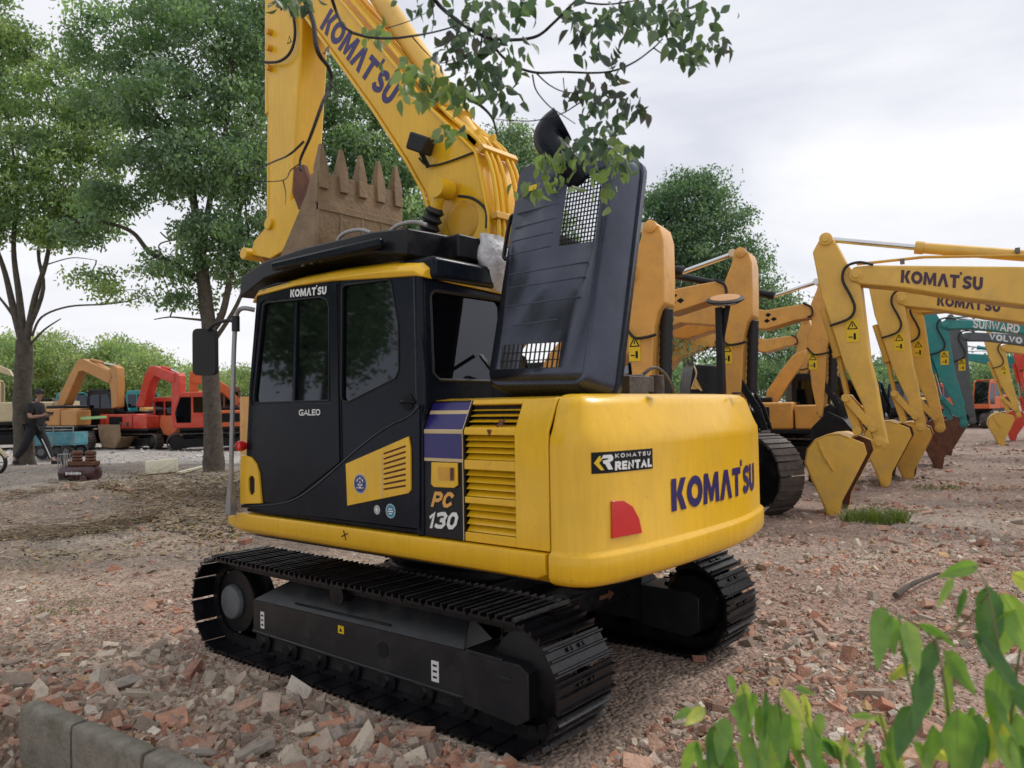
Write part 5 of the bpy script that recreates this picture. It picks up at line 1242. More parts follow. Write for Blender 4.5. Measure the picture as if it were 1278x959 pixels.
def arm_parts(root, paint, boom, arm_, hw=.26, ny=1, cyl=None, rodc=None, bkt=None, inner='rust2', hoses=(), stickers=True, bw=.6, labels=True):
    """boom/arm/bucket: local (x,z) polygons; ny: side towards the camera"""
    mb = MB(); mb.plate([(x, hw*ny, z) for x, z in boom], (0, -2*hw*ny, 0)); bo = mb.build('boom', M[paint], root, bevel=.025, smooth=35, world=False)
    mb = MB(); mb.plate([(x, (hw-.03)*ny, z) for x, z in arm_], (0, -2*(hw-.03)*ny, 0)); ar = mb.build('arm', M[paint], root, bevel=.02, smooth=35, world=False)
    if cyl:
        (a, b, c) = cyl; a, b, c = [Vector((q[0], 0, q[1])) for q in (a, b, c)]   # rod end, gland, barrel end
        mb = MB(); mb.cyl(b, c, .085, 18); mb.cyl(b, b+(c-b).normalized()*.12, .10, 18); cy = mb.build('arm_cylinder', M[paint] if rodc is None else M[rodc], bo, world=False)
        mb = MB(); mb.cyl(a, b, .045, 14); mb.cyl(a-YV*.12, a+YV*.12, .07, 14); mb.build('cylinder_rod', M['chrome'], cy, world=False)
    for h_ in hoses:
        mb = MB(); mb.tube(spline([Vector((x, ny*(hw+dy), z)) for x, z, dy in h_], 5), .022, 7); mb.build('hose', M['rubber'], ar, world=False)
    if bkt:
        near = bkt; n_ = len(near); c = Vector((sum(p[0] for p in near)/n_, 0, sum(p[1] for p in near)/n_))
        mb = MB()
        for y in (bw, -bw+.03): mb.plate([(x, y, z) for x, z in near], (0, -.03, 0))
        mb.mi(0)
        return bo, ar, mb
    return bo, ar, None
# ---- row of machines whose booms come in from the right; profile measured once on the nearest one
HK = (-HR*.87+HF*.5).normalized()
def G2(lat, dep): return LD(lat, dep)
def kroot(name, label, cat, lat, dep, h, back, group=None, dz=0):
    g_ = LD(lat, dep); p = g_-h*back; z = hbase(g_.x, g_.y)
    return thing(name, label, cat, (p.x, p.y, z), math.atan2(h.y, h.x), group)
GRP = 'row of parked excavators with their booms to the right'
tmp = kroot('t', None, None, 5.27, 12.6, HK, 6.3)
def prof(px, y): return [(lambda q: (q.x, q.z))(l2(tmp, a, b, y)) for a, b in px]
K_arm = prof([(1030.6, 291), (1024, 296), (1014, 315), (1019, 340), (1025, 370), (1036, 402), (1053, 456), (1076, 505), (1083, 531), (1093, 559), (1107, 556), (1100, 522), (1093, 480), (1085, 449), (1078, 390), (1074, 356), (1067, 343), (1055, 326), (1044, 305), (1038, 295)], .23)
K_boom0 = prof([(1058, 341), (1066, 333), (1085, 331), (1180, 332), (1278, 333)], .26)
K_boom1 = prof([(1278, 382), (1200, 372), (1120, 359), (1075, 355), (1062, 351)], .26)
K_boom = K_boom0+[(2.4, 3.74), (1.9, 3.60), (1.2, 2.9), (.6, 2.0), (.35, 1.75), (.6, 1.6), (1.2, 2.05), (1.9, 2.75), (2.6, 3.08)]+K_boom1
K_cyl = [prof([(1033, 299)], 0)[0], prof([(1142, 309)], 0)[0], prof([(1420, 330)], 0)[0]]
K_b = prof([(1083, 566), (1079, 553), (1062, 546), (1048, 541), (1033, 542), (1018, 548), (1008, 560), (1005, 577), (1012, 595), (1024, 620), (1034, 645), (1044, 651), (1050, 640), (1052, 625), (1068, 595)], .5)
K_link = [prof([(1057, 497)], .1)[0], prof([(1090, 534)], .1)[0], prof([(1071, 538)], .1)[0]]
K_bc = [prof([(1027, 385)], .12)[0], prof([(1046, 445)], .12)[0], prof([(1057, 497)], .12)[0]]
K_text = [prof([q], .26)[0] for q in ((1124, 353), (1226, 363), (1125, 337))]
K_hose = [(x, z, .03) for x, z in prof([(1090, 331), (1072, 328), (1056, 334), (1052, 350), (1062, 370), (1067, 385), (1060, 398), (1036, 407)], .26)]
K_st = prof([(1064, 413)], .24)[0]
bpy.data.objects.remove(tmp)
def k_machine(lat, dep, label, paint, text=None, tm='letter_dark', inner='rust2', bucketm=None, dz=0, th=.26, back=6.3, bk=1.0, group=GRP, tw=1.0, thin=0.0, tsc=1.0, sw=0.0):
    global K_boom, K_arm, K_b, K_link, K_bc, K_st, K_cyl
    sav = (K_arm, K_b, K_link, K_bc, K_st, K_cyl); px_, pz_ = K_boom0[0]; ca_, sa_ = math.cos(R(sw)), math.sin(R(sw))
    rt = lambda p: (px_+(p[0]-px_)*ca_-(p[1]-pz_)*sa_, pz_+(p[0]-px_)*sa_+(p[1]-pz_)*ca_)
    K_arm, K_b, K_link, K_bc = [[rt(p) for p in l] for l in (K_arm, K_b, K_link, K_bc)]; K_st = rt(K_st); K_cyl = [rt(K_cyl[0])]+list(K_cyl[1:])
    r_ = kroot('excavator', label, 'excavator', lat, dep, HK, back, group)
    body(r_, paint, 1.0)
    bo, ar, mb = arm_parts(r_, paint, K_boom[:14]+[(x, z+thin*min(1, (6.1-x)/1.2)) for x, z in K_boom[14:]], K_arm, .26, 1, K_cyl, hoses=[K_hose], bkt=K_b)
    bm_ = bucketm or paint
    B_ = K_b; wrap = B_[2:11]                                       # back of the bucket
    n_ = len(wrap); ins = offs(wrap, -.035)
    mb.plate([(x, .6, z) for x, z in list(wrap)+list(reversed(ins))], (0, -1.2, 0))
    bu = mb.build('bucket', M[bm_], r_, bevel=.008, world=False)
    cxx = sum(p[0] for p in B_)/len(B_); czz = sum(p[1] for p in B_)/len(B_)
    mb = MB(); mb.plate([(cxx+(x-cxx)*.97, .566, czz+(z-czz)*.97) for x, z in B_], (0, -.004, 0)); mb.plate([(cxx+(x-cxx)*.97, -.566, czz+(z-czz)*.97) for x, z in B_], (0, .004, 0))
    w2_ = [(x, z) for x, z in ins]; mb.plate([(x, .56, z) for x, z in w2_+list(reversed(offs(w2_, -.01)))], (0, -1.12, 0)); mb.build('bucket_lining', M[inner], bu, world=False)
    tip = B_[11]
    for i in range(5):
        y = .54-i*.27; mb = MB(); d = Vector((B_[11][0]-B_[9][0], 0, B_[11][1]-B_[9][1])).normalized(); p0 = Vector((tip[0], y, tip[1]))-d*.12
        mb.bar(p0, p0+d*.12, .09, .07); mb.bar(p0+d*.1, p0+d*.26, .05, .035); mb.build('bucket_tooth', M['rust2'] if inner == 'rust2' else M['rust'], bu, world=False, bevel=.005)
    mb = MB(); q = [Vector((x, .605, z)) for x, z in (B_[10], B_[12])]; c = Vector((tip[0], .615, tip[1]))+ZV*.12; mb.cyl(c-YV*.02, c+YV*.01, .07, 12); mb.build('side_cutter', M[bm_], bu, world=False)
    e = [(B_[5][0]*.8+cxx*.2, B_[5][1]*.8+czz*.2), (B_[9][0]*.45+cxx*.55, B_[9][1]*.45+czz*.55)]
    mb = MB(); mb.bar((e[0][0], .603, e[0][1]), (cxx, .603, czz), .012, .05, up=YV); mb.bar((e[0][0], .603, e[0][1]+.07), (cxx+.1, .603, czz+.13), .012, .05, up=YV); mb.build('bucket_rib', M[bm_], bu, world=False)
    a, b, c = [Vector((p[0], 0, p[1])) for p in K_bc]
    mb = MB(); mb.cyl(a, b, .075, 16); mb.cyl(b-(b-a)*.1, b, .095, 16); cy = mb.build('bucket_cylinder', M[paint], ar, world=False)
    mb = MB(); mb.cyl(b, c, .045, 12); mb.build('cylinder_rod', M['chrome'] if paint != 'row_yellow' else M['row_yellow'], cy, world=False)
    l0, l1, l2_ = [Vector((p[0], 0, p[1])) for p in K_link]
    mb = MB()
    for y in (.22, -.22): mb.bar(l0+YV*y, l1+YV*y, .05, .12); mb.bar(l0+YV*y*.6, l2_+YV*y*.6, .06, .13)
    for q in (l0, l1, l2_): mb.cyl(q-YV*.29, q+YV*.29, .065, 14)
    mb.build('bucket_link', M[paint], ar, bevel=.008, world=False)
    for q in ((K_arm[0][0], K_arm[0][1]-.10), (K_boom0[1][0]-.02, K_boom0[1][1]-.13), (K_arm[9][0]-.05, K_arm[9][1]+.08)): mb = MB(); mb.lathe((q[0], .22, q[1]), YV, [(0, .10), (.05, .10), (.06, .05), (.08, .05)], 14); mb.build('pivot_pin', M[paint], ar, world=False)
    mb = MB(); mb.box((K_st[0], .236, K_st[1]), (.19, .004, .36)); st = mb.build('warning_sticker', M['sign_yellow'], ar, world=False)
    warn_marks(st, K_st[0], K_st[1], .239, 1)
    ys = .262
    for x in (6.2-.9, 6.2-2.4): mb = MB(); mb.box((x, .1, 3.93), (.06, .12, .07)); mb.build('pipe_clamp', M['grey'], bo, world=False)
    mb = MB(); mb.tube([(5.95, .12, 3.96), (5.0, .12, 3.97), (3.7, .12, 3.85), (2.4, .12, 3.95)], .018, 6); mb.tube([(5.95, .05, 3.96), (5.0, .05, 3.97), (3.7, .05, 3.85), (2.4, .05, 3.95)], .018, 6); mb.build('hydraulic_pipe', M[paint], bo, world=False)
    if text:
        a, b, c = [Vector((p[0], ys, p[1])) for p in K_text]
        lettering('brand_lettering', text, a+ZV*(thin*.35), (b-a)*tw, (c-a)*tsc, M[tm], bo, YV, t=th, gap=.08, world=False, off=.004)
    K_arm, K_b, K_link, K_bc, K_st, K_cyl = sav
    return r_, bo, ar, bu
def warn_marks(st, cx, cz, y, ny, s_=1.0):
    mb = MB(); Yn = YV*ny
    def P_(a, b): return Vector((cx+a*s_*(-ny), y, cz+b*s_))
    for a, b in (((-.07, .03), (.07, .03)), ((.07, .03), (0, .15)), ((0, .15), (-.07, .03))): mb.bar(P_(*a), P_(*b), .016*s_, .002, up=YV)
    mb.bar(P_(0, .06), P_(0, .11), .014*s_, .002, up=YV); mb.bar(P_(.03, -.14), P_(.03, -.04), .035*s_, .002, up=YV); mb.bar(P_(-.06, -.10), P_(.0, -.10), .018*s_, .002, up=YV)
    mb.build('warning_symbol', M['void'], st, world=False)
k_machine(5.27, 12.6, 'nearest yellow excavator of the right-hand row, boom lettered in dark plum', 'row_yellow', "KOMAT'SU")
k_machine(7.85, 16.3, 'second yellow excavator of the right-hand row, between the nearest boom and the teal one', 'row_yellow', "KOMAT'SU")
k_machine(8.85, 17.5, 'third yellow excavator of the right-hand row, its lettering half covered by the boom in front', 'row_yellow', "KOMAT'SU", thin=.26, sw=-1)
r_, bo, ar, bu = k_machine(11.35, 21.0, 'teal excavator in the right-hand row with white lettering on its boom', 'teal', 'SUNWARD', 'white', bucketm='rust2', th=.2, tw=.95, thin=.2, tsc=1.15, sw=-2)
k_machine(14.1, 24.8, 'dark grey excavator in the right-hand row next to the teal one', 'grey', 'VOLVO', 'white', bucketm='rust2', th=.25, tw=.8, thin=.15, sw=3)
k_machine(18.9, 30.5, 'small looking yellow excavator behind the grey one at the right', 'row_yellow', None, sw=-3)
k_machine(21.9, 33.5, 'red excavator at the far right end of the row', 'red', None, sw=5)
k_machine(20.5, 36.5, 'pale teal excavator mostly hidden behind the grey arm at right', 'teal', None)

# ---- middle group: booms coming from the left behind the main machine
HA = (HR*.87-HF*.5).normalized(); GRA = 'orange yellow excavators parked behind the main machine'
tmp = kroot('t', None, None, 3.8, 13.5, HA, 6.3)
A_arm = prof([(924, 308), (916, 312), (913, 328), (904, 351), (905, 384), (898, 409), (902, 450), (905, 480), (915, 530), (922, 530), (925, 480), (928, 418), (933, 402), (939, 394), (939, 363), (938, 328), (934, 315)], -.26)
A_boom = prof([(912, 365), (908, 355), (897, 350.5), (860, 357), (837, 362)], -.28)+[(3.4, 4.35), (2.4, 4.2), (1.4, 3.2), (.6, 2.1), (.35, 1.8), (.6, 1.6), (1.2, 2.1), (2.4, 3.3), (3.4, 3.65)]+prof([(836, 392), (860, 384), (884, 376), (906, 372)], -.28)
A_cyl = [prof([(916, 317)], 0)[0], prof([(852, 340)], 0)[0], (2.8, 4.95)]
A_hose = [(x, z, .03) for x, z in prof([(893, 350), (905, 356), (907, 368), (900, 372)], -.26)]
A_hose2 = [(x, z, .03) for x, z in prof([(899, 420), (908, 430), (920, 430), (932, 427)], -.26)]
A_st = prof([(907, 441)], -.27)[0]
A_bc = [prof([(936, 400)], 0)[0], prof([(934, 478)], 0)[0]]
A_logo = prof([(841, 374)], -.28)[0]
A_mark = prof([(891, 400)], -.28)[0]
bpy.data.objects.remove(tmp)
def a_machine(lat, dep, label, h=HA, paint='orange_yellow', logo=True, fw=0.0, flip=1):
    global A_arm, A_boom, A_cyl, A_hose, A_hose2, A_st, A_bc, A_logo
    r_ = kroot('excavator', label, 'excavator', lat, dep, h, 6.3-fw, GRA)
    sav = (A_arm, A_boom, A_cyl, A_hose, A_hose2, A_st, A_bc, A_logo)
    sh = lambda p: (p[0]-fw,)+tuple(p[1:]); fx = lambda p: ((p[0] if p[0] < 1.2 else 1.2+(p[0]-1.2)*(5.1-fw)/5.1),)+tuple(p[1:])
    A_arm, A_hose, A_hose2, A_bc = [[sh(p) for p in l] for l in (A_arm, A_hose, A_hose2, A_bc)]; A_boom = [fx(p) for p in A_boom]; A_st, A_logo = sh(A_st), sh(A_logo); A_cyl = [sh(A_cyl[0]), sh(A_cyl[1]), fx(A_cyl[2])]
    body(r_, paint, 1.0)
    bo, ar, _ = arm_parts(r_, paint, A_boom, A_arm, .28, -1, A_cyl, rodc='black', hoses=[A_hose, A_hose2])
    a, b = [Vector((p[0]+.06, 0, p[1])) for p in A_bc]
    mb = MB(); mb.lathe(a, b-a, [(0, .06), (.02, .09)]+[(.1+.06*i, .085+.012*(i % 2)) for i in range(18)]+[(1.25, .085), ((b-a).length, .085)], 14); mb.build('bucket_cylinder', M['rubber'], ar, world=False)
    mb = MB(); mb.cyl(b, b+(b-a)*.45, .045, 12); mb.build('cylinder_rod', M['chrome'], ar, world=False)
    mb = MB(); mb.box((A_st[0], -.256, A_st[1]), (.17, .004, .36)); st = mb.build('warning_sticker', M['sign_yellow'], ar, world=False)
    warn_marks(st, A_st[0], A_st[1], -.259, -1)
    if logo:
        mb = MB()
        for dx, dz in ((0, .07), (.12, -.03), (-.03, -.06)): c = Vector((A_logo[0]+dx, -.284, A_logo[1]+dz)); mb.add([c-XV*.07, c+ZV*.05, c+XV*.07, c-ZV*.05], [(0, 1, 2, 3)])
        mb.build('diamond_marks', M['void'], bo, world=False, fixn=False)
    # bucket: dark, hanging under the arm, opening back towards the machine
    ax, az = A_arm[8][0]+.05, A_arm[8][1]; B_ = [(ax+.15, az+.1), (ax+.45, az-.05), (ax+.75, az-.45), (ax+.7, az-.95), (ax+.35, az-1.3), (ax+.0, az-1.45), (ax-.25, az-1.35), (ax-.15, az-.2)]
    if flip < 0: B_ = [(2*ax-x, z) for x, z in B_]
    mb = MB()
    for y in (.5, -.47): mb.plate([(x, y, z) for x, z in B_], (0, -.03, 0))
    w_ = B_[:6]; mb.plate([(x, .5, z) for x, z in w_+list(reversed(offs(w_, .035)))], (0, -1.0, 0)); bu = mb.build('bucket', M['black'], r_, bevel=.01, world=False)
    for i in range(5): mb = MB(); y = .42-i*.21; mb.bar((B_[5][0]+.06, y, B_[5][1]+.02), (B_[5][0]-.22, y, B_[5][1]-.02), .07, .05); mb.build('bucket_tooth', M['steel_dirty'], bu, world=False)
    mb = MB()
    for y in (.16, -.2): mb.bar((ax+.05, y, az+.75), (ax+.35, y, az+.25), .04, .12); mb.bar((ax+.35, y, az+.25), (ax+.45, y, az-.1), .04, .12); mb.plate([(ax-.1, y, az+.1), (ax+.2, y, az+.3), (ax+.5, y, az), (ax+.1, y, az-.15)], (0, .04, 0))
    mb.build('bucket_link', M['black'], ar, world=False, bevel=.01)
    mb = MB(); mb.lathe((A_arm[0][0], -.2, A_arm[0][1]-.1), -YV, [(0, .09), (.08, .09), (.1, .05)], 14); mb.build('pivot_pin', M['orange_yellow'], ar, world=False)
    (A_arm, A_boom, A_cyl, A_hose, A_hose2, A_st, A_bc, A_logo) = sav
    return r_
a_machine(1.86, 11.2, 'orange yellow excavator whose tall arm stands right beside the open black hood', fw=1.7)
a_machine(3.8, 13.5, 'orange yellow excavator with its arm behind the round mirror and diamond marks on its boom', flip=-1)
a_machine(6.62, 17.0, 'orange yellow excavator whose arm ends left of the nearest yellow bucket')
a_machine(5.45, 19.6, 'farther orange yellow excavator whose boom shows below the one with diamond marks', logo=False)
a_machine(9.3, 25.2, 'farthest orange yellow excavator whose boom shows beside the nearest yellow arm', logo=False)

# ---- undercarriage peeking out right of the counterweight
hU = (HR*.55-HF*.83).normalized()
e_ = LD(4.28, 12.0); c_ = e_-hU*1.9
UC = thing('undercarriage', 'muddy crawler undercarriage showing right of the main counterweight', 'undercarriage', (c_.x, c_.y, hbase(c_.x, c_.y)), math.atan2(hU.y, hU.x))
track_simple(UC, .0, 3.8, 1.28, .58, M['steel_dirty'], 40); track_simple(UC, -2.1, 3.8, 1.28, .58, M['steel_dirty'], 40)
mb = MB(); mb.box((0, -1.05, .6), (1.4, 1.6, .35)); mb.lathe((0, -1.05, .75), ZV, [(0, .5), (.25, .5)], 24); mb.build('carbody', M['black'], UC, bevel=.03, world=False)

# ---- round mirror on a black post
c = at(898, 384, 11.0); g0 = hbase(c.x, c.y)
RM = thing('mirror_post', 'black post carrying a round convex mirror above the counterweight', 'mirror', (c.x, c.y, g0))
mb = MB(); mb.bb((c.x-.05, c.y-.05, g0), (c.x+.05, c.y+.05, c.z)); mb.build('post', M['black'], RM, bevel=.01)
mb = MB(); cc = at(905, 374, 10.9); ax_ = (-ZV*.93+HF*.32+HR*.12).normalized(); mb.lathe(cc-ax_*.03, ax_, [(0, .20), (.01, .24), (.02, .262), (.04, .262), (.045, .235)], 28); mh = mb.build('mirror_rim', M['rubber'], RM); mb = MB(); mb.lathe(cc-ax_*.037, ax_, [(0, .16), (.004, .205), (.012, .21)], 28); mb.build('mirror_back', M['tan'], mh)
mb = MB(); mb.lathe(cc+ax_*.02, ax_, [(0, .235), (.01, .234), (.03, .2), (.045, .12), (.05, .03)], 28); mb.build('mirror_glass', M['chrome'], mh)
mb = MB(); mb.plate([Vector((c.x, c.y, c.z-.1)), Vector((c.x, c.y, c.z-.75)), Vector((c.x, c.y, c.z-.85))+HR*-.06, cc-ax_*.03+HR*.1], HF*.03); mb.build('bracket', M['black'], RM)
c = at(885, 470, 11.5)
BX = thing('black_engine_cover', 'black angular machine cover standing behind the yellow counterweight', 'machine cover', (c.x, c.y, hbase(c.x, c.y)))
mb = MB(); mb.plate([at(866, 455, 11.5), at(899, 456, 11.5), at(903, 484, 11.5), at(903, 640, 11.5), at(862, 640, 11.5), at(862, 484, 11.5)], HF*.8); mb.build('cover', M['black'], BX, bevel=.03)
mb = MB(); q = [at(863, 486, 11.4), at(868, 471, 11.4), at(876, 486, 11.4)]; mb.plate(q, HF*.05); mb.build('cover_tab', M['yellow_old'], BX)
mb = MB(); mb.tube(spline([at(866, 457, 11.45), at(869, 466, 11.4), at(867, 480, 11.4), at(876, 488, 11.4)], 4), .012, 6); mb.build('cable', M['pale'], BX)

# ---- machine further back between the arms
def px_machine(label, root_px, dep, h, paint, boom=None, arm=None, bucket=None, s=.85, cab='black', hw=.2, bm_='black', cyl=None, gp='excavators standing in the yard at the left', tm='steel_dirty', bwid=.45, gl='glass', y0=-.0):
    c = at(root_px, 500, dep); z = hbase(c.x, c.y)
    r_ = thing('excavator', label, 'excavator', (c.x, c.y, z), math.atan2(h.y, h.x), gp); body(r_, paint, s, cab, tm, cab_glass=gl)
    ny = -1 if (ROOTM[r_.name].to_3x3() @ YV).dot(HF) > 0 else 1
    def pr(px): return [(lambda q: (q.x, q.z))(l2(r_, a, b, ny*hw+y0)) for a, b in px]
    if boom: mb = MB(); mb.plate([(x, ny*hw+y0, z_) for x, z_ in pr(boom)], (0, -2*hw*ny, 0)); bo = mb.build('boom', M[paint], r_, bevel=.02, world=False)
    if arm: mb = MB(); mb.plate([(x, ny*(hw-.03)+y0, z_) for x, z_ in pr(arm)], (0, -2*(hw-.03)*ny, 0)); ar = mb.build('arm', M[paint], r_, bevel=.02, world=False)
    if cyl:
        a, b, c = [Vector((q[0], y0, q[1])) for q in pr(cyl)]; mb = MB(); mb.cyl(a, b, .06, 12); cy = mb.build('arm_cylinder', M[paint], bo, world=False); mb = MB(); mb.cyl(b, c, .035, 10); mb.build('cylinder_rod', M['chrome'], cy, world=False)
    if bucket:
        B_ = pr(bucket); mb = MB()
        for y in (bwid, -bwid+.03): mb.plate([(x, y+y0, z_) for x, z_ in B_], (0, -.03, 0))
        w_ = B_[:-1]; mb.plate([(x, bwid+y0, z_) for x, z_ in w_+list(reversed(offs(w_, -.03)))], (0, -2*bwid, 0)); bu = mb.build('bucket', M[bm_], r_, bevel=.008, world=False)
        lx, lz = B_[-1]
        for i in range(4): mb = MB(); y = y0+bwid*.85-i*bwid*.56; mb.box((lx, y, lz), (.08, .06, .16)); mb.build('bucket_tooth', M['steel_dirty'], bu, world=False)
    return r_
px_machine('dark excavator with an orange boom far back between the two orange arms', 985, 23, (HR*.9-HF*.4).normalized(), 'orange_yellow', boom=[(955, 500), (957, 488), (975, 462), (990, 443), (1005, 437), (1003, 452), (985, 478), (966, 508)], s=.9, gp=GRA)
hL = (HR*.93-HF*.36).normalized()
M['strip'] = mat('pale_green_reflective_strip', (.35, .62, .25), .4, var=.1)
px_machine('yellow excavator far back between the third orange arm and the nearest yellow arm', 1042, 27, (HR*.8-HF*.6).normalized(), 'row_yellow', boom=[(1018, 512), (1020, 495), (1032, 462), (1044, 440), (1058, 438), (1056, 452), (1046, 460), (1034, 490), (1030, 512)], s=.85, gp=GRA)
px_machine('yellow excavator far beyond the second and third buckets', 1118, 44, (HR*-.8-HF*.6).normalized(), 'row_yellow', s=.95, gp='excavators far beyond the right-hand row')
px_machine('orange excavator far beyond the small looking yellow bucket', 1222, 50, (HR*-.8-HF*.6).normalized(), 'orange', s=1.0, gp='excavators far beyond the right-hand row', cab='orange')
px_machine('red excavator far beyond the teal arm', 1168, 56, (HR*-.9-HF*.4).normalized(), 'red', s=1.0, gp='excavators far beyond the right-hand row', cab='red')
TX = px_machine('tan excavator with a dark cab and a grooved dark bucket in front of it', 100, 30, hL, 'tan',
   boom=[(70, 508), (74, 494), (88, 465), (97, 449), (103, 448), (135, 463), (139, 470), (135, 479), (103, 463), (98, 464), (79, 508)],
   arm=[(135, 462), (139, 455), (145, 459), (146, 480), (145, 508), (138, 510), (137, 488), (134, 474)],
   bucket=[(131, 530), (133, 545), (137, 557), (152, 558), (159, 545), (157, 530)], bm_='rust', s=.76, cyl=[(108, 449), (124, 453), (139, 456)], bwid=.5)
mb = MB(); mb.bar(at(100, 522.5, 28.9), at(133, 520.5, 28.9), .03, .10); mb.build('reflective_strip', M['strip'], TX)
px_machine('red excavator with a pale windowed cab left of the trunk', 184, 30, hL, 'red',
   boom=[(169, 508), (172, 498), (181, 466), (187, 457), (193, 457), (217, 466), (218, 476), (212, 478), (192, 469), (187, 478), (179, 508)],
   arm=[(213, 468), (219, 465), (223, 469), (223, 500), (222, 518), (213, 518), (213, 490)],
   bucket=[(208, 519), (206, 530), (211, 541), (220, 544), (228, 533), (232, 520)], bm_='orange', s=.66, cab='red', gl='glass_light', cyl=[(197, 458), (208, 461), (219, 466)])
px_machine('orange red excavator with a black bucket, partly behind the tree trunk', 262, 28.5, (HR*-.9-HF*.4).normalized(), 'orange',
   boom=[(236, 470), (240, 463), (262, 468), (285, 482), (300, 500), (296, 508), (280, 492), (258, 480), (240, 478)],
   arm=[(237, 464), (246, 464), (248, 490), (248, 518), (240, 519), (236, 495)],
   bucket=[(226, 527), (224, 540), (232, 547), (246, 545), (254, 535), (252, 522)], bm_='black', s=.70, cab='red')
px_machine('cream and yellow excavator at the far left edge', 10, 31, (-HR*.9-HF*.4).normalized(), 'cream', s=.9, cab='cream', boom=[(-30, 470), (-10, 452), (12, 462), (16, 470), (-8, 463), (-30, 482)], gl='glass')
px_machine('teal excavator behind the walking person and the blue cart', 62, 36, hL, 'teal', s=.78, cab='teal', gl='glass_light')
px_machine('dark teal excavator between the tan and the red machine', 150, 38, hL, 'teal', s=.82, cab='teal')
px_machine('orange excavator right of the tree trunk, seen past the handrail', 292, 33, (-HR*.8-HF*.6).normalized(), 'orange', s=.8, cab='rust2')
px_machine('faded orange excavator standing far behind the tree trunk', 232, 37, hL, 'orange_yellow', s=.8, cab='orange_yellow')

# ---- blue cart
c = ground(75, 560); c = LD(ldof(c.x, c.y)[0]*.93, 24.5); lat, dep = (76-639)/971*24.5, 24.5; c = LD(lat, dep); z0 = hbase(c.x, c.y)
CT = thing('cargo_cart', 'small faded blue cargo cart with low side boards behind the walking person', 'cart', (c.x, c.y, z0), math.atan2(HR.y, HR.x))
mb = MB(); mb.bb((-.62, -.4, .42), (.62, .4, .47)); mb.build('bed', M['blue_cart'], CT, world=False)
for y in (-.4, .4): mb = MB(); mb.bb((-.62, y-.015, .47), (.62, y+.015, .82)); mb.build('side_board', M['blue_cart'], CT, world=False, bevel=.008)
for x in (-.62, .62): mb = MB(); mb.bb((x-.015, -.38, .47), (x+.015, .38, .82)); mb.build('end_board', M['blue_cart'], CT, world=False, bevel=.008)
mb = MB()
for z in (.9, 1.0): mb.tube([(-.6, -.42, z), (.62, -.42, z)], .015, 6)
for x in (-.6, 0, .62): mb.tube([(x, -.42, .45), (x, -.42, 1.0)], .015, 6)
mb.build('side_rail', M['tube'], CT, world=False)
for x, y in ((-.35, -.42), (-.35, .42), (.4, -.42), (.4, .42)):
    mb = MB(); mb.lathe((x, y-.05, .22), YV, [(0, .12), (.01, .21), (.09, .21), (.1, .12)], 20); wl = mb.build('wheel', M['rubber'], CT, world=False); mb = MB(); mb.lathe((x, y-.055, .22), YV, [(0, .05), (.002, .11), (.108, .11), (.11, .05)], 14); mb.build('rim', M['grey'], wl, world=False)
# ---- air compressor on the road
c = ground(100, 601); ang = math.atan2(HR.y, HR.x)-.15; z0 = gz(c.x, c.y); dpc = ldof(c.x, c.y)[1]; kq = 53/971*dpc
AC = thing('air_compressor', 'small dark maroon air compressor with two cylinder heads on the road', 'air compressor', (c.x, c.y, z0), ang)
q = kq/2
mb = MB(); mb.lathe((-q, 0, q*.42), XV, [(0, q*.12), (q*.06, q*.30), (q*.2, q*.38), (q*1.8, q*.38), (q*1.94, q*.30), (q*2, q*.12)], 24); tk = mb.build('tank', M['maroon'], AC, world=False)
mb = MB()
for i in range(9): mb.box((-q*.42+i*q*.09, -q*.383, q*(.42+.012*(i % 2))), (q*.065, .003, q*(.11 if i % 3 else .15)))
mb.build('tank_print', M['white'], tk, world=False)
for x in (-.15, .55):
    mb = MB(); mb.lathe((x*q, 0, q*.78), ZV, [(0, q*.24)]+[(q*(.05+.07*i), q*(.20+.05*(i % 2))) for i in range(8)]+[(q*.62, q*.24), (q*.68, q*.16)], 18); mb.build('cylinder_head', M['brass'], AC, world=False)
mb = MB(); mb.bb((-q*.5, -q*.22, q*.76), (q*.9, q*.22, q*.98)); mb.build('motor_block', M['brass'], AC, bevel=.02, world=False)
mb = MB()
for i in range(4): mb.tube([(-q*.95, -q*.25+i*q*.17, q*.6), (-q*.95, -q*.25+i*q*.17, q*1.3), (-q*.6, -q*.25+i*q*.17, q*1.3), (-q*.6, -q*.25+i*q*.17, q*.7)], .012, 6)
mb.tube([(-q*.95, -q*.25, q*1.3), (-q*.95, q*.26, q*1.3)], .012, 6); mb.build('guard_cage', M['tube'], AC, world=False)
mb = MB(); mb.tube([(-q*.9, 0, q*.8), (-q*1.0, 0, q*1.3), (-q*.85, 0, q*1.6)], .015, 6); mb.build('handle', M['rubber'], AC, world=False)
for x in (-.6, .5):
    for y in (-.42, .42): mb = MB(); mb.lathe((x*q, y*q-.02, q*.17), YV, [(0, q*.1), (.005, q*.17), (.04, q*.17), (.045, q*.1)], 16); mb.build('wheel', M['rubber'] if x < 0 else M['maroon'], AC, world=False)
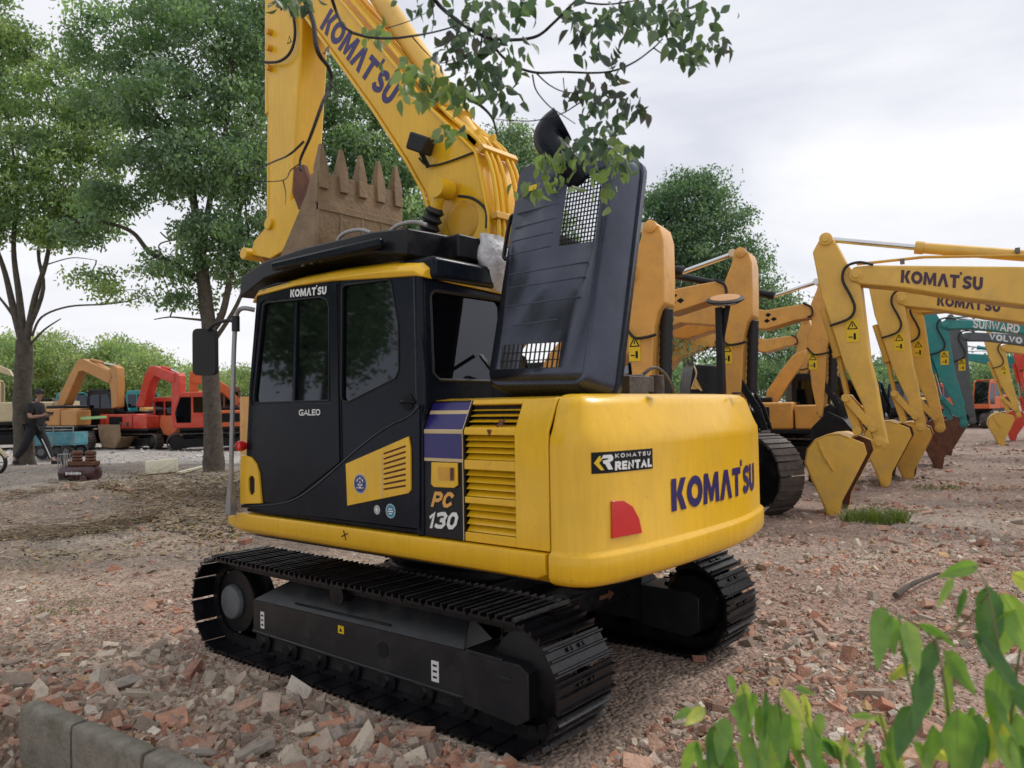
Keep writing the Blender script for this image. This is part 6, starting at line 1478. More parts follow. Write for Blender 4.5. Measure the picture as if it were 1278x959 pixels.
# ---- pale barrier block and plank
a, b = ground(181, 594), ground(221, 590); d = (b-a).normalized(); z0 = gz(a.x, a.y)
mb = MB(); u_ = d; nn = Vector((-d.y, d.x, 0)); nn = nn if nn.dot(HF) > 0 else -nn; ln = (b-a).length
sec = [(-.02, 0), (.0, .10), (.03, .25), (.05, .27), (.19, .27), (.24, .1), (.26, 0)]
mb.plate([a+nn*w_+ZV*(z0-a.z+h_*1.15+.02) for w_, h_ in sec], d*ln)
tag(mb.build('barrier_block', M['pale_stone'], None, bevel=.015), 'pale cast barrier block lying on the road near the tree', 'barrier block')
a, b = ground(222, 592), ground(262, 584); mb = MB(); mb.bar(Vector((a.x, a.y, gz(a.x, a.y)+.03)), Vector((b.x, b.y, gz(b.x, b.y)+.03)), .12, .04); tag(mb.build('plank', M['pale_stone'], None), 'thin pale plank between the barrier block and the tree', 'plank')
# ---- utility poles
for px, dep, top, lb in ((94, 95, 432, 'thin utility pole above the bushes left of the tan boom'), (183, 100, 441, 'thin utility pole above the red boom'), (6, 90, 428, 'utility pole at the left edge beside the trunk')):
    c = at(px, top, dep); P_ = thing('utility_pole', lb, 'utility pole', (c.x, c.y, .3))
    mb = MB(); mb.tube([(c.x, c.y, .2), (c.x, c.y, c.z)], .14, 8, r2=.1); mb.build('pole', M['concrete'], P_)
    mb = MB(); mb.bar(Vector((c.x, c.y, c.z-.5))-HR*.9, Vector((c.x, c.y, c.z-.5))+HR*.9, .1, .1); mb.build('crossarm', M['concrete'], P_)
# ================================================================== TREES AND PLANTS
G_MID = [(.145, .225, .13), (.18, .27, .16), (.10, .165, .10), (.24, .33, .21), (.15, .22, .16)]
G_WARM = [(.17, .25, .11), (.22, .30, .13), (.12, .19, .09), (.28, .35, .18), (.15, .22, .14)]
G_DARK = [(.085, .15, .10), (.11, .18, .12), (.15, .23, .15), (.065, .12, .08)]
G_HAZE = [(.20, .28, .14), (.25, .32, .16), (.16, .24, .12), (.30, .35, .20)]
def blob_pts(c, rad, n, shell=.55):
    v = rng.normal(size=(n, 3)); v /= np.linalg.norm(v, axis=1)[:, None]; r_ = (shell+(1-shell)*rng.random(n))**1.0; r_ = np.where(rng.random(n) < .3, rng.random(n)**.5, r_)
    return np.array(c)+v*r_[:, None]*np.array(rad)
def crown(name, parent, blobs, lsize, pal, ncl, nleaf, clr, limbs_mb=None, wid=.55, keep=None):
    """blobs: (px,py,dep,rx,ry px). returns cluster centres"""
    allP, allC, cl = [], [], []
    for (px, py, dep, rx, ry, w_) in blobs:
        c = at(px, py, dep); sc_ = dep/FOC; R_ = (rx*sc_, rx*sc_, ry*sc_); n = max(3, int(ncl*w_))
        P = blob_pts((c.x, c.y, c.z), R_, n); cl.append((c, P))
    for c, P in cl:
        for p in P:
            k = int(nleaf*random.uniform(.5, 1.4)); q = p+np.clip(rng.normal(size=(k, 3)), -1.7, 1.7)*np.array([clr, clr, clr*.6])*random.uniform(.7, 1.3)
            base = np.array(random.choice(pal))*random.uniform(.85, 1.45); allP.append(q); allC.append(base[None]*rng.uniform(.75, 1.3, (k, 1)))
    P = np.concatenate(allP); C = np.concatenate(allC)
    V_, F_, C_ = leaf_quads(P, lsize*rng.uniform(.7, 1.3, len(P)), C, wid=wid, fold=.15, tip=np.array([0, 0, -.5]))
    if parent is not None:
        m = rootm(parent).inverted(); t_ = np.array(m.translation); V_ = V_+t_
    o = fast_mesh(name, V_, F_, C_, M['leaf'])
    if parent is not None: o.parent = parent
    return o, cl
def tree(label, base, trunk, r0, limbs, blobs, pal, lsize=.10, ncl=40, nleaf=55, clr=.26, rtop=.5, cat='tree', name='tree', group=None, twigs=10, wid=.5):
    T = thing(name, label, cat, (base.x, base.y, base.z), 0, group)
    mb = MB(); tr = spline(trunk, 5); n = len(tr); mb.tube(tr, [r0*(1.45 if i == 0 else 1.12 if i < 3 else 1)*(1-(1-rtop)*i/(n-1))*random.uniform(.95, 1.05) for i in range(n)], 14)
    for pts, ra in limbs: s_ = spline(pts, 5); mb.tube(s_, ra, 8, r2=ra*.35)
    mb.build('trunk', M['bark'], T, smooth=60, fixn=False)
    o, cl = crown('crown', T, blobs, lsize, pal, ncl, nleaf, clr, wid=wid)
    mb = MB(); ends = [(Vector(pts[-1]), ra) for pts, ra in limbs]+[(Vector(trunk[-1]), r0*rtop)]
    for pts, ra in limbs: ends.append(((Vector(pts[len(pts)//2])), ra*.6))
    for c, P in cl:
        st = min(ends, key=lambda e: (e[0]-c).length)
        mid = (st[0]+c)/2+Vector((random.gauss(0, .15), random.gauss(0, .15), .1)); mb.tube(spline([st[0], mid, c], 4), max(.018, st[1]*.30), 6, r2=.014, cap=False)
        for q in P[:twigs]:
            q = Vector(q); o2 = c.lerp(mid, random.random()*.6); mb.tube(spline([o2, (o2+q)/2+Vector((random.gauss(0, .1), random.gauss(0, .1), random.gauss(0, .1))), q], 3), .012, 4, r2=.005, cap=False)
    mb.build('branches', M['bark'], T, smooth=60, fixn=False)
    return T
def A_(l, dep): return [at(x, y, dep+d) for x, y, *dd in l for d in [dd[0] if dd else 0]]
# tree with the tall trunk left of the cab
b = ground(267, 590); dT = ldof(b.x, b.y)[1]; 
tr = [Vector((b.x, b.y, gz(b.x, b.y)-.1))]+A_([(266, 540), (263, 470), (262, 420), (256, 370), (251, 320)], dT)
limbs = [(A_([(250, 352), (222, 332), (188, 316), (165, 290), (130, 278, -.3), (90, 277, -.5)], dT), .075),
         (A_([(251, 320), (243, 260), (232, 190), (225, 120)], dT), .12), (A_([(252, 325), (262, 250), (280, 170), (290, 90)], dT), .09),
         (A_([(262, 415), (278, 390), (290, 330), (300, 260, .6), (320, 180, 1)], dT), .10), (A_([(264, 430), (296, 380), (310, 330), (306, 250, .5)], dT), .06),
         (A_([(255, 400), (235, 398), (212, 396), (192, 399)], dT), .03), (A_([(240, 230), (200, 150), (170, 110)], dT), .06), (A_([(232, 190), (190, 170), (150, 200)], dT), .05),
         (A_([(256, 300), (240, 290), (215, 300), (200, 290)], dT), .04)]
bl = [(250, 60, dT, 95, 60, 1.5), (150, 60, dT, 70, 45, .8), (320, 40, dT+.6, 70, 60, 1), (210, 130, dT-.6, 75, 40, .9), (310, 140, dT+.5, 60, 60, 1), (150, 130, dT, 50, 35, .5), (255, 205, dT-.5, 70, 45, 1), (320, 240, dT+.3, 45, 70, .9),
      (190, 215, dT, 55, 35, .6), (260, 290, dT-.3, 45, 40, .6), (130, 250, dT-.3, 45, 25, .35), (210, 330, dT-.2, 40, 22, .22), (300, 320, dT+.2, 40, 35, .4), (235, 370, dT, 30, 15, .12), (250, -60, dT, 130, 70, 1.4), (380, -20, dT+1, 60, 60, .6), (100, 285, dT-.5, 25, 20, .15)]
tree('big leafy tree whose thick trunk stands between the mirror and the barrier block', tr[0], tr, .215, limbs, bl, G_MID, lsize=.105, ncl=66, nleaf=92, clr=.19, rtop=.62)
# tree at the left edge
dL_ = 21.0; p = LD((30-639)/971*dL_, dL_); b = Vector((p.x, p.y, gz(p.x, p.y)-.1))
tr = [b]+A_([(30, 560), (28, 500), (30, 450), (30, 425)], dL_)
limbs = [(A_([(29, 430), (18, 390), (6, 340), (-8, 300)], dL_), .12), (A_([(30, 425), (24, 370), (17, 310), (22, 240)], dL_), .11), (A_([(33, 425), (44, 370), (60, 315), (62, 240)], dL_), .10), (A_([(36, 410), (54, 360), (50, 300), (100, 220)], dL_), .07),
         (A_([(40, 420), (52, 396), (85, 383), (130, 380), (160, 376), (182, 368)], dL_), .035), (A_([(36, 432), (55, 412), (76, 398)], dL_), .04), (A_([(24, 405), (10, 385), (-10, 360)], dL_), .06), (A_([(60, 330), (90, 322), (120, 325)], dL_), .02)]
bl = [(60, 130, dL_, 60, 60, 1), (10, 200, dL_-.4, 60, 55, 1), (85, 210, dL_-.3, 60, 50, 1), (0, 90, dL_, 40, 70, .8), (40, 270, dL_, 70, 35, .9), (125, 165, dL_, 45, 50, .6), (110, 270, dL_, 35, 25, .3), (-30, 10, dL_, 50, 60, .6), (30, 60, dL_, 30, 25, .3), (70, 295, dL_, 30, 15, .15), (-10, 270, dL_, 40, 40, .6), (110, 345, dL_, 40, 12, .10), (150, 362, dL_, 35, 10, .10), (-10, -60, dL_, 60, 60, .5)]
tree('leafy yellowish green tree at the left edge behind the walking person', b, tr, .265, limbs, bl, G_WARM, lsize=.118, ncl=62, nleaf=88, clr=.22, rtop=.75)
# tree behind the boom
dB = 22.0; p = LD((455-639)/971*dB, dB); b = Vector((p.x, p.y, .2)); tr = [b, Vector((p.x, p.y, 2)), Vector((p.x+.1, p.y, 4))]+A_([(455, 200)], dB)
bl = [(420, 130, dB, 60, 70, 1.1), (470, 190, dB, 60, 55, 1.1), (400, 230, dB, 60, 60, 1), (500, 250, dB, 45, 50, .8), (450, 280, dB, 70, 50, .9), (390, 60, dB, 40, 50, .5), (350, 160, dB, 50, 80, .8), (520, 300, dB, 30, 40, .4)]
limbs = [([tr[2]]+A_([(430, 260), (415, 180)], dB), .12), ([tr[2]]+A_([(480, 270), (500, 230)], dB), .10)]
tree('leafy green tree behind the rusty bucket teeth', b, tr, .25, limbs, bl, G_MID, lsize=.13, ncl=66, nleaf=92, clr=.25)
# dark round tree on the right, one piece left of it behind the boom foot
dR_ = 38.0; p = LD((860-639)/971*dR_, dR_); b = Vector((p.x, p.y, 0)); tr = [b, Vector((p.x, p.y, 3)), Vector((p.x, p.y, 5))]+A_([(862, 300)], dR_)
bl = [(860, 262, dR_, 55, 45, 1), (825, 290, dR_, 50, 55, 1), (895, 295, dR_, 50, 55, 1), (850, 340, dR_, 70, 50, 1.1), (930, 350, dR_, 45, 45, .8), (960, 390, dR_+1, 35, 30, .5), (800, 340, dR_, 40, 60, .7), (890, 390, dR_, 60, 40, .7), (840, 235, dR_, 25, 18, .2), (880, 230, dR_, 25, 14, .2)]
tree('dark rounded evergreen tree behind the orange yellow arms', b, tr, .35, [], bl, G_DARK, lsize=.16, ncl=85, nleaf=85, clr=.40)
dR2 = 36; p = LD((640-639)/971*dR2, dR2); b = Vector((p.x, p.y, .2)); tr = [b, Vector((p.x, p.y, 4)), Vector((p.x, p.y, 8))]+A_([(642, 200)], dR2)
bl = [(640, 190, dR2, 38, 36, 1), (665, 230, dR2, 40, 40, .8), (610, 240, dR2, 40, 50, .8), (645, 290, dR2, 60, 60, 1), (690, 300, dR2, 40, 60, .6)]
tree('green tree top showing between the boom and the open hood', b, tr, .3, [], bl, G_MID, lsize=.15, ncl=60, nleaf=85, clr=.38)
dR3 = 46; p = LD((985-639)/971*dR3, dR3); b = Vector((p.x, p.y, 0)); tr = [b, Vector((p.x, p.y, 3))]+A_([(985, 420)], dR3)
tree('small dark tree low behind the third orange arm', b, tr, .25, [], [(985, 395, dR3, 35, 28, .8), (960, 430, dR3, 50, 35, .8), (1010, 425, dR3, 30, 25, .4)], G_DARK, lsize=.2, ncl=45, nleaf=50, clr=.42)
for px, w_, lb in ((800, 16, 'thick dark trunk behind the counterweight, nearest the tall orange arm'), (912, 10, 'slimmer tree behind the machines right of the diamond marks')):
    dd = 27 if w_ > 12 else 32; p = LD((px+20-639)/971*dd, dd); b = Vector((p.x, p.y, 0)); tr = [b, Vector((p.x, p.y, 1.5)), Vector((p.x, p.y, 3.2)), Vector((p.x+.2, p.y, 4.6))]
    tree(lb, b, tr, w_/971*dd, [], [(px+20, 415, dd, 45, 22, .5), (px+60, 440, dd, 40, 30, .35)], G_DARK, lsize=.14, ncl=30, nleaf=40, clr=.3)
# bamboo and bushes far behind at left, low woods behind the rest
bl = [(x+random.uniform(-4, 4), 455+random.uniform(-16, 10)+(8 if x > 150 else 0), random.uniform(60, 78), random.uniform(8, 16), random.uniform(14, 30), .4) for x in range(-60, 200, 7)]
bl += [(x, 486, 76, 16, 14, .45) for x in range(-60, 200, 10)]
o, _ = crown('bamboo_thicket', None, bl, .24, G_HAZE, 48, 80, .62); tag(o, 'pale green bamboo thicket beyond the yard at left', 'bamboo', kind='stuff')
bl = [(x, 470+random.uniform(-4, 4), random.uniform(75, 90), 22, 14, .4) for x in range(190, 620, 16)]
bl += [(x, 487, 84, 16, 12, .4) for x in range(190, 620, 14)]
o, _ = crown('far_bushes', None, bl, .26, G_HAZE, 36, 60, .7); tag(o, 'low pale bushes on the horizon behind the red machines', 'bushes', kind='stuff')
bl = [(x, 478+random.uniform(-8, 5), random.uniform(60, 70), 24, 30, .6) for x in range(760, 1420, 18)]
o, _ = crown('far_wood', None, bl, .26, G_DARK+G_MID, 40, 70, .7); tag(o, 'dark low wood behind the right-hand machines', 'wood', kind='stuff')

# ---- two more roadside trees outside the frame, left of the machine (they show in its glass and paint)
for (x, y), lb in (((13.5, 10.5), 'roadside tree left of the picture, farther along the road than the camera side tree'), ((19.0, 15.5), 'farthest roadside tree left of the picture'), ((3.0, 9.0), 'roadside tree nearest the camera, standing left of the cab outside the picture')):
    b = Vector((x, y, .1)); T = thing('tree', lb, 'tree', tuple(b)); mb = MB(); mb.tube(spline([b, b+Vector((.1, 0, 2)), b+Vector((0, .2, 4)), b+Vector((.2, 0, 6.5))], 4), .2, 10, r2=.08); mb.build('trunk', M['bark'], T)
    P = np.concatenate([np.array(b)+np.array((0, 0, 5.4))+blob_pts((0, 0, 0), (2.7, 2.7, 2.9), 230)]); P = np.repeat(P, 26, 0)+rng.normal(size=(230*26, 3))*.34
    C = np.array([random.choice(G_MID) for _ in range(len(P))]); V_, F_, C_ = leaf_quads(P, rng.uniform(.16, .26, len(P)), C, wid=.6); o = fast_mesh('crown', V_-np.array(b), F_, C_, M['leaf']); o.parent = T

# ---- overhanging branches close to the camera
def q2(l): return [(440+.3756*x, .3756*y) for x, y in l]
def q4(l): return [(290+.3547*x, .3547*y) for x, y in l]
def branch_thing(label, wood, clusters, dep, lsize, pal, name='overhanging_branch'):
    p0 = at(*wood[0][0][0], dep); T = thing(name, label, 'tree branch', tuple(p0))
    mb = MB()
    for pts, wpx, dd in wood:
        n = len(pts); P = [at(x, y, dep+dd+.12*math.sin(i*1.7)) for i, (x, y) in enumerate(pts)]; s_ = spline(P, 6); mb.tube(s_, wpx/2/FOC*dep, 7, r2=wpx/2/FOC*dep*.45)
    mb.build('twigs', M['bark_dark'], T, smooth=60, fixn=False)
    Ps, Cs, Ts = [], [], []
    for px, py, sx, sy, n, w_ in clusters:
        for i in range(n):
            x, y = random.gauss(px, sx), random.gauss(py, sy); Ps.append(at(x, y, dep+random.gauss(0, .16))); Cs.append(np.array(random.choice(pal[w_]))*random.uniform(.7, 1.25))
    P = np.array([tuple(p) for p in Ps]); 
    V_, F_, C_ = leaf_quads(P, lsize*rng.uniform(.6, 1.2, len(P)), np.array(Cs), wid=.56, fold=.24, tip=np.array([0, 0, -.85]), fine=True)
    m = rootm(T).inverted(); V_ = V_+np.array(m.translation); o = fast_mesh('leaves', V_, F_, C_, M['leaf_near'], smooth=True); o.parent = T
    return T
PB = {0: [(.075, .125, .085), (.055, .10, .07), (.10, .15, .09)], 1: [(.18, .27, .09), (.22, .30, .12), (.14, .21, .08)], 2: [(.055, .07, .07), (.075, .07, .08), (.05, .08, .065)]}
wood = [(q2([(255, -30), (290, 20), (350, 70), (430, 118), (520, 133), (610, 122), (670, 75), (740, 5), (790, -30)]), 6, 0),
        (q2([(-5, 108), (60, 125), (130, 128), (200, 120), (280, 105), (350, 85)]), 4, -.1), (q2([(455, 130), (490, 180), (540, 220), (610, 242), (700, 240), (800, 243), (870, 235), (940, 205), (1000, 160), (1030, 130)]), 4, .05),
        (q2([(1000, 160), (1045, 188), (1085, 195)]), 2, 0), (q2([(612, 245), (650, 280), (700, 305), (775, 312)]), 2.2, 0), (q2([(598, 250), (610, 300), (650, 350), (690, 378), (740, 412)]), 2.2, 0), (q2([(775, 328), (735, 355), (690, 380), (600, 402), (510, 400), (470, 395)]), 2, 0),
        (q2([(385, 330), (430, 355), (465, 395), (480, 450)]), 5, 0), (q2([(430, 120), (420, 200), (400, 280), (405, 340)]), 2.5, 0), (q2([(740, 5), (830, 15), (900, 10), (950, 0)]), 3, 0), (q2([(200, 125), (240, 170), (290, 210), (350, 190)]), 1.8, 0), (q2([(260, 0), (270, 60), (262, 110)]), 1.8, 0), (q2([(110, 95), (190, 70), (270, 30)]), 1.5, 0), (q2([(700, 260), (705, 320), (702, 370)]), 1.4, 0)]
cl = [(600, 15, 32, 14, 70, 0), (570, 55, 16, 14, 38, 2), (610, 100, 18, 20, 55, 0), (585, 70, 22, 20, 40, 0), (650, 70, 10, 8, 10, 0), (630, 45, 16, 12, 18, 0), (635, 118, 8, 8, 12, 0), (470, 38, 10, 4, 16, 1), (520, 85, 14, 8, 34, 1), (508, 100, 8, 12, 16, 1), (545, 105, 16, 12, 36, 1), (565, 118, 14, 9, 24, 1), (558, 163, 10, 6, 14, 1),
      (722, 32, 8, 12, 18, 2), (735, 58, 9, 8, 14, 0), (718, 15, 14, 8, 14, 0), (770, 20, 20, 12, 34, 0), (815, 12, 22, 12, 46, 0), (840, 35, 16, 14, 38, 0), (860, 60, 12, 10, 22, 0), (880, 55, 12, 7, 18, 0), (900, 55, 5, 6, 10, 2), (865, 75, 5, 5, 7, 0), (790, 20, 12, 12, 16, 0), (790, 38, 8, 7, 8, 0),
      (775, 80, 7, 8, 12, 2), (730, 108, 12, 9, 20, 2), (760, 100, 8, 10, 12, 2), (750, 130, 12, 9, 22, 0), (785, 130, 10, 9, 18, 2), (800, 138, 7, 5, 10, 2), (755, 158, 16, 9, 30, 0), (740, 178, 16, 9, 34, 0), (770, 190, 12, 12, 26, 1), (700, 200, 12, 12, 22, 1), (665, 232, 14, 5, 18, 1), (690, 215, 8, 14, 14, 1), (750, 215, 12, 14, 26, 1), (760, 235, 8, 10, 14, 1), (785, 195, 8, 10, 12, 0), (680, 205, 7, 8, 8, 1), (520, 5, 12, 6, 10, 0), (665, 5, 12, 8, 12, 0), (870, 10, 18, 8, 24, 0), (750, 20, 5, 8, 8, 0)]
branch_thing('leafy drooping branch hanging in front of the boom and the open hood', wood, cl, 3.3, .066, PB)
wood = [(q4([(235, -60), (262, 20), (285, 80), (300, 180), (340, 240), (347, 295), (315, 370), (275, 480), (240, 560), (240, 600)]), 7, 0), (q4([(250, 500), (200, 545), (140, 572), (70, 605)]), 3.5, 0), (q4([(240, 575), (205, 600), (178, 635), (60, 640)]), 2, 0), (q4([(178, 635), (188, 680), (186, 720)]), 1.6, 0), (q4([(345, 300), (365, 318), (388, 334)]), 3, 0), (q4([(322, 190), (338, 165), (336, 200)]), 2, 0),
        (q4([(340, -40), (365, 40), (390, 90), (430, 118), (485, 130)]), 5, 0)]
cl = [(365, 3, 14, 6, 24, 0), (372, -12, 14, 8, 24, 0), (350, 5, 6, 5, 8, 0)]
branch_thing('bare dark branch hanging in front of the arm at the top left', wood, cl, 3.4, .065, PB)

# ---- green shrub in the lower right corner
def shrub(label, stems, leaves, dep, name='shrub'):
    p0 = at(*stems[0][0], dep); T = thing(name, label, 'shrub', (p0.x, p0.y, 0)); mb = MB()
    for st in stems: mb.tube(spline([at(x, y, dep+.04*math.sin(i*2.1)) for i, (x, y) in enumerate(st)], 5), .0035, 6, r2=.0015)
    mb.build('stems', M['stem'], T, smooth=60, fixn=False)
    leaves = list(leaves)+[(x+random.uniform(-22, 22), y+random.uniform(-8, 30), ln*random.uniform(.5, .85), ang+random.uniform(-60, 60), wd, random.choice([0, 1, 1, 2, 3]), dd+random.uniform(.03, .12)) for x, y, ln, ang, wd, tone, dd in leaves if y > 800]
    for k, (x, y, ln, ang, wd, tone, dd) in enumerate(leaves):
        a = R(ang+random.uniform(-16, 16)); dr = RT*math.cos(a)-UP*math.sin(a); base = at(x, y, dep+dd); Lm = ln*.88/FOC*(dep+dd); tilt = random.uniform(-.7, .7); dr = (dr+FW*tilt*.6).normalized()
        sd_ = dr.cross(FW); sd_.normalize(); roll = random.uniform(-1.05, 1.05); sd_ = (sd_*math.cos(roll)+dr.cross(sd_)*math.sin(roll)).normalized(); nn = dr.cross(sd_)
        vs = []; fs = []; NS = 9
        for i in range(NS+1):
            t = i/NS; w_ = wd*.86*Lm*.5*(math.sin(math.pi*min(1, t**.75))**.8)*(1-.25*t) if 0 < t < 1 else 0.0005; c = base+dr*(Lm*t)+nn*(Lm*.22*t*t*(1 if random.random() < 2 else 1))-ZV*(Lm*.18*t*t)
            wv = .022*math.sin(i*1.9+k)*Lm
            vs += [c-sd_*w_+nn*(w_*.35+wv), c-sd_*w_*.5+nn*w_*.12, c, c+sd_*w_*.5+nn*w_*.12, c+sd_*w_+nn*(w_*.35-wv)]
        for i in range(NS):
            for j in range(4): fs.append((i*5+j, i*5+j+1, i*5+j+6, i*5+j+5))
        rib = [vs[i*5+2]-nn*0.0006 for i in range(NS)]
        mb = MB(); mb.add(vs, fs); o = mb.build('leaf', M['shrub_leaf'][tone], T, smooth=180, fixn=False)
        mr_ = MB(); mr_.tube(rib, .0011, 5, r2=.0004); mr_.build('midrib', M['rib'], o, fixn=False)
    return T
M['rib'] = mat('pale_leaf_midrib', (.26, .36, .10), .5, var=.05)
def shrubmat(name, col):
    m = leafmat(name, .45, .38); nt = m.node_tree; a = [n for n in nt.nodes if n.type == 'ATTRIBUTE'][0]
    n = nt.nodes.new('ShaderNodeTexNoise'); n.inputs['Scale'].default_value = 22; n.inputs['Detail'].default_value = 4; tcx = nt.nodes.new('ShaderNodeTexCoord'); nt.links.new(tcx.outputs['Object'], n.inputs['Vector'])
    mx = nt.nodes.new('ShaderNodeValToRGB'); e = mx.color_ramp.elements; e[0].position = .3; e[1].position = .7
    e[0].color = (col[0]*.75, col[1]*.8, col[2]*.8, 1); e[1].color = (col[0]*1.3, col[1]*1.15, col[2]*1.1, 1); nt.links.new(n.outputs[0], mx.inputs[0])
    vt = nt.nodes.new('ShaderNodeTexNoise'); vt.inputs['Scale'].default_value = 120; nt.links.new(tcx.outputs['Object'], vt.inputs['Vector']); bp = nt.nodes.new('ShaderNodeBump'); bp.inputs['Strength'].default_value = .35; bp.inputs['Distance'].default_value = .004; nt.links.new(vt.outputs[0], bp.inputs['Height']); nt.links.new(bp.outputs[0], nt.nodes['Principled BSDF'].inputs['Normal'])
    for l in list(a.outputs['Color'].links): to = l.to_socket; nt.links.remove(l); nt.links.new(mx.outputs[0], to)
    return m
M['shrub_leaf'] = [shrubmat('shrub_leaf_light', (.26, .42, .10)), shrubmat('shrub_leaf_mid', (.16, .31, .07)), shrubmat('shrub_leaf_dark', (.08, .19, .055)), shrubmat('shrub_leaf_yellow', (.42, .50, .12))]
M['stem'] = mat('green_brown_stem', (.14, .13, .05), .7, var=.2)
lv = [ # right hand bush (px, py, length px, angle deg down=90, width ratio, tone, depth offset)
 (1102, 757, 78, 118, .50, 1, 0), (1122, 768, 92, 110, .32, 2, 0), (1112, 768, 48, 70, .62, 1, -.02), (1130, 775, 62, 100, .60, 0, 0), (1146, 778, 60, 20, .34, 1, 0), (1168, 800, 62, 105, .5, 2, 0),
 (1222, 706, 55, 172, .50, 1, .05), (1190, 722, 44, 130, .4, 0, .03), (1232, 730, 95, 105, .62, 2, 0), (1262, 715, 62, 25, .6, 3, 0), (1250, 740, 85, 75, .62, 0, 0), (1205, 735, 42, 110, .35, 2, .02), (1215, 790, 86, 60, .42, 2, -.02), (1270, 760, 80, 100, .6, 0, -.02),
 (1180, 825, 95, 82, .62, 0, 0), (1158, 830, 84, 128, .50, 2, 0), (1178, 812, 70, 60, .5, 1, 0), (1196, 885, 90, 88, .68, 1, -.03), (1222, 890, 85, 100, .42, 2, 0), (1248, 830, 80, 95, .65, 1, 0), (1262, 850, 70, 70, .5, 2, 0), (1230, 860, 60, 80, .5, 1, 0),
 (1245, 915, 60, 85, .6, 0, 0), (1270, 890, 90, 95, .6, 1, 0), (1138, 880, 70, 115, .55, 2, 0), (1112, 905, 62, 80, .60, 1, 0), (1090, 895, 60, 150, .4, 3, 0), (1096, 890, 30, 80, .5, 3, 0), (1140, 925, 60, 85, .6, 0, 0), (1165, 905, 70, 95, .55, 1, 0), (1080, 925, 60, 100, .55, 2, 0), (1100, 935, 50, 60, .5, 1, 0), (1280, 800, 80, 120, .5, 1, 0), (1275, 930, 60, 100, .6, 2, 0)]
st = [[(1180, 1040), (1185, 940), (1180, 860), (1165, 800), (1135, 775), (1100, 757)], [(1260, 1040), (1262, 900), (1245, 800), (1230, 730), (1215, 706)], [(1262, 900), (1275, 800), (1300, 700)], [(1165, 800), (1200, 780), (1235, 740)], [(1110, 1040), (1112, 960), (1098, 890)]]
shrub('broad leaved green shrub filling the lower right corner', st, lv, 1.75)
lv = [(912, 842, 24, 60, .8, 1, 0), (930, 852, 40, 80, .6, 3, 0), (930, 865, 58, 95, .72, 1, -.02), (905, 895, 55, 95, .62, 1, 0), (880, 885, 40, 150, .6, 3, 0), (890, 905, 50, 95, .5, 2, 0), (872, 925, 48, 110, .6, 0, 0), (868, 925, 45, 80, .6, 1, 0), (948, 880, 60, 85, .45, 1, 0), (955, 862, 55, 100, .5, 2, 0), (968, 880, 72, 90, .58, 1, -.02), (975, 860, 50, 60, .5, 3, 0), (985, 890, 65, 75, .5, 0, 0),
      (1002, 865, 40, 60, .5, 3, 0), (1010, 900, 65, 70, .5, 1, 0), (1020, 930, 55, 30, .5, 2, 0), (995, 935, 60, 80, .6, 1, 0), (960, 920, 60, 95, .6, 0, 0), (930, 915, 60, 90, .6, 1, 0), (910, 930, 50, 80, .6, 2, 0), (1040, 930, 45, 60, .5, 1, 0), (1055, 915, 45, 110, .45, 3, 0), (940, 940, 50, 70, .6, 2, 0), (885, 945, 50, 90, .6, 1, 0), (1060, 940, 50, 80, .5, 1, 0), (975, 935, 50, 60, .6, 2, 0), (1025, 890, 40, 120, .5, 0, 0)]
st = [[(940, 1040), (945, 960), (935, 900), (925, 850)], [(985, 1040), (985, 950), (972, 880), (975, 858)], [(900, 1040), (900, 950), (890, 900)], [(1020, 1040), (1015, 940), (1005, 880)], [(1050, 1040), (1050, 960), (1055, 912)]]
shrub('lower light green shrub under the far crawler track, left of the corner shrub', st, lv, 1.9)

# ================================================================== PERSON
def skin_obj(name, joints, edges, m, parent, sub=2, root=0):
    """joints: {name:(pos, rx, ry)}"""
    names = list(joints); inv = rootm(parent).inverted(); me = bpy.data.meshes.new(name)
    me.from_pydata([tuple(inv @ Vector(joints[n][0])) for n in names], [(names.index(a), names.index(b)) for a, b in edges], [])
    bm = bmesh.new(); bm.from_mesh(me); sl = bm.verts.layers.skin.verify(); bm.verts.ensure_lookup_table()
    for i, n in enumerate(names):
        j = joints[n]; bm.verts[i][sl].radius = (j[1], j[2] if len(j) > 2 else j[1]); bm.verts[i][sl].use_root = (i == root)
    bm.to_mesh(me); bm.free(); me.materials.append(m); o = bpy.data.objects.new(name, me); COL.objects.link(o); o.parent = parent
    s_ = o.modifiers.new('skin', 'SKIN'); s_.use_smooth_shade = True; u = o.modifiers.new('s', 'SUBSURF'); u.levels = u.render_levels = sub; return o
fp = ground(44, 581); dpt = ldof(fp.x, fp.y)[1]; zf = gz(fp.x, fp.y)
px_m = 971/dpt
PO = LD((43-639)/971*dpt, dpt, zf); sP = (93/px_m)/1.72
def B(f, s_, z): return PO+HR*(f*sP)+HF*(s_*sP)+ZV*(z*sP)         # f forward (image right), s away from camera, z up
PE = thing('person', 'walking person in black T-shirt and black trousers with a white stripe, looking at a phone', 'person', tuple(PO))
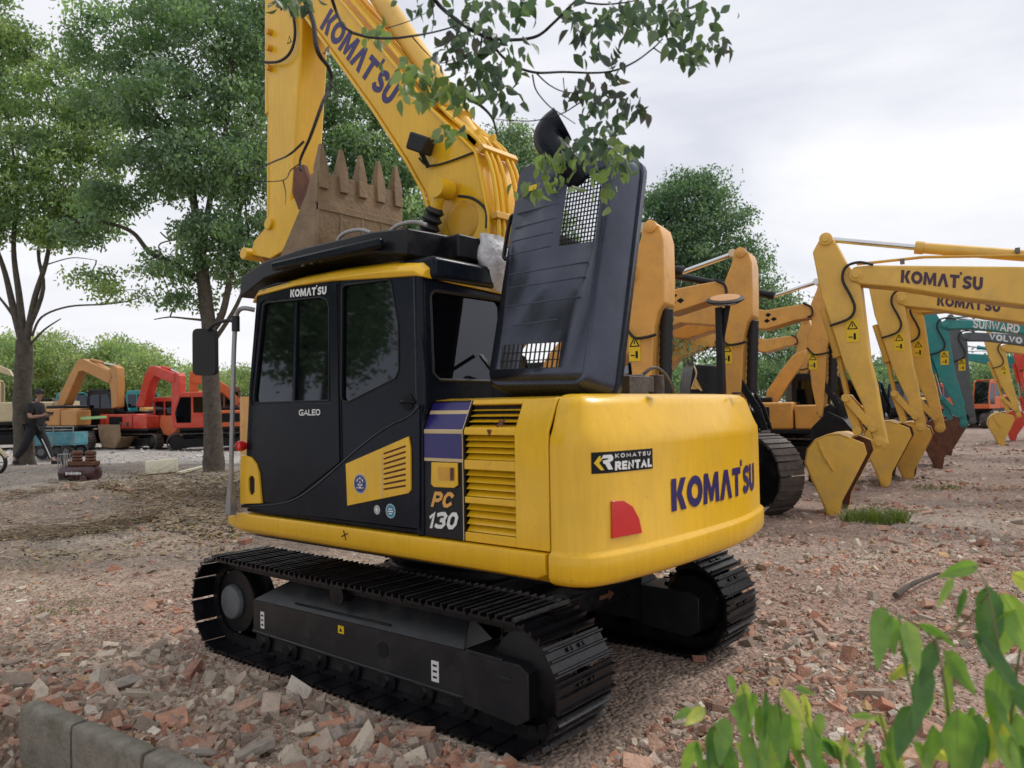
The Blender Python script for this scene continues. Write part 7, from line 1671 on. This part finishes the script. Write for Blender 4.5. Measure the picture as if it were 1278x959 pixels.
J = {'pelvis': (B(0, 0, .93), .17, .15), 'waist': (B(.03, 0, 1.08), .175, .16), 'chest': (B(.03, 0, 1.28), .165, .18), 'collar': (B(.03, 0, 1.40), .12, .15), 'neck': (B(.07, 0, 1.48), .065), 'jaw': (B(.11, 0, 1.54), .062, .06), 'head': (B(.12, 0, 1.62), .085, .082), 'top': (B(.11, 0, 1.685), .06),
     'rs': (B(.03, -.19, 1.37), .085), 're': (B(.03, -.25, 1.10), .06), 'rw': (B(.27, -.19, 1.13), .032), 'rh': (B(.33, -.17, 1.15), .032, .02),
     'ls': (B(.03, .19, 1.37), .085), 'le': (B(.07, .24, 1.12), .05), 'lw': (B(.28, .12, 1.14), .032), 'lh': (B(.33, .08, 1.16), .032, .02),
     'rhip': (B(0, -.09, .86), .125), 'rk': (B(-.13, -.10, .50), .085), 'ra': (B(-.40, -.10, .13), .048), 'rt': (B(-.28, -.11, .035), .035, .03),
     'lhip': (B(.01, .09, .86), .125), 'lk': (B(.20, .10, .50), .085), 'la': (B(.36, .10, .10), .048), 'lt': (B(.52, .11, .045), .035, .03)}
E_ = [('pelvis', 'waist'), ('waist', 'chest'), ('chest', 'collar'), ('collar', 'neck'), ('neck', 'jaw'), ('jaw', 'head'), ('head', 'top'), ('chest', 'rs'), ('rs', 're'), ('re', 'rw'), ('rw', 'rh'), ('chest', 'ls'), ('ls', 'le'), ('le', 'lw'), ('lw', 'lh'),
      ('pelvis', 'rhip'), ('rhip', 'rk'), ('rk', 'ra'), ('ra', 'rt'), ('pelvis', 'lhip'), ('lhip', 'lk'), ('lk', 'la'), ('la', 'lt')]
for sd_, y0 in (('r', -.17), ('l', .08)):                          # five short fingers each, curled round the phone
    for k, (dz, ln) in enumerate(((.022, .05), (.008, .056), (-.006, .052), (-.02, .042))):
        J[sd_+'f%da' % k] = (B(.365, y0, 1.155+dz), .009); J[sd_+'f%db' % k] = (B(.365+ln*.6, y0+(.02 if sd_ == 'r' else -.02), 1.165+dz), .008); E_ += [(sd_+'h', sd_+'f%da' % k), (sd_+'f%da' % k, sd_+'f%db' % k)]
    J[sd_+'t0'] = (B(.33, y0, 1.195), .010); J[sd_+'t1'] = (B(.36, y0+(.015 if sd_ == 'r' else -.015), 1.215), .008); E_ += [(sd_+'h', sd_+'t0'), (sd_+'t0', sd_+'t1')]
JB = {k: ((v[0],)+tuple(r_*(.78 if k in ('pelvis', 'waist', 'chest', 'rs', 'ls', 'rhip', 'lhip', 'rk', 'lk', 'collar') else 1) for r_ in v[1:])) for k, v in J.items()}
bd = skin_obj('body', JB, E_, M['skin'], PE, 2)
def sub_j(keys, grow, over={}): return {k: (over.get(k, J[k])[0],)+tuple(r_+grow for r_ in over.get(k, J[k])[1:]) for k in keys}
JT = sub_j(['waist', 'pelvis', 'chest', 'collar', 'rs', 'ls'], .022); JT['rm'] = (J['rs'][0].lerp(J['re'][0], .75), .085); JT['lm'] = (J['ls'][0].lerp(J['le'][0], .75), .085); JT['pelvis'] = (B(0, 0, .93), .20, .18); JT['hem'] = (B(0, 0, .80), .20, .18)
skin_obj('t_shirt', JT, [('waist', 'pelvis'), ('pelvis', 'hem'), ('waist', 'chest'), ('chest', 'collar'), ('chest', 'rs'), ('chest', 'ls'), ('rs', 'rm'), ('ls', 'lm')], M['cloth'], PE)
JT = sub_j(['pelvis', 'rhip', 'lhip', 'rk', 'lk'], .018); JT['ra'] = (B(-.37, -.10, .16), .08); JT['la'] = (B(.34, .10, .13), .08)
tro = skin_obj('trousers', JT, [('pelvis', 'rhip'), ('pelvis', 'lhip'), ('rhip', 'rk'), ('lhip', 'lk'), ('rk', 'ra'), ('lk', 'la')], M['cloth'], PE)
mb = MB(); mb.tube([B(.16, .01, .60), B(.25, .02, .40), B(.35, .03, .16)], .013, 6); mb.build('side_stripe', M['white'], tro)
for s_, a_, t_ in ((-.10, (-.42, .10), (-.22, .03)), (.10, (.32, .05), (.55, .045))):
    mb = MB(); mb.tube([B(a_[0], s_, a_[1]), B((a_[0]+t_[0])/2, s_, (a_[1]+t_[1])/2-.005), B(t_[0], s_, t_[1])], [.065*sP, .062*sP, .042*sP], 10); mb.build('shoe', M['cloth'], PE, subsurf=1)
mb = MB(); vs = []
cH = B(.10, 0, 1.645)
for i in range(9):
    for k in range(14):
        th_ = math.pi*.56*i/8; ph = 2*math.pi*k/14; d = Vector((math.sin(th_)*math.cos(ph), math.sin(th_)*math.sin(ph), math.cos(th_))); f_ = d.dot(HR)
        rr = .112+.008*noise.noise(d*9); vs.append(cH+(HR*(f_*(.95 if f_ > 0 else 1.08))+HF*d.dot(HF)*.92+ZV*(d.z+.28*f_*(1 if f_ > 0 else 0)))*rr*sP)
fs = [(i*14+k, i*14+(k+1) % 14, (i+1)*14+(k+1) % 14, (i+1)*14+k) for i in range(8) for k in range(14)]; mb.add(vs, fs); mb.build('hair', M['hair'], PE, smooth=60)
mb = MB(); mb.box(B(.215, 0, 1.60), (.03*sP, .03*sP, .045*sP)); mb.build('nose', M['skin'], bd, subsurf=1)
for s_ in (-.035, .035): mb = MB(); mb.lathe(B(.185, s_, 1.622), HR, [(0, .012), (.012, .010)], 8); mb.build('eye', M['hair'], bd)
mb = MB(); mb.box(B(.195, 0, 1.555), (.02, .05, .012)); mb.build('mouth', M['rust2'], bd)
for s_ in (-.085, .085): mb = MB(); mb.lathe(B(.10, s_-.01, 1.61), HF, [(0, .012), (.008, .028), (.02, .02)], 10); mb.build('ear', M['skin'], bd)
PH = thing('phone', 'dark phone held by the walking person in black', 'phone', tuple(B(.38, -.05, 1.17))); mb = MB(); mb.box(B(.385, -.045, 1.19), (.10, .15, .012), Matrix.Rotation(R(30), 3, 'Y')); mb.build('phone_body', M['rubber'], PH, bevel=.004)
# ---- motorcycle cut by the left edge
MOP = LD((-2-639)/971*18.6, 18.6); z0 = gz(MOP.x, MOP.y); MC = thing('motorcycle', 'dark motorcycle whose front wheel just shows at the left edge', 'motorcycle', (MOP.x-HR.x*.72, MOP.y-HR.y*.72, z0), math.atan2(HR.y, HR.x))
for x in (.62, -.68):
    mb = MB(); n = 28; vs = [Vector((x+math.cos(2*math.pi*k/n)*.27, 0, .30+math.sin(2*math.pi*k/n)*.27)) for k in range(n+1)]; mb.tube(vs, .045, 8, cap=False); wl = mb.build('tyre', M['rubber'], MC, world=False)
    mb = MB(); mb.lathe((x, -.04, .30), YV, [(0, .05), (.08, .05)], 12)
    for k in range(5): a = 2*math.pi*k/5; mb.bar((x, 0, .30), (x+math.cos(a)*.25, 0, .30+math.sin(a)*.25), .03, .03, up=YV)
    mb.build('rim', M['tube'], wl, world=False)
mb = MB()
for y in (-.09, .09): mb.tube([(.62, y, .30), (.42, y, .95)], .022, 8)
mb.tube([(.40, -.34, 1.05), (.42, -.1, 1.0), (.42, .1, 1.0), (.40, .34, 1.05)], .015, 8); mb.tube([(.42, 0, .9), (0, 0, .75), (-.3, 0, .72), (-.68, 0, .3)], .035, 8); mb.tube([(.4, 0, .85), (.15, 0, .35), (-.3, 0, .3), (-.3, 0, .72)], .03, 8); mb.build('frame', M['black'], MC, world=False)
mb = MB(); mb.box((.12, 0, .86), (.46, .26, .2)); mb.build('fuel_tank', M['maroon'], MC, bevel=.06, world=False, seg=3)
mb = MB(); mb.box((-.38, 0, .84), (.62, .26, .1)); mb.build('seat', M['rubber'], MC, bevel=.04, world=False, seg=3)
mb = MB(); mb.box((0, 0, .42), (.34, .26, .3)); mb.build('engine', M['steel_dirty'], MC, bevel=.04, world=False)
mb = MB(); mb.lathe((.48, 0, .92), XV, [(0, .04), (.05, .09), (.1, .1), (.11, .08)], 16); mb.build('headlight', M['chrome'], MC, world=False)
mb = MB(); mb.tube([(.30, 0, .62), (.50, 0, .66), (.75, 0, .60), (.92, 0, .42)], .05, 8); mb.build('front_mudguard', M['cream'], MC, world=False)
# ------------------------------------------------------------------ world, light, view
w = bpy.data.worlds.new('World'); sc.world = w; w.use_nodes = True; nt = w.node_tree; L = nt.links
bg = nt.nodes['Background']; sky = nt.nodes.new('ShaderNodeTexSky'); sky.sky_type = 'NISHITA'; sky.sun_disc = False
SUN_EL, SUN_AZ = R(52), R(-115)                    # azimuth measured from +x towards +y
sky.sun_elevation = SUN_EL; sky.sun_rotation = math.pi/2-SUN_AZ
sky.air_density = 1.0; sky.dust_density = 3.0
tc = nt.nodes.new('ShaderNodeTexCoord'); mp = nt.nodes.new('ShaderNodeMapping'); mp.inputs['Scale'].default_value = (1, 1, 3.2)
L.new(tc.outputs['Generated'], mp.inputs[0])
n1 = nt.nodes.new('ShaderNodeTexNoise'); n1.inputs['Scale'].default_value = 1.9; n1.inputs['Detail'].default_value = 7; n1.inputs['Roughness'].default_value = 0.55; n1.inputs['Distortion'].default_value = 0.4
L.new(mp.outputs[0], n1.inputs['Vector'])
cr = nt.nodes.new('ShaderNodeValToRGB'); e = cr.color_ramp.elements
e[0].position = 0.34; e[0].color = (6.4, 6.55, 7.2, 1); e[1].position = 0.66; e[1].color = (9.0, 8.95, 9.2, 1)
L.new(n1.outputs[0], cr.inputs[0])
mx = nt.nodes.new('ShaderNodeMix'); mx.data_type = 'RGBA'; mx.inputs[0].default_value = 0.90
L.new(sky.outputs[0], mx.inputs[6]); L.new(cr.outputs[0], mx.inputs[7]); L.new(mx.outputs[2], bg.inputs[0]); bg.inputs[1].default_value = 0.10
sd_ = bpy.data.lights.new('sun', 'SUN'); sd_.energy = 1.5; sd_.angle = R(14); sd_.color = (1.0, 0.96, 0.9)
so_ = bpy.data.objects.new('sun', sd_); COL.objects.link(so_)
dv = Vector((math.cos(SUN_EL)*math.cos(SUN_AZ), math.cos(SUN_EL)*math.sin(SUN_AZ), math.sin(SUN_EL)))
so_.rotation_euler = dv.to_track_quat('Z', 'Y').to_euler()
sc.view_settings.view_transform = 'Standard'; sc.view_settings.look = 'None'; sc.view_settings.gamma = 1; sc.view_settings.use_curve_mapping = False
sc.view_settings.exposure = 0.27
cd.dof.use_dof = True; cd.dof.focus_distance = 7.0; cd.dof.aperture_fstop = 2.9
sc.render.engine = 'CYCLES'; sc.cycles.max_bounces = 6; sc.cycles.transparent_max_bounces = 12
